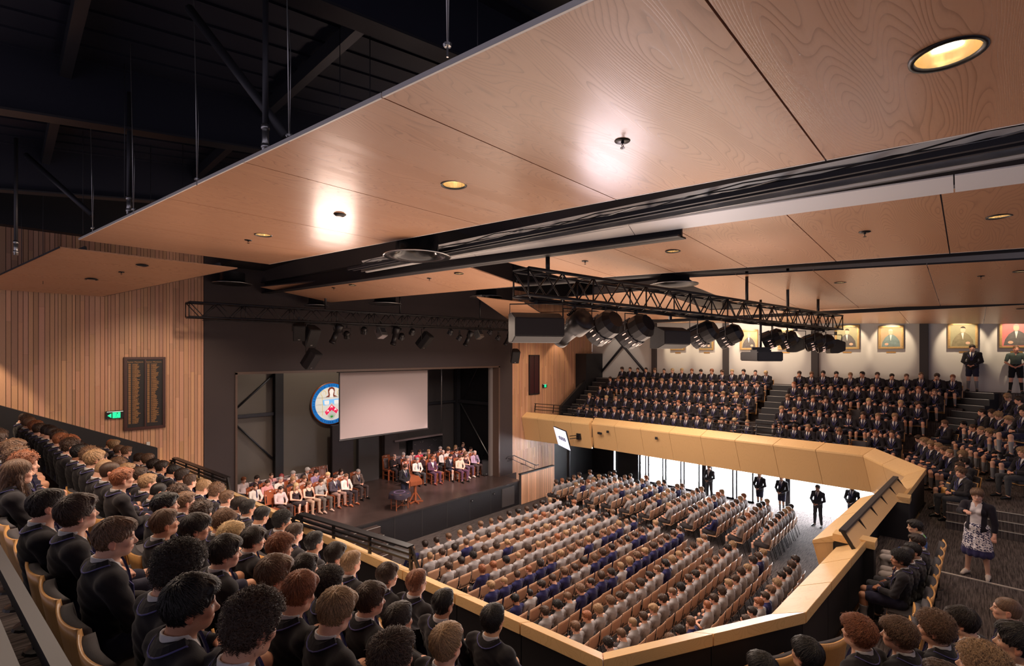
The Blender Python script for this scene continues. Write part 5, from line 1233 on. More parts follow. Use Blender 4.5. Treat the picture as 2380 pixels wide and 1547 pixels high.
for i, (px, py) in enumerate(((806, 778), (846, 768), (933, 782), (958, 771), (1047, 772), (1068, 785), (1139, 772), (1158, 785))):
    parcan(Py(px, py, 14.9), 'small black par lamp on the stage truss, %s from the left' % ORD[i + 1], .10, (10, 18, 1), 'par lamps on the stage truss', .22)
for i, (px, py) in enumerate(((886, 773), (1113, 777))):
    p = Py(px, py, 14.85); e = empty('flood_lamp', p); tag(e, 'pale grey box flood lamp on the stage truss, %s one' % ('left', 'right')[i], 'stage lamp', 'grey flood lamps')
    bb = MB().box(-.16, .16, -.12, .14, -.17, .17).obj('housing', 'steel', e, bevel=.015); bb.rotation_euler = (-.5, 0, .3); MB().box(-.12, .12, -.13, -.12, -.05, .12).obj('vent_slots', 'darksteel', bb); yoke(e, .18, .3)
# stage light
spot('stage_light', (7.0, 12.0, 8.0), (7.6, 17.9, 1.4), 4000, 31, .55, (1, .72, .62), .15)
spot('stage_light', (13.5, 12.0, 8.0), (14.2, 18.3, 1.3), 4000, 31, .55, (1, .70, .66), .15)
spot('stage_light', (10.3, 13.0, 8.0), (10.4, 17.5, 1.2), 900, 60, .8, (1, .72, .62), .2)
spot('screen_wash', (9.5, 12.0, 7.0), (12.2, 17.2, 3.6), 170, 42, .8, (1, .80, .78), .3)
spot('backdrop_wash', (9.8, 17.8, 8.6), (9.0, 20.7, 5.8), 420, 100, .7, (1, .85, .68), .2)
spot('spill_fill', (5.6, 3.6, 7.5), (4.2, .7, 8.5), 150, 80, .95, (1.0, .84, .94), .45)
spot('spill_fill', (6.6, 3.0, 7.9), (7.6, 1.2, 8.45), 40, 80, .9, (1.0, .84, .90), .4)  # extra spot without a fixture, added to brighten the second strip
spot('spill_fill', (4.9, 3.6, 7.5), (5.5, .6, 8.65), 70, 70, .9, (1.0, .95, .95), .3)  # extra spot without a fixture, added to brighten the service tray
# wall washers over the paintings
for y in (11.1, 9.6, 7.6, 6.05, 3.7, 2.3, .25, -1.15):
    spot('picture_light', (XR - 1.0, y, 8.35), (XR, y, 7.55), 120, 62, .35, (1, .78, .52), .03)
spot('wall_light', (22.6, 14.4, 8.6), (XR, 14.4, 6.8), 45, 62, .3, (1, .88, .74), .03)
spot('wall_light', (21.0, 15.6, 8.4), (20.6, YW, 4.6), 120, 70, .35, (1, .74, .48), .03)
spot('wall_light', (-1.2, 15.4, 8.35), (-1.3, YW, 4.0), 520, 78, .25, (1, .74, .50), .03)
spot('wall_light', (3.2, 12.0, 8.6), (3.0, YW, 5.0), 420, 70, .8, (1, .72, .50), .1)
spot('wall_light', (18.6, 12.5, 8.2), (18.6, YW, 5.2), 330, 60, .8, (1, .74, .50), .1)

# ------------------------------------------------------------------ wall boards, signs, pictures
hb = empty('honour_board', (2.23, YW - .06, 4.96)); tag(hb, 'large dark framed honour board headed Senior Monitors with gilt names on the left slat wall', 'board')
MB().box(0, .92, 0, .05, 0, 1.97).obj('board', 'black', hb)
MB().box(0, .92, -.03, .0, 0, .075).box(0, .92, -.03, 0, 1.905, 1.97).box(0, .07, -.03, 0, .075, 1.905).box(.85, .92, -.03, 0, .075, 1.905).box(.44, .48, -.03, 0, .075, 1.905).obj('frame', mat('rosewood_frame', (.06, .018, .014), .35), hb, bevel=.005)
gilt = mat('gilt_lettering', (.55, .28, .09), .5)
r = random.Random(3)
for k, x0 in enumerate((.095, .505)):
    glyphs('Senior Monitors', .052, 'heading', gilt, hb, (x0 + .15, -.003, 1.82))
    b = MB()
    for row in range(62):
        z = 1.775 - row * .0262
        if z < .12: break
        b.box(x0, x0 + .052, -.006, 0, z, z + .011); x = x0 + .085
        for _ in range(r.choice((1, 2, 2))): b.box(x, x + .013, -.006, 0, z, z + .011); x += .022
        w = r.uniform(.06, .14)
        while w > 0: s_ = min(w, r.uniform(.02, .05)); b.box(x, x + s_, -.006, 0, z, z + .011); x += s_ + .006; w -= s_ + .006
    b.obj('name_lines', gilt, hb)
hb2 = empty('wall_board', (18.55, YW - .05, 4.93)); tag(hb2, 'narrow dark maroon two-panel board high on the right slat wall', 'board')
MB().box(0, .82, 0, .04, 0, 2.05).obj('board', mat('maroon_board', (.045, .012, .015), .4), hb2, bevel=.008); MB().box(0, .82, -.02, 0, 0, .05).box(0, .82, -.02, 0, 2.0, 2.05).box(0, .05, -.02, 0, 0, 2.05).box(.77, .82, -.02, 0, 0, 2.05).box(.40, .42, -.02, 0, 0, 2.05).obj('frame', 'black', hb2)
grn = mat('exit_green', (.0, .55, .22), .4, emit=(.02, .9, .35), es=1.1)
def exit_sign(x, y, z, w, arrow, label):
    e = empty('exit_sign', (x, y, z)); tag(e, label, 'exit sign'); h = w * .56
    MB().box(0, w, 0, .05, 0, h).obj('case', 'black', e, bevel=.004)
    MB().box(w * .36, w * .80, -.004, 0, h * .08, h * .80).obj('green_panel', grn, e)
    if arrow: MB().slab([(w * .08, -.004, h * .42), (w * .30, -.004, h * .72), (w * .30, -.004, h * .12)], .004, (0, 1, 0)).obj('arrow', grn, e)
    wht = mat('sign_white', (.85, .9, .85), .5, emit=(.7, .9, .75), es=.7); cx = w * .58; b = MB(); b.lathe([(.001, 0), (h * .07, 0)], (cx + h * .08, -.007, h * .68), 10, 'Y')
    for p, q in (((.04, .58), (-.04, .34)), ((.04, .56), (-.16, .50)), ((.04, .54), (.20, .44)), ((-.04, .34), (.10, .24)), ((.10, .24), (.06, .10)), ((-.04, .34), (-.10, .22)), ((-.10, .22), (-.24, .22))): b.bar((cx + p[0] * h, -.008, p[1] * h), (cx + q[0] * h, -.008, q[1] * h), h * .075, .003)
    b.obj('running_figure', M['black'], e); MB().box(w * .05, w * .95, -.006, 0, h * .86, h * .92).obj('lamp_strip', wht, e)
exit_sign(1.86, YW - .08, 5.31, .37, True, 'green lit exit sign with running figure and left arrow beside the honour board')
exit_sign(19.62, YW - .08, 5.25, .34, False, 'small green lit exit sign beside the narrow maroon board')
tag(MB().box(3.72 - 1.0, 3.80 - 1.0, YW - .05, YW - .006, 4.50, 4.60).obj('wall_switch', 'white', bevel=.005), 'small white switch plate on the left slat wall', 'switch')
tag(MB().box(19.9, 20.0, YW - .04, YW - .006, .62, .72).obj('wall_socket', 'black', bevel=.005), 'small black socket low on the right slat wall', 'socket')
gold = M['gold']; plq = mat('brass_plaque', (.45, .25, .08), .4, .5)
PAL = {'grey': (.22, .20, .19), 'sage': (.30, .28, .17), 'rose': (.55, .16, .16), 'sand': (.42, .30, .18), 'olive': (.20, .17, .10), 'teal': (.16, .22, .22)}
PICS = [(11.1, .78, 1.02, 'sand', 'olive'), (9.6, .72, 1.0, 'olive', 'grey'), (7.6, .80, .95, 'sand', 'grey'), (6.05, .62, .9, 'olive', 'sand'), (3.75, .86, 1.0, 'sage', 'grey'), (2.30, .80, .92, 'sand', 'teal'), (.22, .82, .95, 'sage', 'olive'), (-1.15, .86, .98, 'rose', 'grey')]
for i, (y, w, h, c1, c2) in enumerate(PICS):
    z0 = 7.22; e = empty('framed_portrait', (XR - .03, y, z0)); tag(e, 'gilt framed portrait of a seated figure on the white wall, %s from the stage' % ORD[i + 1], 'painting', 'framed portraits on the white wall')
    b = MB(); f = .075
    for q in ((-w / 2, w / 2, 0, f), (-w / 2, w / 2, h - f, h), (-w / 2, -w / 2 + f, f, h - f), (w / 2 - f, w / 2, f, h - f)): b.box(-.07, .0, *q); b.box(-.09, -.071, q[0] + .015, q[1] - .015, q[2] + .015, q[3] - .015)
    b.obj('frame', gold, e, bevel=.006)
    cm = mat('canvas', PAL[c1], .7, noise=.35, nscale=3); MB().box(-.035, -.03, -w / 2 + f, w / 2 - f, f, h - f).obj('canvas', cm, e)
    rr = random.Random(i); robe = mat('painted_robe', PAL[c2] if c2 != 'grey' else (.10, .09, .09), .7, noise=.5, nscale=9); fl = mat('painted_flesh', (.62, .38, .27), .7)
    s_ = rr.choice((-1, 1)); X = -.040
    def pf(pts, x, nm, m): MB().slab([(x, a_ * w * .5, z_ * h) for a_, z_ in pts], .003, (1, 0, 0)).obj(nm, m, e)
    pf([(-.72, .10), (-.66, .34), (-.42, .52), (-.16, .62), (.14, .62), (.44, .50), (.66, .30), (.74, .10)], X, 'robe', robe)
    pf([(-.08, .60), (.10, .60), (.02 * s_, .34)], X - .002, 'shirt_front', mat('painted_linen', (.7, .65, .6), .7))
    pf([(.17 * math.cos(t) + .02 * s_, .72 + .115 * math.sin(t)) for t in np.linspace(0, 2 * PI, 14)[:-1]], X - .002, 'face', fl)
    pf([(.18 * math.cos(t) + .02 * s_, .75 + .11 * math.sin(t)) for t in np.linspace(.1, PI - .1, 8)] + [(-.12, .78), (.14, .79)], X - .004, 'hair', mat('painted_hair', rr.choice(((.3, .27, .24), (.05, .03, .02), (.5, .46, .42))), .7))
    pf([(.16 * math.cos(t) + .34 * s_, .21 + .055 * math.sin(t)) for t in np.linspace(0, 2 * PI, 10)[:-1]], X - .004, 'hands', fl)
    q = MB().box(-.012, 0, -.15, .15, -.02, .04).obj('plaque', plq, bevel=.004, loc=(XR - .005, y + (-.05 if i == 6 else 0), z0 - .14)); tag(q, 'small brass name plaque under the portrait, %s from the stage' % ORD[i + 1], 'plaque', 'plaques under the portraits')
# tilted screen on an arm from the fascia and the little fittings on the fascia
p = Pd(1307, 1018, 21.3); tv = empty('television', p, math.radians(-121)); tag(tv, 'tilted flat television screen on a swing arm from the balcony fascia near the stage', 'television')
tvb = MB().box(-.74, .74, -.025, .025, -.45, .45).obj('casing', 'black', tv, bevel=.006); tvb.rotation_euler = (math.radians(16), 0, 0)
MB().box(-.72, .72, -.03, -.026, -.43, .43).obj('lit_screen', mat('tv_lit', (.8, .84, .95), .3, emit=(.80, .85, 1), es=.95), tvb)
b = MB(); b.box(-.44, -.36, -.034, -.03, -.01, .03)
for k in range(4): b.box(-.30 + k * .20, -.17 + k * .20, -.034, -.03, -.08, .08)
b.obj('screen_marks', mat('tv_ink', (.12, .12, .4), .5), tvb)
q1 = Px(1344, 1014, 18.35); ar = empty('wall_bracket', q1); tag(ar, 'black folding bracket holding the television off the fascia', 'bracket')
dv = (p - q1) * .9; MB().tube([(0, 0, .06), tuple(dv * .6 + Vector((0, 0, .06)))], .02, 6).tube([(0, 0, -.06), tuple(dv * .6 + Vector((0, 0, -.06)))], .02, 6).obj('arm', 'blackmetal', ar); MB().box(-.02, .12, -.10, .10, -.14, .14).obj('plate', 'blackmetal', ar)
for i, (px, py) in enumerate(((1391, 1006), (1396, 1007), (1412, 1003), (1525, 1018))):
    pt = Px(px, py, 18.52); tag(MB().box(-.02, .04, -.05, .05, -.05, .05).obj('wall_outlet', 'black', loc=pt, bevel=.004), 'tiny black outlet on the balcony fascia, %s from the stage' % ORD[i + 1], 'outlet', 'outlets on the fascia')
pt = Pd(2055, 1093, 14.0); tag(MB().box(-.07, .07, -.02, .04, -.03, .03).obj('wall_outlet', 'black', loc=pt, rot=(0, 0, .5)), 'black double outlet plate on the angled fascia at the far corner', 'outlet')
# ------------------------------------------------------------------ seats
def arc_shell(b, w, z0, z1, y0, y1, t, bow=.035, n=8, m=5, wave=0, topcurve=0):
    """curved plywood sheet, concave toward +Y"""
    F_, B_ = [], []
    for j in range(m + 1):
        v = j / m; z = z0 + (z1 - z0) * v; y = y0 + (y1 - y0) * v
        for i in range(n + 1):
            u = -1 + 2 * i / n; zz_ = z + (topcurve * (1 - u * u) * v) ; yy = y + bow * u * u + wave * math.sin(v * 3) ; F_.append((u * w / 2, yy, zz_)); B_.append((u * w / 2, yy - t, zz_))
    N = (n + 1) * (m + 1); fs = []
    for j in range(m):
        for i in range(n): a = j * (n + 1) + i; fs.append((a, a + 1, a + n + 2, a + n + 1)); fs.append((N + a, N + a + n + 1, N + a + n + 2, N + a + 1))
    for i in range(n): fs.append((i, N + i, N + i + 1, i + 1)); a = m * (n + 1) + i; fs.append((a, a + 1, N + a + 1, N + a))
    for j in range(m): a = j * (n + 1); fs.append((a, a + n + 1, N + a + n + 1, N + a)); a += n; fs.append((a, N + a, N + a + n + 1, a + n + 1))
    return b.add(F_ + B_, fs)
CH = {}
def chair_parts(kind):
    if kind in CH: return CH[kind]
    P = []
    if kind == 'stack':
        b = arc_shell(MB(), .46, .47, .86, -.19, -.25, .012, .03, topcurve=.015); P.append(('backrest', b.mesh('stack_backrest', 'chairply', True), []))
        b = MB(); b.prism([(-.21, -.19), (.21, -.19), (.22, .16), (.18, .21), (-.18, .21), (-.22, .16)], .435, .45); P.append(('seat', b.mesh('stack_seat', 'chairply', bevel=.004), []))
        for sx in (-1, 1):
            P.append(('leg', MB().tube([(sx * .20, .14, .43), (sx * .215, .22, .0)], .010, 6).mesh('front_leg', 'blackmetal', True), [])); P.append(('leg', MB().tube([(sx * .20, -.22, .60), (sx * .20, -.17, .42), (sx * .215, -.30, .0)], .010, 6).mesh('rear_leg', 'blackmetal', True), []))
    if kind == 'theatre':
        b = arc_shell(MB(), .525, .30, .83, -.20, -.28, .018, .035, wave=.0, topcurve=-.02, n=10, m=6); P.append(('back_shell', b.mesh('back_shell', 'ply', True), []))
        b = arc_shell(MB(), .46, .36, .80, -.14, -.225, .055, .03, topcurve=.012, n=8, m=5); P.append(('back_cushion', b.mesh('back_cushion', 'uph', True), []))
        b = MB(); b.box(-.22, .22, -.18, .24, .40, .46); P.append(('seat_cushion', b.mesh('seat_cushion', 'uph', bevel=.02), [])); b = MB(); b.box(-.225, .225, -.18, .25, .385, .40); P.append(('seat_pan', b.mesh('seat_pan', 'ply', bevel=.004), []))
        b = MB().box(-.035, .035, -.20, -.06, .02, .40).lathe([(.0, 0), (.13, 0), (.12, .02), (.05, .035)], (0, -.13, 0), 16); P.append(('pedestal', b.mesh('pedestal', 'blackmetal'), []))
    if kind == 'folded':
        P = [q for q in chair_parts('theatre') if 'seat' not in q[0]]
        b = arc_shell(MB(), .44, .30, .72, -.10, -.13, .06, .02, n=6, m=4); P.append(('seat_cushion', b.mesh('seat_folded', 'uph', True), []))
        b = arc_shell(MB(), .44, .30, .72, -.085, -.115, .014, .02, n=6, m=4); P.append(('seat_pan', b.mesh('pan_folded', 'ply', True), []))
    if kind == 'carved':
        z1 = 1.08
        for sx in (-1, 1):
            P.append(('leg', MB().box(sx * .20 - .02, sx * .20 + .02, .19, .23, 0, .44).mesh('front_leg', 'redwood', bevel=.004), [])); P.append(('rear_post', MB().bar((sx * .19, -.20, 0), (sx * .19, -.20, .45), .038).bar((sx * .19, -.20, .45), (sx * .18, -.28, z1), .036).mesh('rear_post', 'redwood', bevel=.003), []))
        P.append(('seat', MB().box(-.23, .23, -.21, .24, .44, .475).box(-.20, .20, -.18, .21, .38, .44).mesh('carved_seat', 'redwood', bevel=.006), []))
        P.append(('crest_rail', MB().bar((-.18, -.275, 1.0), (.18, -.275, 1.0), .03, .10).bar((-.12, -.285, 1.06), (.12, -.285, 1.06), .03, .06).mesh('crest_rail', 'redwood', bevel=.006), [])); P.append(('back_rail', MB().bar((-.18, -.235, .60), (.18, -.235, .60), .025, .06).mesh('back_rail', 'redwood', bevel=.006), []))
        b = MB(); b.slab([(-.12, -.237, .62), (.12, -.237, .62), (.12, -.273, .97), (-.12, -.273, .97)], .014, (0, -1, 0)); P.append(('back_panel', b.mesh('back_panel', 'redwood', bevel=.004), []))
        P.append(('stretcher', MB().bar((-.20, .21, .16), (.20, .21, .16), .024).bar((-.2, -.2, .2), (.2, -.2, .2), .024).bar((-.2, -.2, .22), (-.2, .21, .22), .022).bar((.2, -.2, .22), (.2, .21, .22), .022).mesh('stretcher', 'redwood'), []))
        P.append(('name_card', MB().slab([(-.035, -.254, 1.02), (.035, -.254, 1.02), (.035, -.257, 1.05), (-.035, -.257, 1.05)], .003, (0, 1, 0)).mesh('name_card', 'white'), []))
    if kind == 'upholstered':
        P.append(('backrest', MB().slab([(-.23, -.20, .50), (.23, -.20, .50), (.23, -.26, .92), (-.23, -.26, .92)], .03, (0, -1, 0)).mesh('uph_backrest', 'greyuph', bevel=.008), []))
        P.append(('back_frame', MB().tube([(-.245, -.20, .45), (-.245, -.275, .93), (.245, -.275, .93), (.245, -.20, .45)], .010, 6).mesh('back_frame', 'steel', True), []))
        P.append(('seat', MB().box(-.22, .22, -.20, .22, .43, .48).mesh('uph_seat', 'greyuph', bevel=.015), []))
        for sx in (-1, 1):
            for sy in (-.2, .2): P.append(('leg', MB().tube([(sx * .22, sy, .44), (sx * .23, sy * 1.15, 0)], .010, 6).mesh('uph_leg', 'blackmetal', True), []))
    CH[kind] = P; return P
NAMES = dict(stack='stacking_chair', theatre='theatre_seat', folded='theatre_seat', carved='carved_chair', upholstered='upholstered_chair')
def chair(kind, loc, rz, label, group, scale=.92, jitter=True):
    e = empty(NAMES[kind], loc, rz); e.scale = (scale,) * 3; tag(e, label, 'seat' if kind in ('theatre', 'folded') else 'chair', group)
    for nm, me, _ in chair_parts(kind):
        o = bpy.data.objects.new(nm, me); COL.objects.link(o); o.parent = e
    return e
# ------------------------------------------------------------------ figures in their places
rnd = random.Random(42)
GREY = (.29, .27, .275); JERSEY = (.018, .018, .075)
# near figures (finest), middle distance, far
A0 = person_src('n0', sit_pose(.05, .08), lod=0); person_src('n1', sit_pose(.38, .05), lod=0); person_src('n2', sit_pose(-.30, -.06, .02, roll=.05), lod=0); person_src('n3', sit_pose(.15, -.28, .03), lod=0); person_src('n4', sit_pose(.5, -.02), bottom='trousers', lod=0)
person_src('nc', sit_pose(.2, -.1, .03, hands='chin'), lod=0)
for i, (y, p, h, sp) in enumerate(((0, 0, 'lap', .0), (.35, -.05, 'lap', .04), (-.35, .02, 'lap', .02), (.1, -.35, 'lap', .03), (.2, 0, 'knees', .06), (-.1, -.1, 'folded', .02))):
    person_src('m%d' % i, sit_pose(y, p, spread=sp, hands=h), lod=1); person_src('f%d' % i, sit_pose(y, p, spread=sp, hands=h), lod=2); person_src('x%d' % i, sit_pose(y, p, spread=sp, hands=h), lod=3)
person_src('mc', sit_pose(.1, -.1, .02, hands='chin'), lod=1); person_src('fc', sit_pose(.1, -.1, .02, hands='chin'), lod=2); person_src('xc', sit_pose(.1, -.1, .02, hands='chin'), lod=3)
person_src('mt', sit_pose(.25, -.05), bottom='trousers', lod=1)
for i, (y, p, h) in enumerate(((0, -.03, 'lap'), (.3, -.05, 'lap'), (-.3, 0, 'lap'), (.05, -.3, 'knees'), (.6, -.05, 'folded'))):
    person_src('g%d' % i, sit_pose(y, p, hands=h), 'polo', 'shorts', lod=1, tie=None); person_src('j%d' % i, sit_pose(y, p, hands=h), 'jersey', 'shorts', lod=1, tie=None); person_src('G%d' % i, sit_pose(y, p, hands=h), 'polo', 'shorts', lod=3, tie=None); person_src('J%d' % i, sit_pose(y, p, hands=h), 'jersey', 'shorts', lod=3, tie=None)
NEARV = ['n0', 'n1', 'n2', 'n3', 'n0', 'n1']; MIDV = ['m0', 'm1', 'm2', 'm3', 'm4', 'm5', 'mc', 'mt', 'm1', 'm0']; FARV = ['f0', 'f1', 'f2', 'f3', 'f4', 'f5', 'fc', 'f1', 'f0']
CROWN = 1.285
def rhair(): return (rnd.choice(('short', 'short', 'side', 'messy', 'straight', 'curly', 'crop', 'side')), rnd.choice(('dark', 'brown', 'brown', 'light', 'black', 'fair', 'ginger', 'light', 'dark', 'fair')))
def rskin(h): return rnd.choice(SKINS[:4] + SKINS[6:]) if h[1] not in ('black',) else rnd.choice(SKINS)
HST = dict(short='short', side='swept', messy='tousled', straight='smooth', curly='curly', crop='cropped', long='long', bald='balding', ponytail='tied-back')
def hw(h): return '%s %s' % (HST[h[0]], HWORD[h[1]])
def face(loc, target): return math.atan2(-(target[0] - loc[0]), target[1] - loc[1])
# ---- left balcony: near rows placed one by one
NEAR = [  # px, py of crown, row, hair, figure
 (1147, 1410, 0, ('straight', 'black'), 'n0'), (1031, 1373, 0, ('short', 'black'), 'n0'), (969, 1326, 0, ('short', 'ginger'), 'n0'), (894, 1312, 0, ('side', 'brown'), 'n2'), (817, 1283, 0, ('short', 'fair'), 'n0'),
 (773, 1267, 0, ('side', 'dark'), 'n2'), (731, 1239, 0, ('short', 'black'), 'n0'), (685, 1218, 0, ('short', 'brown'), 'n0'), (651, 1191, 0, ('curly', 'black'), 'n2'), (599, 1180, 0, ('short', 'black'), 'n3'), (577, 1163, 0, ('short', 'black'), 'n0'), (550, 1156, 0, ('short', 'dark'), 'n2'),
 (1040, 1455, 1, ('straight', 'fair'), 'n0'), (927, 1405, 1, ('short', 'dark'), 'n0'), (852, 1360, 1, ('side', 'brown'), 'n2'), (767, 1328, 1, ('curly', 'dark'), 'n0'), (711, 1295, 1, ('side', 'dark'), 'n0'), (644, 1247, 1, ('messy', 'ginger'), 'n2'), (581, 1228, 1, ('side', 'dark'), 'n2'), (539, 1219, 1, ('messy', 'blond'), 'n0'), (508, 1191, 1, ('messy', 'light'), 'n3'),
 (915, 1478, 2, ('messy', 'brown'), 'n0'), (763, 1381, 2, ('side', 'fair'), 'n3'), (678, 1342, 2, ('side', 'ginger'), 'n3'), (627, 1300, 2, ('side', 'light'), 'n2'), (513, 1251, 2, ('side', 'dark'), 'n2'), (446, 1197, 2, ('straight', 'dark'), 'n2'), (383, 1188, 2, ('short', 'light'), 'n0'),
 (554, 1402, 3, ('curly', 'brown'), 'n3'), (425, 1350, 3, ('side', 'black'), 'n2'), (385, 1280, 3, ('curly', 'dark'), 'n3'), (253, 1208, 3, ('short', 'light'), 'n2'), (182, 1157, 3, ('side', 'brown'), 'n0'), (110, 1140, 3, ('short', 'dark'), 'n0'), (42, 1072, 3, ('long', 'light'), 'n0'),
]
CZR = [5.00, 5.37, 5.70, 6.05]
ROWW = ['front', 'second', 'third', 'back']
used = [[], [], [], []]
SKM = {'black': (.50, .26, .16)}
for i, (px, py, r_, h, v) in enumerate(NEAR):
    p = Pz(px, py, CZR[r_]); fl = LROW[r_][3]; sc_ = (CZR[r_] - fl) / CROWN; used[r_].append(p.y)
    hd = -PI / 2 + .07 + rnd.uniform(-.05, .05)
    loc = Vector((p.x, p.y, fl)); fw = Vector((-math.sin(hd), math.cos(hd), 0)); loc -= fw * (-.01) * sc_
    sk = SKM.get(h[1], rnd.choice(SKINS[:4])) if i not in (29,) else (.42, .20, .12)
    if px == 1147: sk = (.66, .36, .20)
    what = 'girl' if h[0] == 'long' else 'pupil'
    nth = sum(1 for q in NEAR[:i] if q[2] == r_) + 1
    put_person(v, loc, hd, h, sk, {}, sc_, 'blazered %s with %s hair, %s row of left balcony, %s from camera' % (what, hw(h), ROWW[r_], ORD[nth]), 'pupils in the left balcony', 0)
    if r_ < 3: chair('theatre', loc + Vector((0, 0, 0)) - fw * .02, hd, 'ply-backed theatre seat under the %s nearest pupil, %s left balcony row' % (ORD[nth], ROWW[r_]), 'theatre seats of the left balcony', sc_)
# the rest of those rows toward the slat wall
for r_ in range(4):
    y = max(used[r_]) + .47; n = 0; stop = (14.9, 15.2, 15.2, 15.0)[r_]
    while y < stop:
        n += 1; fl = LROW[r_][3]; hd = -PI / 2 + .07 + rnd.uniform(-.06, .06); loc = Vector((lx(r_, y) + rnd.uniform(-.03, .03), y, fl)); h = rhair()
        v = rnd.choice(MIDV[:4] + ['m0']); lod = 1
        if rnd.random() < .96: put_person(v, loc, hd, h, rskin(h), {}, rnd.uniform(.90, .95), 'pupil with %s hair, %s row of left balcony, %s towards the slat wall' % (hw(h), ROWW[r_], ORD[n]), 'pupils in the left balcony', lod)
        if r_ < 3 and n < 8: chair('theatre', loc, hd, 'theatre seat in the %s left balcony row, %s towards the slat wall' % (ROWW[r_], ORD[n]), 'theatre seats of the left balcony')
        y += .47 + rnd.uniform(0, .03)
for k in range(27):
    y = 1.1 + .475 * k; chair('theatre', (lx(3, y), y, LROW[3][3]), -PI / 2 + .09, 'ply-backed theatre seat in the back left row, %s from the camera end' % ORD[k + 1], 'theatre seats of the back left row')
# steel gantry behind the back row
gt = empty('steel_gantry', (0, 0, 5.80)); tag(gt, 'dark slatted steel gantry behind the back row at the lower left', 'gantry')
def gx(y): return .15 - .10 * (y - 2.5)
for dx, nm in ((0, 'edge_rail'), (-.12, 'edge_rail'), (-1.3, 'edge_rail')): MB().bar((gx(1.3) + dx, 1.3, 0), (gx(5.6) + dx, 5.6, 0), .05, .06).obj(nm, 'darksteel', gt)
for k in range(15): y = 1.4 + k * .29; MB().bar((gx(y) - .12, y, -.03), (gx(y) - 1.3, y - .04, -.12), .13, .03).obj('slat', 'darksteel', gt)
for k in range(8): y = 1.5 + k * .5; MB().bar((gx(y) - .14, y, -.015), (gx(y) - .75, y + .32, -.04), .025, .03).obj('diagonal', 'darksteel', gt)
MB().box(-1.6, -.25, 1.2, 5.6, -.95, -.35).obj('base_tray', 'black', gt)
# ---- right foreground, diagonal rows
DG = [(1990, 1438, 5.0, ('messy', 'ginger'), 'n0'), (2085, 1441, 5.0, ('messy', 'light'), 'n1'), (2168, 1428, 5.0, ('curly', 'light'), 'n1'), (2248, 1418, 4.95, ('side', 'dark'), 'nc'), (2337, 1388, 4.93, ('crop', 'light'), 'n1'), (1872, 1486, 5.0, ('straight', 'black'), 'n0'), (1768, 1520, 5.0, ('straight', 'black'), 'n0'),
      (2278, 1502, 5.37, ('curly', 'fair'), 'n1'), (2362, 1452, 5.37, ('short', 'black'), 'n1'), (2190, 1540, 5.37, ('short', 'brown'), 'n0')]
for i, (px, py, cz, h, v) in enumerate(DG):
    p = Pz(px, py, cz); fl = 3.82 if cz < 5.2 else 4.19; s_ = (cz - fl) / CROWN; hd = -.46 + (.15 if i < 5 else 0); fw = Vector((-math.sin(hd), math.cos(hd), 0)); loc = Vector((p.x, p.y, fl))
    put_person(v, loc, hd, h, (.60, .35, .24) if h[1] != 'black' else (.48, .27, .17), {}, s_, 'blazered pupil with %s hair, %s counted in the lower right corner' % (hw(h), ORD[i + 1]), 'pupils in the lower right corner', 0)
    chair('theatre', loc - fw * .02, hd, 'theatre seat under the pupil with %s hair in the lower right corner, %s' % (hw(h), ORD[i + 1]), 'theatre seats in the lower right corner', s_)
for i, (px, py) in enumerate(((1935, 1478), (1818, 1512), (1735, 1540), (1700, 1560))):
    p = Pz(px, py, 3.2 + .80); hd = -.50; chair('folded' if i else 'theatre', (p.x + .1, p.y + .22, 3.2), hd, 'empty timber-backed theatre seat by the corner parapet, %s from the right' % ORD[i + 1], 'empty seats by the corner parapet')
# row of five at the back parapet
BR = [(2089, 1280, ('curly', 'black'), 'n1', 'n', (.40, .20, .12)), (2104, 1270, ('crop', 'black'), 'n4', 'n', (.22, .10, .06)), (2120, 1262, ('short', 'black'), 'n4', 'n', (.5, .3, .2)), (2131, 1241, ('short', 'dark'), 'mt', 'n', (.5, .3, .2)), (2126, 1208, ('short', 'black'), 'mt', 'h', (.55, .34, .22))]
for i, (px, py, h, v, kd, sk) in enumerate(BR):
    p = Pz(px, py, 4.35); s_ = 1.15 / CROWN; loc = Vector((p.x, p.y, 3.2)); hd = .05
    col = {} if kd == 'n' else dict(blazer=(.03, .10, .36), collar=(.25, .6, .12), braid=(.03, .10, .36), tie=None, trousers=(.35, .31, .29))
    if i == 3: col = dict(trousers=(.35, .31, .29))
    put_person(v, loc, hd, h, sk, col, s_, ('pupil in bright blue hooded jacket at the far end of the back parapet row' if kd == 'h' else 'blazered pupil with %s hair facing the back parapet, %s from the near end' % (hw(h), ORD[i + 1])), None if kd == 'h' else 'pupils at the back parapet', 0 if v[0] == 'n' else 1)
for i in range(8):
    x = 7.35 + i * .445; chair('folded' if i < 2 else 'theatre', (x, .62 - .01 * i, 3.2), .05, 'theatre seat in the row facing the back parapet, %s from the near end' % ORD[i + 1], 'seats facing the back parapet', .9)
for i in range(9):
    chair('folded', (7.2 + i * .45, -.65, 3.2), .0, 'empty charcoal folding seat at the right edge, first row, %s from the near end' % ORD[i + 1], 'empty folding seats at the right edge', .9)
    chair('folded', (7.3 + i * .45, -1.45, 3.62), .0, 'empty charcoal folding seat at the right edge, second row, %s from the near end' % ORD[i + 1], 'empty folding seats at the right edge', .9)
# woman in the patterned skirt
person_src('woman', stand_pose(.25, -.05, .10, hands='point'), 'tee', 'long_skirt', lod=0, fem=True)
p = Pz(2270, 1340, 3.2); hd = math.radians(75)
wq = put_person('woman', (p.x, p.y, 3.2), hd, ('straight', 'light'), (.60, .36, .27), dict(top=(.55, .50, .50), shoe=(.6, .52, .46)), .875, 'woman in navy and white patterned skirt pointing while walking on the balcony', None, 0, True); w = make_person(PEND.pop())
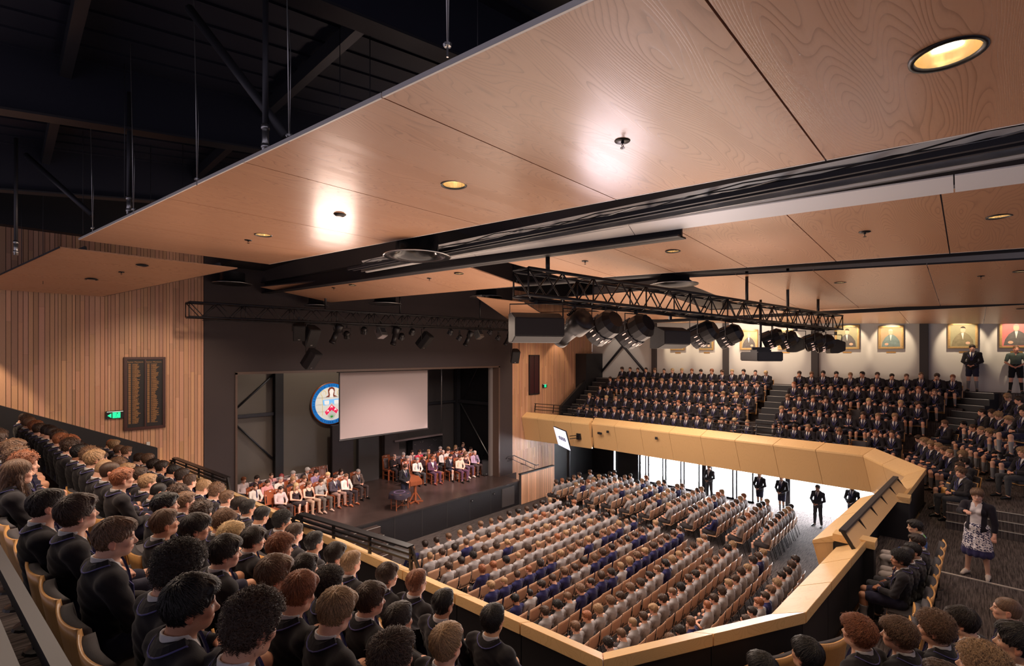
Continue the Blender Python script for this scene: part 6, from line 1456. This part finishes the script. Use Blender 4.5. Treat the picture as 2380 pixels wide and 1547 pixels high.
# her open cardigan
J = LIB['woman'][1]; G = grid_for(J, 0); F = Field(*crop(G, (-.34, -.22, .78), (.34, .34, 1.50))); torso(F, J, g=.022, fem=True)
F.ell((0, -.06, .86), (.17, .13, .18), .05)
for s in 'LR': arm(F, J, s, g=.018, upto=1.6)
F.cap((0, -.045, 1.42), (0, 0, 1.63), .070, .09, .008, True); X, Y, Z = F.full(); F.clip(.74 - Z + 0 * X + 0 * Y); F.clip(-np.maximum(np.abs(X) - .085 - .0 * Z, -(Y + .0)) )
P, Q = F.mesh(); o = link('cardigan', np_mesh('cardigan', P, Q, None, 'cloth'), w); o.color = (.012, .010, .016, 1)
b = MB(); b.tube([(.0, .0, 0)] + [(0, 0, 0)], .001)
gl = MB(); R_ = rotm(J['hy'], J['hp']); pv = PIV + np.array((0, 0, .43))
for sx in (-1, 1): gl.tube([tuple(R_ @ (np.array((sx * .032 + .020 * math.cos(t), .098, 1.166 + .43 + .014 * math.sin(t))) - pv) + pv) for t in np.linspace(0, 2 * PI, 13)], .0018, 5)
gl.obj('glasses', 'blackmetal', w, smooth=True)
# ---- right balcony blocks
def block(tagw, r_, y0, y1, n, skip=(), group='pupils on the right balcony', xo=0, seats=True):
    x, fl = RROW[r_]
    for i in range(n):
        y = y0 + (y1 - y0) * i / max(1, n - 1) + rnd.uniform(-.03, .03)
        hd = PI / 2 + rnd.uniform(-.05, .12) - .12
        w_ = ['lowest', 'second', 'third', 'fourth', 'top'][r_]; h = rhair()
        if rnd.random() < .08: h = ('messy', 'blond')
        lab = 'blazered pupil with %s hair, %s row of %s right block, %s from left' % (hw(h), w_, tagw, ORD[n - i])
        if i not in skip: put_person(rnd.choice(FARV if tagw == 'far' else MIDV[:8]), (x + xo, y, fl), hd, h, rskin(h), {}, rnd.uniform(.89, .95), lab, group, 2 if tagw == 'far' else 1)
        chair('theatre', (x + xo, y, fl), hd, 'theatre seat in the %s row of the %s right balcony block, %s from its left' % (w_, tagw, ORD[n - i]), 'theatre seats of the right balcony')
block('near', 4, .45, 5.30, 12); block('near', 3, .95, 5.30, 11); block('near', 2, 1.35, 5.35, 10, (4,)); block('near', 1, 1.9, 5.35, 9); block('near', 0, 1.85, 5.2, 8, (2,))
block('far', 4, 6.6, 13.9, 16); block('far', 3, 6.7, 14.1, 16); block('far', 2, 6.8, 14.2, 15, (12,)); block('far', 1, 6.9, 14.3, 15); block('far', 0, 6.3, 14.3, 17)
# ---- far corner rows
CR = [(4.40, 3.20, 'front', [(2136, 1010), (2148, 1018), (2163, 1026), (2180, 1029), (2194, 1037), (2209, 1043), (2236, 1048), (2240, 1063), (2229, 1074), (2232, 1086)]),
      (4.85, 3.67, 'second', [(2197, 976), (2241, 978), (2261, 985), (2279, 991), (2299, 997), (2317, 1001), (2333, 1007), (2354, 1016), (2376, 1040)]),
      (5.30, 4.12, 'third', [(2282, 950), (2304, 952), (2322, 957), (2346, 966), (2372, 974)]), (5.75, 4.57, 'fourth', [(2343, 914), (2368, 922), (2378, 945)])]
for cz, fl, w_, L_ in CR:
    for i, (px, py) in enumerate(L_):
        p = Pz(px, py, cz); h = rhair(); hd = .62 + rnd.uniform(-.1, .1); v = rnd.choice(MIDV[:7]); 
        if (px, py) in ((2232, 1086), (2376, 1040)): v = 'mt'
        put_person(v, (p.x, p.y, fl), hd, h, rskin(h), {}, (cz - fl) / CROWN, 'blazered pupil with %s hair, %s row of far balcony corner, %s from left' % (hw(h), w_, ORD[i + 1]), 'pupils in the far balcony corner', 1)
        chair('theatre', (p.x, p.y, fl), hd, 'theatre seat in the %s row of the far balcony corner, %s from the left' % (w_, ORD[i + 1]), 'theatre seats in the far balcony corner')
for i, (px, py) in enumerate(((2213, 1108), (2200, 1122))):
    p = Pz(px, py, 3.98); chair('folded', (p.x - .1, p.y + .05, 3.2), .62, 'empty folding theatre seat at the end of the far corner row, %s one' % ('further', 'nearer')[i], 'empty seats at the far corner row end', .92)
# standing figures
N_DUMMY = 0
person_src('st_blazer', stand_pose(.2, -.1, .07), 'blazer', 'shorts', lod=1, trim=(.45, .40, .30)); person_src('st_polo', stand_pose(.3, 0, .10), 'polo', 'shorts', lod=1, tie=None); person_src('st_suit', stand_pose(0, 0, .08), 'suit', 'trousers', lod=1, trim=None); person_src('st_door', stand_pose(0, 0, .03), 'blazer', 'shorts', lod=1, trim=(.45, .40, .30))
put_person('st_blazer', (23.98, -.03, 5.66), PI / 2 - .5 + .3, ('short', 'dark'), (.60, .33, .24), {}, .985, 'standing pupil in black blazer and shorts before the portraits, hands clasped', None, 1)
put_person('st_polo', (23.98, -1.12, 5.66), PI / 2 - .1, ('crop', 'light'), (.62, .30, .22), dict(shirt=(.075, .10, .09), shirt_collar=(.09, .12, .11), shorts=(.012, .012, .016), sock=(.02, .02, .02)), .96, 'standing man in grey-green polo shirt and black shorts by the last portrait', None, 1)
D_ = [(1648, 1178, 'st_suit', ('short', 'dark'), dict(jacket=(.05, .05, .055), tie=None), 'man in open-necked shirt and dark suit standing in the bright doorway', 23.4), (1765, 1190, 'st_door', ('short', 'dark'), {}, 'pupil in dark blazer standing at the doors behind the seated rows, left of two', 23.6), (1816, 1195, 'st_door', ('short', 'brown'), {}, 'pupil in dark blazer standing at the doors behind the seated rows, right of two', 23.6),
      (1900, 1208, 'st_suit', ('short', 'brown'), dict(jacket=(.035, .035, .045)), 'man in dark suit and tie standing on the carpet by the open doors', 22.8), (1980, 1215, 'st_door', ('crop', 'black'), {}, 'pupil in dark blazer and shorts standing at the rightmost open door', 23.9)]
for px, py, v, h, col, lb, x in D_:
    p = Px(px, py, x); put_person(v, (p.x, p.y, 0), PI / 2 - .25, h, (.45, .26, .18) if px != 1980 else (.12, .06, .04), col, .99, lb, None, 1)
# ---- hall floor
NB = 'grey-shirted pupils on the hall floor'
seatn = 0
def floor_row(tagw, k, xs, y, n_by_row, jers=.12, empty_at=(), legs=True, yaw=0):
    for i, x in enumerate(xs):
        yy = y + rnd.uniform(-.02, .02); hd = yaw + rnd.uniform(-.03, .03)
        place = '%s row of %s block, %s from left' % (ORD[k + 1], tagw, ORD[i + 1])
        chair('stack', (x, yy, 0), hd, 'timber stacking chair in the ' + place, 'stacking chairs on the hall floor', .90)
        if i in empty_at or rnd.random() < .035: continue
        h = rhair(); jn = rnd.random() < jers; v = ('j' if jn else 'g') + str(rnd.choice((0, 0, 1, 2, 3, 4, 0, 1)))
        col = dict(jersey=JERSEY, shirt_collar=GREY) if jn else dict(shirt=(lambda f: tuple(c * f for c in GREY))(rnd.uniform(.88, 1.1)), shirt_collar=GREY)
        col['shorts'] = (.045, .038, .040); col['sock'] = (.12, .12, .13)
        if rnd.random() < .05: h = ('ponytail', rnd.choice(('dark', 'brown', 'fair')))
        put_person(v, (x, yy, 0), hd, h, rskin(h), col, rnd.uniform(.90, .96), '%s pupil with %s hair, %s' % ('navy-jersey' if jn else 'grey-shirt', hw(h), place), NB, 1)
for k in range(11):
    y = 12.35 - .87 * k; n = 16
    j = .05 + (.45 if 4 <= k <= 6 else .10 if k > 6 else 0)
    floor_row('centre floor', k, [8.58 + .475 * i for i in range(n)], y, n, j)
for k in range(10):
    y = 13.0 - .88 * k; floor_row('right floor', k, [17.95 + .46 * i for i in range(8)], y, 8, .2 if k in (3, 4, 7) else .06, yaw=.06)
floor_row('front right', 0, [17.6 + .46 * i for i in range(7)], 13.9, 7, .1, yaw=.06)
# ---- stage furniture and staff
STG = 1.14; N_KEEP0 = len(PEND)
for k, (v, a) in enumerate((('sh', dict(top='shirt', bottom='trousers', tie=None)), ('sht', dict(top='shirt', bottom='trousers')), ('su', dict(top='suit', bottom='trousers', trim=None)), ('tk', dict(top='tank', bottom='skirt', fem=True, tie=None)), ('tt', dict(top='tank', bottom='trousers', fem=True, tie=None)), ('te', dict(top='tee', bottom='trousers', fem=True, tie=None)), ('bl', dict(top='blazer', bottom='shorts', trim=(.45, .42, .30))))):
    person_src('s_' + v, sit_pose((.15, -.2, .1, .0, .2, -.1, .1)[k], -.12 - .03 * (k % 3), spread=.02), lod=1, **a)
person_src('s_fold', sit_pose(.1, 0, hands='folded'), 'shirt', 'trousers', lod=1, tie=None)
LI = (.42, .34, .40); WH = (.62, .58, .54); PK = (.55, .27, .27); DK = (.035, .022, .026)
ST = [  # px, py crown, figure, hair, colours, words, seat
 (652, 1129, 's_sh', ('crop', 'dark'), dict(shirt=(.50, .40, .40), trousers=(.05, .035, .035)), 'bearded man in pale shirt', 'carved'), (688, 1122, 's_tk', ('long', 'blond'), dict(tank_top=DK, skirt=(.03, .02, .022)), 'woman with long blonde hair in dark dress', 'carved'),
 (718, 1117, 's_tt', ('ponytail', 'light'), dict(tank_top=(.02, .015, .018), trousers=(.36, .25, .18), shoe=(.3, .2, .15)), 'woman in black top and beige trousers', 'carved'), (746, 1112, 's_te', ('short', 'brown'), dict(top=(.24, .24, .24), trousers=(.10, .085, .075), shoe=(.4, .3, .25)), 'woman in grey top and olive trousers', 'carved'),
 (779, 1103, 's_su', ('short', 'dark'), dict(jacket=(.055, .045, .06), trousers=(.28, .18, .15), shoe=(.20, .06, .03)), 'man in navy jacket and tan trousers', 'carved'), (805, 1100, 's_sht', ('short', 'light'), dict(shirt=WH, tie=(.22, .02, .03), trousers=(.035, .025, .03), shoe=(.30, .09, .04)), 'man in white shirt and red tie', 'carved'), (832, 1089, 's_su', ('crop', 'grey'), dict(jacket=(.11, .075, .065), trousers=(.07, .05, .05)), 'man in brown-grey suit at the end', 'carved'),
 (594, 1123, 's_sht', ('crop', 'brown'), dict(shirt=WH), 'man in white shirt by the parapet', 'carved'), (622, 1114, 's_te', ('short', 'brown'), dict(top=PK), 'woman in pink top', 'carved'), (652, 1107, 's_sh', ('crop', 'grey'), dict(shirt=WH), 'grey-haired man in white shirt', 'upholstered'), (681, 1108, 's_te', ('curly', 'fair'), dict(top=DK), 'woman with curly fair hair in black', 'carved'), (708, 1105, 's_te', ('short', 'light'), dict(top=(.36, .25, .22)), 'woman with short hair in beige top', 'carved'), (735, 1092, 's_sh', ('short', 'dark'), dict(shirt=(.27, .20, .32)), 'man in lilac shirt and glasses', 'carved'), (762, 1097, 's_te', ('short', 'blond'), dict(top=(.4, .35, .30)), 'woman with short blonde hair in patterned top', 'carved'), (793, 1089, 's_te', ('long', 'dark'), dict(top=(.5, .45, .42)), 'woman with long dark hair in white top', 'carved'),
 (566, 1108, 's_sh', ('short', 'ginger'), dict(shirt=(.6, .5, .5)), 'man with ginger hair in white shirt', 'upholstered'), (597, 1105, 's_sh', ('short', 'dark'), dict(shirt=(.03, .02, .03)), 'man in black shirt', 'upholstered'), (631, 1098, 's_sht', ('crop', 'brown'), dict(shirt=PK, tie=(.12, .02, .04)), 'man in pink shirt and maroon tie', 'upholstered'), (654, 1101, 's_te', ('long', 'red'), dict(top=(.08, .02, .03)), 'woman with red hair', 'upholstered'), (681, 1094, 's_sh', ('short', 'grey'), dict(shirt=(.5, .4, .38)), 'grey-haired man in pale shirt', 'upholstered'), (714, 1086, 's_su', ('side', 'white'), dict(jacket=(.03, .022, .025)), 'white-haired man in black suit', 'upholstered'),
 (1005, 1061, 's_su', ('short', 'ginger'), dict(jacket=(.085, .035, .07), trousers=(.085, .035, .07), tie=None, shoe=(.2, .05, .04)), 'man in purple suit', 'carved'), (1047, 1055, 's_bl', ('short', 'dark'), dict(sock=(.45, .42, .40)), 'pupil in blazer and long pale socks', 'carved'), (1069, 1057, 's_sh', ('short', 'brown'), dict(shirt=(.55, .44, .34), trousers=(.10, .04, .08)), 'person in cream jumper', 'carved'), (1082, 1049, 's_tt', ('long', 'light'), dict(tank_top=(.05, .025, .03), trousers=(.10, .06, .10), shoe=(.6, .55, .5)), 'woman in dark top and grey trousers', 'carved'), (1104, 1046, 's_sht', ('bald', 'grey'), dict(shirt=(.40, .30, .42), tie=(.02, .015, .02), trousers=(.07, .05, .05)), 'bald man in lilac shirt and black tie', 'carved'),
 (917, 1055, 's_fold', ('bald', 'grey'), dict(shirt=(.025, .018, .02), trousers=(.03, .02, .022)), 'bald bearded man in black with folded arms', 'carved'), (946, 1059, 's_su', ('short', 'grey'), dict(jacket=(.06, .04, .05), shirt=(.06, .06, .3)), 'man in dark jacket and blue shirt', 'carved'), (970, 1063, 's_sht', ('short', 'grey'), dict(shirt=WH), 'grey-haired man in white shirt and tie', 'carved'), (987, 1055, 's_sh', ('crop', 'black'), dict(shirt=(.04, .018, .02)), 'man in dark maroon shirt', 'carved'), (1009, 1049, 's_sh', ('short', 'dark'), dict(shirt=(.03, .02, .022)), 'man in black polo', 'carved'), (1030, 1045, 's_sht', ('bald', 'grey'), dict(shirt=WH), 'bald man in white shirt and tie', 'carved'), (1041, 1042, 's_sh', ('short', 'brown'), dict(shirt=WH), 'brown-haired man in white shirt', 'carved'), (1061, 1043, 's_su', ('crop', 'dark'), dict(jacket=(.09, .04, .045)), 'man in plum jacket', 'carved'), (1078, 1041, 's_sh', ('bald', 'grey'), dict(shirt=(.10, .06, .14)), 'bald man in violet shirt', 'carved'), (1094, 1038, 's_sh', ('short', 'dark'), dict(shirt=WH), 'dark-haired man in white shirt', 'upholstered'),
 (937, 1051, 's_su', ('short', 'grey'), dict(jacket=(.04, .03, .04)), 'grey-haired man behind', 'upholstered'), (958, 1046, 's_sht', ('short', 'dark'), dict(shirt=(.5, .36, .32)), 'dark-haired man in pink shirt', 'upholstered'), (975, 1045, 's_sh', ('short', 'brown'), dict(shirt=(.5, .04, .08)), 'man in red shirt', 'upholstered'), (996, 1044, 's_te', ('short', 'fair'), dict(top=(.05, .05, .02)), 'fair-haired woman in green top', 'upholstered'), (1023, 1037, 's_su', ('short', 'grey'), dict(jacket=(.06, .03, .035)), 'grey-haired man in dark suit', 'upholstered'), (1042, 1038, 's_te', ('long', 'fair'), dict(top=DK), 'woman with fair hair in dark top', 'upholstered'), (1059, 1034, 's_te', ('long', 'fair'), dict(top=(.02, .015, .02)), 'woman with long fair hair in black', 'upholstered'), (1076, 1027, 's_sh', ('bald', 'dark'), dict(shirt=(.03, .022, .03)), 'bald man in dark shirt at rear', 'upholstered')]
for i, (px, py, v, h, col, words, seat) in enumerate(ST):
    left = px < 870; p = Pz(px, py, STG + 1.19); hd = PI + (.22 if left else -.05) + rnd.uniform(-.06, .06)
    if v == 's_su' and 'trousers' not in col: col['trousers'] = col['jacket']
    put_person(v, (p.x, p.y, STG), hd, h, (.68, .40, .30), col, .925, '%s seated in the %s group on the stage' % (words, 'left' if left else 'right'), None, 1)
    chair(seat, (p.x, p.y, STG), hd, '%s under the %s, %s stage group' % ('carved red-brown chair' if seat == 'carved' else 'grey upholstered chair', words, 'left' if left else 'right'), 'carved chairs on the stage' if seat == 'carved' else 'upholstered chairs on the stage', .95)
EM = [(640, 1147, 'c'), (708, 1080, 'c'), (736, 1083, 'c'), (760, 1088, 'c'), (866, 1052, 'c'), (888, 1057, 'c'), (957, 1078, 'c'), (1020, 1070, 'c'), (546, 1112, 'u'), (580, 1105, 'u'), (612, 1103, 'u'), (645, 1097, 'u'), (663, 1096, 'u'), (700, 1093, 'u'), (906, 1060, 'u'), (925, 1056, 'u'), (1001, 1049, 'u')]
for i, (px, py, c) in enumerate(EM):
    p = Pz(px, py, STG + 1.02); chair('carved' if c == 'c' else 'upholstered', (p.x, min(max(p.y + .15, 15.6), 19.9), STG), PI + .1, 'empty %s chair on the stage, %s of those empty' % ('carved red-brown' if c == 'c' else 'grey upholstered', ORD[i + 1]), 'empty chairs on the stage', 1.0)
# reader at the lectern, table with a dark cloth, stage loudspeaker
person_src('s_read', sit_pose(-.1, -.25, hands='lap'), 'blazer', 'shorts', lod=1, trim=(.45, .42, .30)); person_src('st_read', stand_pose(-.1, -.3, .04), 'blazer', 'shorts', lod=1, trim=(.45, .42, .30))
p = Pz(949, 1183, STG); 
p = Vector((12.0, 16.05, STG)); q = Pz(948, 1175, STG)
put_person('st_read', (q.x + .1, q.y + .35, STG), PI + .1, ('short', 'brown'), (.66, .38, .27), dict(sock=(.5, .47, .45)), .90, 'pupil in braided blazer reading at the wooden lectern', None, 1)
q = Pz(963, 1166, STG); le = empty('lectern', (q.x, q.y - .05, STG), PI - .12); le.scale = (.86,) * 3; tag(le, 'red-brown carved wooden lectern with sloping top at the front of the stage', 'lectern')
MB().slab([(-.30, .12, .98), (.30, .12, .98), (.30, -.22, 1.12), (-.30, -.22, 1.12)], .03, (0, 0, 1)).obj('sloping_top', 'redwood', le, bevel=.005); MB().box(-.30, .30, .10, .14, .80, 1.0).obj('carved_front', 'redwood', le, bevel=.008)
b = MB()
for k in range(7): b.box(-.26 + k * .08, -.21 + k * .08, .14, .15, .84, .96)
b.obj('carving', 'redwood', le); MB().box(-.05, .05, -.04, .06, .08, .98).obj('column', 'redwood', le, bevel=.008)
for sx in (-1, 1): MB().bar((sx * .05, .0, .45), (sx * .30, .0, .06), .05, .05).obj('strut', 'redwood', le); MB().bar((0, 0, .05), (sx * .34, .14, .03), .07, .06).obj('foot', 'redwood', le, bevel=.005)
MB().bar((0, .0, .05), (0, -.3, .03), .07, .06).obj('foot', 'redwood', le, bevel=.005); MB().bar((0, 0, .05), (0, .34, .03), .07, .06).obj('foot', 'redwood', le, bevel=.005)
q = Pz(934, 1180, STG); tb = empty('side_table', (q.x - .1, q.y, STG)); tb.scale = (.86,) * 3; tag(tb, 'round-topped wooden side table with turned legs at the front of the stage', 'table')
for sx in (-1, 1):
    for sy in (-1, 1): MB().lathe([(.02, 0), (.028, .05), (.018, .10), (.03, .3), (.02, .34), (.03, .4), (.022, .6), (.03, .68)], (sx * .30, sy * .2, 0), 10).obj('leg', 'redwood', tb, smooth=True)
MB().box(-.33, .33, -.22, .22, .62, .70).obj('apron', 'redwood', tb, bevel=.004); MB().bar((-.3, -.2, .14), (.3, .2, .14), .03).bar((-.3, .2, .14), (.3, -.2, .14), .03).obj('stretcher', 'redwood', tb)
MB().lathe([(.001, .70), (.44, .70), (.45, .715), (.44, .73), (.001, .73)], n=28).obj('table_top', 'redwood', tb)
b = MB(); n = 40; ring = []
for rr_, z in ((.0, .737), (.25, .738), (.44, .736), (.465, .70), (.48, .60), (.49, .53)):
    ring.append([((rr_ + (.02 * math.sin(k * 2 * PI / n * 7) if z < .72 else 0)) * math.cos(2 * PI * k / n), (rr_ + (.02 * math.sin(k * 2 * PI / n * 7) if z < .72 else 0)) * math.sin(2 * PI * k / n), z + (.03 * math.sin(k * 2 * PI / n * 4) if z < .65 else 0)) for k in range(n)])
vs = [v for r_ in ring for v in r_]; b.add(vs, [(i * n + k, i * n + (k + 1) % n, (i + 1) * n + (k + 1) % n, (i + 1) * n + k) for i in range(5) for k in range(n)])
cl = b.obj('table_cover', mat('dark_purple_cover', (.028, .018, .035), .8), smooth=True, loc=tb.location); cl.scale = (.86,) * 3; tag(cl, 'dark purple embroidered cover draped over the small stage table', 'tablecloth')
MB().lathe([(.20, .741), (.23, .743), (.26, .741)], n=30).obj('embroidery', mat('lilac_thread', (.16, .11, .22), .7), cl)
for k in range(5): pass
q = Pz(1128, 1103, STG); e = speaker(q + Vector((0, 0, .36)), 'black loudspeaker standing on the stage behind the right group', (.40, .36, .68), (q.x - 3, q.y - 6, 1.4), None, 0)
rack2 = Pz(1155, 1100, STG)
# curtain-side dark panel at the left stage end behind the parapet
tag(MB().box(3.4, 5.6, 15.3, 15.4, 1.14, 1.95).obj('side_screen', 'darkgrey', bevel=.01), 'low dark screen at the left end of the stage by the parapet', 'screen')
# ---- the 300 figures that show largest stand alone; the smallest remote rows become one crowd
for i, q in enumerate(PEND):
    v = q['loc']; q['d'] = v.x * CA + v.y * SA
    if i >= N_KEEP0 or q['key'].startswith('st_') or q['d'] < 9: q['d'] -= 100
PEND.sort(key=lambda q: q['d'])
LOWV = {'g': 'G', 'j': 'J', 'm': 'x', 'f': 'x'}
REST = PEND[299:]
for q in PEND[:299]: make_person(q)
for q in REST:
    k = q['key']
    if k == 'mt': k = 'x1'
    elif k[0] in LOWV: k = LOWV[k[0]] + k[1:]
    q['key'] = k
merge_people(REST, 'distant seated pupils on the right balcony and far rows of the hall floor', 'people')
print('people', len(PEND))
